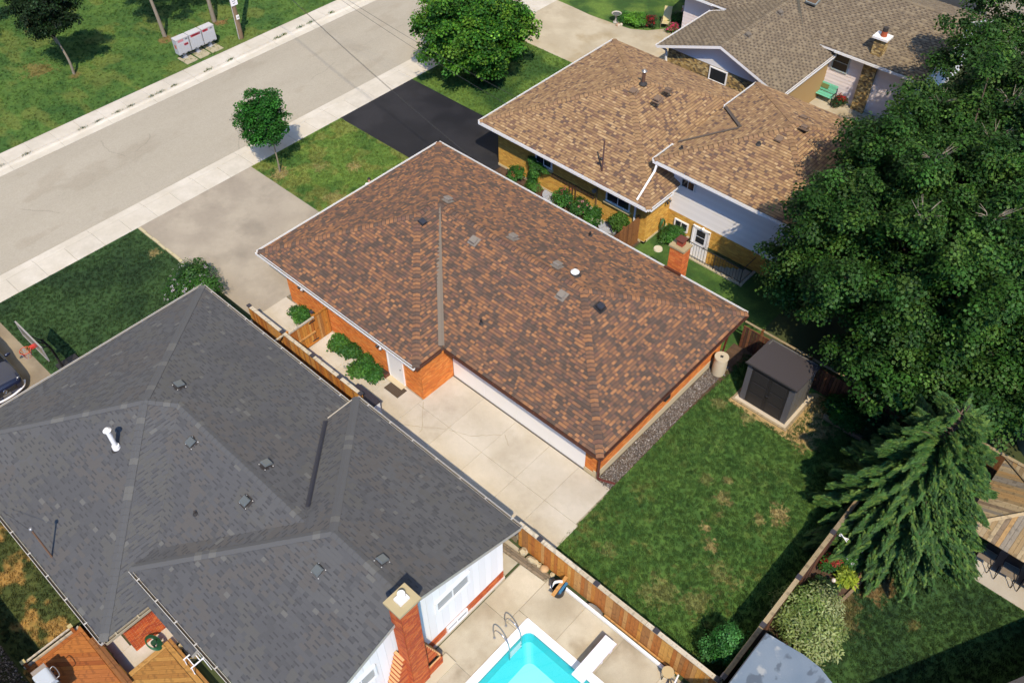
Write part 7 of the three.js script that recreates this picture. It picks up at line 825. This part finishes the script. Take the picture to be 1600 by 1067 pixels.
{ // community mailboxes
  const mk = (z, lbl, k) => { const t = thing('mailbox_unit', lbl, 'mailbox', [-40.62, 0, z], 0, 'mailboxes on the verge'), gy = M(A(206, 208, 210), 0.5), tp = M(A(228, 228, 226), 0.5), rd = M(A(206, 58, 74), 0.6), dkr = M(A(120, 30, 44), 0.6), bk = M(A(50, 50, 54), 0.5);
    mesh('slab', new GB().box(0.3, 0.02, 0, 1.15, 0.05, 0.86), M(A(196, 186, 152), 0.9), t); mesh('pedestal', new GB().box(0, 0.26, 0, 0.16, 0.5, 0.2), M(A(190, 192, 196), 0.5), t); mesh('foot', new GB().box(0, 0.06, 0, 0.3, 0.03, 0.3), gy, t);
    const g = new GB(), X = 0.24, Z = 0.455, y0 = 0.42, y1 = 1.42; g.box(0, (y0 + y1) / 2, 0, 2 * X, y1 - y0, 2 * Z); mesh('cabinet', g, gy, t); const rg = new GB(); rg.quad([-X - 0.02, y1 + 0.02, Z + 0.01], [X + 0.03, y1 - 0.0, Z + 0.01], [X + 0.03, y1 - 0.0, -Z - 0.01], [-X - 0.02, y1 + 0.02, -Z - 0.01]); mesh('lid', new GB().box(0, y1 + 0.025, 0, 2 * X + 0.05, 0.05, 2 * Z + 0.01), tp, t);
    const dr = mesh('door', new GB().box(X + 0.006, 0.84, 0, 0.014, 0.72, 2 * Z - 0.06), M(A(214, 216, 218), 0.45), t); for (let r = 0; r < 5; r++) for (let c = 0; c < 4; c++) mesh('compartment', new GB().box(X + 0.016, 0.56 + r * 0.135, -0.3 + c * 0.2, 0.006, 0.125, 0.188), M(A(210, 213, 216), 0.45), dr);
    mesh('sticker', new GB().box(X + 0.006, 1.32, k === 0 ? 0.12 : k === 1 ? -0.02 : 0.22, 0.012, 0.14, k === 1 ? 0.72 : 0.4), k === 0 ? M(A(226, 150, 156), 0.6) : rd, t); if (k) mesh('print', new GB().box(X + 0.0145, 1.32, k === 1 ? 0.0 : 0.24, 0.006, 0.07, k === 1 ? 0.5 : 0.2), dkr, t); if (k === 0) { mesh('sticker', new GB().box(X + 0.022, 1.0, -0.2, 0.008, 0.14, 0.3), rd, t); mesh('print', new GB().box(X + 0.028, 1.0, -0.2, 0.006, 0.07, 0.22), dkr, t); mesh('sticker', new GB().box(0.02, 0.95, Z + 0.004, 0.2, 0.26, 0.012), M(A(214, 120, 96), 0.6), t); } mesh('print', new GB().box(X + 0.007, 1.32, k === 2 ? -0.22 : -0.3, 0.012, 0.06, 0.16), M(A(110, 120, 130), 0.6), t);
    for (const s of [-0.2, 0.18]) mesh('slot', new GB().box(X + 0.008, 0.455, s, 0.014, 0.03, 0.14), bk, t); return t; };
  mk(-7.62, 'grey community mailbox unit with small red sticker on its door', 0); mk(-8.6, 'grey community mailbox unit with wide red banner', 1); mk(-9.58, 'grey community mailbox unit with short red banner beside the pole', 2); }
{ const t = thing('utility_pole', 'wooden utility pole with white sign beside the mailboxes', 'utility pole', [-40.0, 0, -11.6]); mesh('pole', new THREE.CylinderGeometry(0.13, 0.18, 9.2, 16).translate(0, 4.6, 0), M(A(150, 128, 100), 0.95, { map: T_wood }), t); mesh('conduit', new GB().rod([0.05, 0, 0.19], [0.04, 5, 0.17], 0.03), M(A(200, 196, 188), 0.6), t); const s = mesh('sign', new GB().box(0.19, 2.75, 0, 0.02, 0.75, 0.5), M([0.74, 0.74, 0.74], 0.5), t); for (let k = 0; k < 4; k++) mesh('print', new GB().box(0.203, 2.95 - k * 0.14, 0.02, 0.006, 0.045, 0.34 - k * 0.05), M(A(150, 150, 156), 0.6), s); const s2 = mesh('notice', new GB().box(0.18, 1.55, -0.02, 0.016, 0.3, 0.22), WHITE, t); mesh('print', new GB().box(0.191, 1.55, -0.04, 0.006, 0.08, 0.12), M(A(150, 140, 130), 0.6), s2); mesh('crossarm', new GB().box(0, 8.6, 0, 0.12, 0.12, 2.2), BARK, t); for (const z of [-0.9, -0.3, 0.3, 0.9]) mesh('insulator', new THREE.CylinderGeometry(0.04, 0.06, 0.14, 10).translate(0, 8.73, z), M(A(180, 190, 190), 0.2), t); }
{ const wm = M([0.03, 0.03, 0.03], 0.6); const sag = (a, b, s) => { const p = []; for (let k = 0; k <= 14; k++) { const f = k / 14; p.push([a[0] + (b[0] - a[0]) * f, a[1] + (b[1] - a[1]) * f - s * 4 * f * (1 - f), a[2] + (b[2] - a[2]) * f]); } return p; };
  [[[-40, 8.4, -11.2], [-16.6, 2.85, -9.55], 0.55, 'thin service wire to the brown roofed house'], [[-40, 7.9, -11.5], [-16.2, 2.75, -9.6], 0.5, 'slack telephone wire to the brown roofed house'], [[-40, 8.4, -12.0], [-17.9, 2.95, -14.2], 0.5, 'thin service wire to the tan roofed house'], [[-40, 8.0, -12.3], [-17.8, 2.85, -15.2], 0.55, 'slack telephone wire to the tan roofed house']].forEach(([a, b, s, l]) => { const t = thing('overhead_wire', l, 'wire', [0, 0, 0], 0, 'wires over the street'); mesh('cable', new GB().tube(sag(a, b, s), 0.009, [1, 1, 1], 60, 5), wm, t); }); }
// ---------------------------------------------------------------- person on the front lawn, looking up
{
  const field = (caps, c, half, res) => {           // caps: [a, b, ra, rb]; smooth union meshed on a grid
    const mc = new MarchingCubes(res, new THREE.MeshStandardMaterial(), false, false, 200000); mc.isolation = 0; const F = mc.field, hs = res / 2, k = 0.02 * half / 0.5 + 0.004;
    for (let z = 0; z < res; z++) for (let y = 0; y < res; y++) for (let x = 0; x < res; x++) { const p = [c[0] + (x - hs) / hs * half, c[1] + (y - hs) / hs * half, c[2] + (z - hs) / hs * half]; let d = 9; for (const [a, b, ra, rb] of caps) { const bx = b[0] - a[0], by = b[1] - a[1], bz = b[2] - a[2], px = p[0] - a[0], py = p[1] - a[1], pz = p[2] - a[2], t = clamp((px * bx + py * by + pz * bz) / (bx * bx + by * by + bz * bz + 1e-9)); const e = Math.hypot(px - bx * t, py - by * t, pz - bz * t) - (ra + (rb - ra) * t); const h = clamp(0.5 + 0.5 * (d - e) / k); d = d + (e - d) * h - k * h * (1 - h); } F[x + y * res + z * res * res] = -d; }
    mc.update(); const n = mc.count, P = new Float32Array(n * 3), N = new Float32Array(n * 3); for (let i = 0; i < n; i++) { for (let j = 0; j < 3; j++) P[i * 3 + j] = mc.positionArray[i * 3 + j] * half + c[j]; const q = [mc.normalArray[i * 3], mc.normalArray[i * 3 + 1], mc.normalArray[i * 3 + 2]], l = Math.hypot(...q) || 1; for (let j = 0; j < 3; j++) N[i * 3 + j] = q[j] / l; } const g = new THREE.BufferGeometry(); g.setAttribute('position', new THREE.BufferAttribute(P, 3)); g.setAttribute('normal', new THREE.BufferAttribute(N, 3)); return g; };
  const t = thing('person', 'person in white shirt standing by the front eave, looking up and holding a controller', 'person', [-19.85, 0, -5.6], 0.75);   // faces +z of its own frame
  const skin = M(A(206, 158, 132), 0.6); const S = [0.19, 1.4, 0], legs = [];
  const arm = (s) => [[[s * 0.17, 1.4, -0.01], [s * 0.22, 1.14, 0.03], 0.055, 0.043], [[s * 0.22, 1.14, 0.03], [s * 0.09, 1.1, 0.26], 0.042, 0.03]];
  const leg = (s) => [[[s * 0.09, 0.92, 0], [s * 0.1, 0.5, 0.02], 0.085, 0.058], [[s * 0.1, 0.5, 0.02], [s * 0.11, 0.09, -0.02], 0.056, 0.036], [[s * 0.11, 0.06, -0.04], [s * 0.12, 0.035, 0.14], 0.042, 0.034]];
  const torso = [[[-0.1, 1.36, -0.01], [0.1, 1.36, -0.01], 0.095, 0.095], [[-0.07, 1.15, 0], [0.07, 1.15, 0], 0.1, 0.1], [[-0.07, 0.95, 0], [0.07, 0.95, 0], 0.105, 0.105], [[0, 1.3, 0], [0, 1.0, 0], 0.1, 0.1], [[0, 1.42, -0.01], [0, 1.53, 0.01], 0.055, 0.05]];
  const body = field([...torso, ...arm(-1), ...arm(1), ...leg(-1), ...leg(1)], [0, 0.8, 0.05], 0.86, 120);
  const head = field([[[0, 1.66, -0.015], [0, 1.69, -0.02], 0.082, 0.085], [[0, 1.6, 0.03], [0, 1.63, 0.03], 0.055, 0.065], [[0, 1.64, 0.085], [0, 1.615, 0.105], 0.012, 0.017], [[-0.03, 1.575, 0.07], [0.03, 1.575, 0.07], 0.014, 0.014], [[-0.085, 1.64, -0.01], [-0.09, 1.615, -0.015], 0.018, 0.014], [[0.085, 1.64, -0.01], [0.09, 1.615, -0.015], 0.018, 0.014], [[0, 1.5, 0], [0, 1.58, 0.01], 0.05, 0.05]], [0, 1.64, 0], 0.16, 56);
  const hand = (s) => { const b = [s * 0.085, 1.1, 0.27], q = (x, y, z) => [b[0] - s * x, b[1] + y, b[2] + z], c = [[q(0, 0, 0), q(0.02, 0, 0.06), 0.026, 0.03]]; for (let f = 0; f < 4; f++) { const y = 0.028 - f * 0.018, L = [0.036, 0.042, 0.039, 0.03][f]; c.push([q(0.02, y, 0.07), q(0.035, y, 0.07 + L), 0.0085, 0.008], [q(0.035, y, 0.07 + L), q(0.062, y, 0.07 + L * 0.8), 0.008, 0.007]); } c.push([q(0.01, 0.03, 0.03), q(0.035, 0.045, 0.06), 0.011, 0.009], [q(0.035, 0.045, 0.06), q(0.055, 0.035, 0.08), 0.009, 0.008]); return field(c, [b[0] - s * 0.02, b[1], b[2] + 0.05], 0.11, 56); };
  const bm = mesh('body', mergeGeometries([body, head, hand(-1), hand(1)]), skin, t);
  mesh('shirt', field([[[-0.11, 1.37, -0.01], [0.11, 1.37, -0.01], 0.108, 0.108], [[-0.08, 1.15, 0], [0.08, 1.15, 0], 0.118, 0.118], [[-0.08, 0.92, 0], [0.08, 0.92, 0], 0.124, 0.124], [[0, 1.3, 0], [0, 1.0, 0], 0.115, 0.115], [[-0.17, 1.4, -0.01], [-0.215, 1.18, 0.02], 0.072, 0.064], [[0.17, 1.4, -0.01], [0.215, 1.18, 0.02], 0.072, 0.064]], [0, 1.15, 0], 0.42, 72), M([0.74, 0.72, 0.72], 0.9), t);
  mesh('trousers', field([[[-0.07, 0.9, 0], [0.07, 0.9, 0], 0.115, 0.115], ...leg(-1).slice(0, 2).map(([a, b, r, q]) => [a, b, r + 0.014, q + 0.018]), ...leg(1).slice(0, 2).map(([a, b, r, q]) => [a, b, r + 0.014, q + 0.018])], [0, 0.5, 0], 0.56, 84), M([0.03, 0.035, 0.05], 0.9), t);
  mesh('hair', field([[[0, 1.7, -0.035], [0, 1.72, -0.03], 0.088, 0.088], [[0, 1.64, -0.06], [0, 1.56, -0.06], 0.07, 0.05], [[-0.07, 1.68, 0.0], [-0.08, 1.6, -0.02], 0.03, 0.02], [[0.07, 1.68, 0.0], [0.08, 1.6, -0.02], 0.03, 0.02]], [0, 1.66, -0.03], 0.17, 48), M([0.012, 0.01, 0.009], 0.6), t);
  for (const s of [-1, 1]) mesh('eye', new THREE.SphereGeometry(0.011, 10, 8).translate(s * 0.03, 1.645, 0.074), M([0.02, 0.015, 0.012], 0.2), t); mesh('mouth', new THREE.SphereGeometry(0.016, 10, 6).scale(1.3, 0.35, 0.4).translate(0, 1.583, 0.088), M(A(170, 90, 84), 0.6), t);
  for (const s of [-1, 1]) mesh('shoe', new THREE.SphereGeometry(0.055, 14, 10).scale(0.9, 0.75, 2.3).translate(s * 0.115, 0.042, 0.05), M([0.5, 0.5, 0.5], 0.7), t);
  const c = thing('drone_controller', 'small grey controller held in the hands of the person', 'controller', [-19.85, 0, -5.6], 0.75); mesh('case', new GB().box(0, 1.1, 0.345, 0.13, 0.045, 0.075), M([0.12, 0.12, 0.13], 0.5), c); mesh('screen', new GB().box(0, 1.126, 0.37, 0.1, 0.008, 0.04), M([0.02, 0.02, 0.025], 0.1), c);
}
// ---------------------------------------------------------------- neighbours outside the picture whose shade falls into it
{ const h = thing('neighbour_garage', 'garage roof beyond the right hand lawn, its shade on the grass', 'garage', [18.3, 0, 0.2], 1.1); mesh('wall', new GB().box(0, 1.4, 0, 14, 2.8, 6), M(A(180, 160, 130), 0.9), h); const g = new GB(), X = 7.5, Z = 3.4; g.quad([-X, 2.8, Z], [X, 2.8, Z], [X, 3.9, 0], [-X, 3.9, 0]); g.quad([X, 2.8, -Z], [-X, 2.8, -Z], [-X, 3.9, 0], [X, 3.9, 0]); g.tri([X, 2.8, Z], [X, 2.8, -Z], [X, 3.9, 0]); g.tri([-X, 2.8, -Z], [-X, 2.8, Z], [-X, 3.9, 0]); g.quad([-X, 2.8, -Z], [X, 2.8, -Z], [X, 2.8, Z], [-X, 2.8, Z]); mesh('roof', g, M(A(90, 86, 84), 0.9), h); }
{ const h = thing('neighbour_house', 'house wall and eave west of the dry strip of lawn, its shade on the gravel', 'house', [0, 0, 0]); mesh('wall', new GB().box(-14.6, 1.5, 25.4, 16, 3, 9), M(A(170, 120, 90), 0.9), h); const g = new GB(); g.quad([-23, 2.9, 20.15], [-6.2, 2.9, 20.15], [-6.2, 4.9, 25.4], [-23, 4.9, 25.4]); g.quad([-23, 2.9, 20.15], [-23, 2.75, 20.15], [-6.2, 2.75, 20.15], [-6.2, 2.9, 20.15]); g.quad([-6.2, 2.9, 30.6], [-23, 2.9, 30.6], [-23, 4.9, 25.4], [-6.2, 4.9, 25.4]); g.tri([-6.2, 2.9, 20.15], [-6.2, 2.9, 30.6], [-6.2, 4.9, 25.4]); mesh('roof', g, M(A(90, 86, 84), 0.9, { side: THREE.DoubleSide }), h); }
renderer.render(scene, camera);
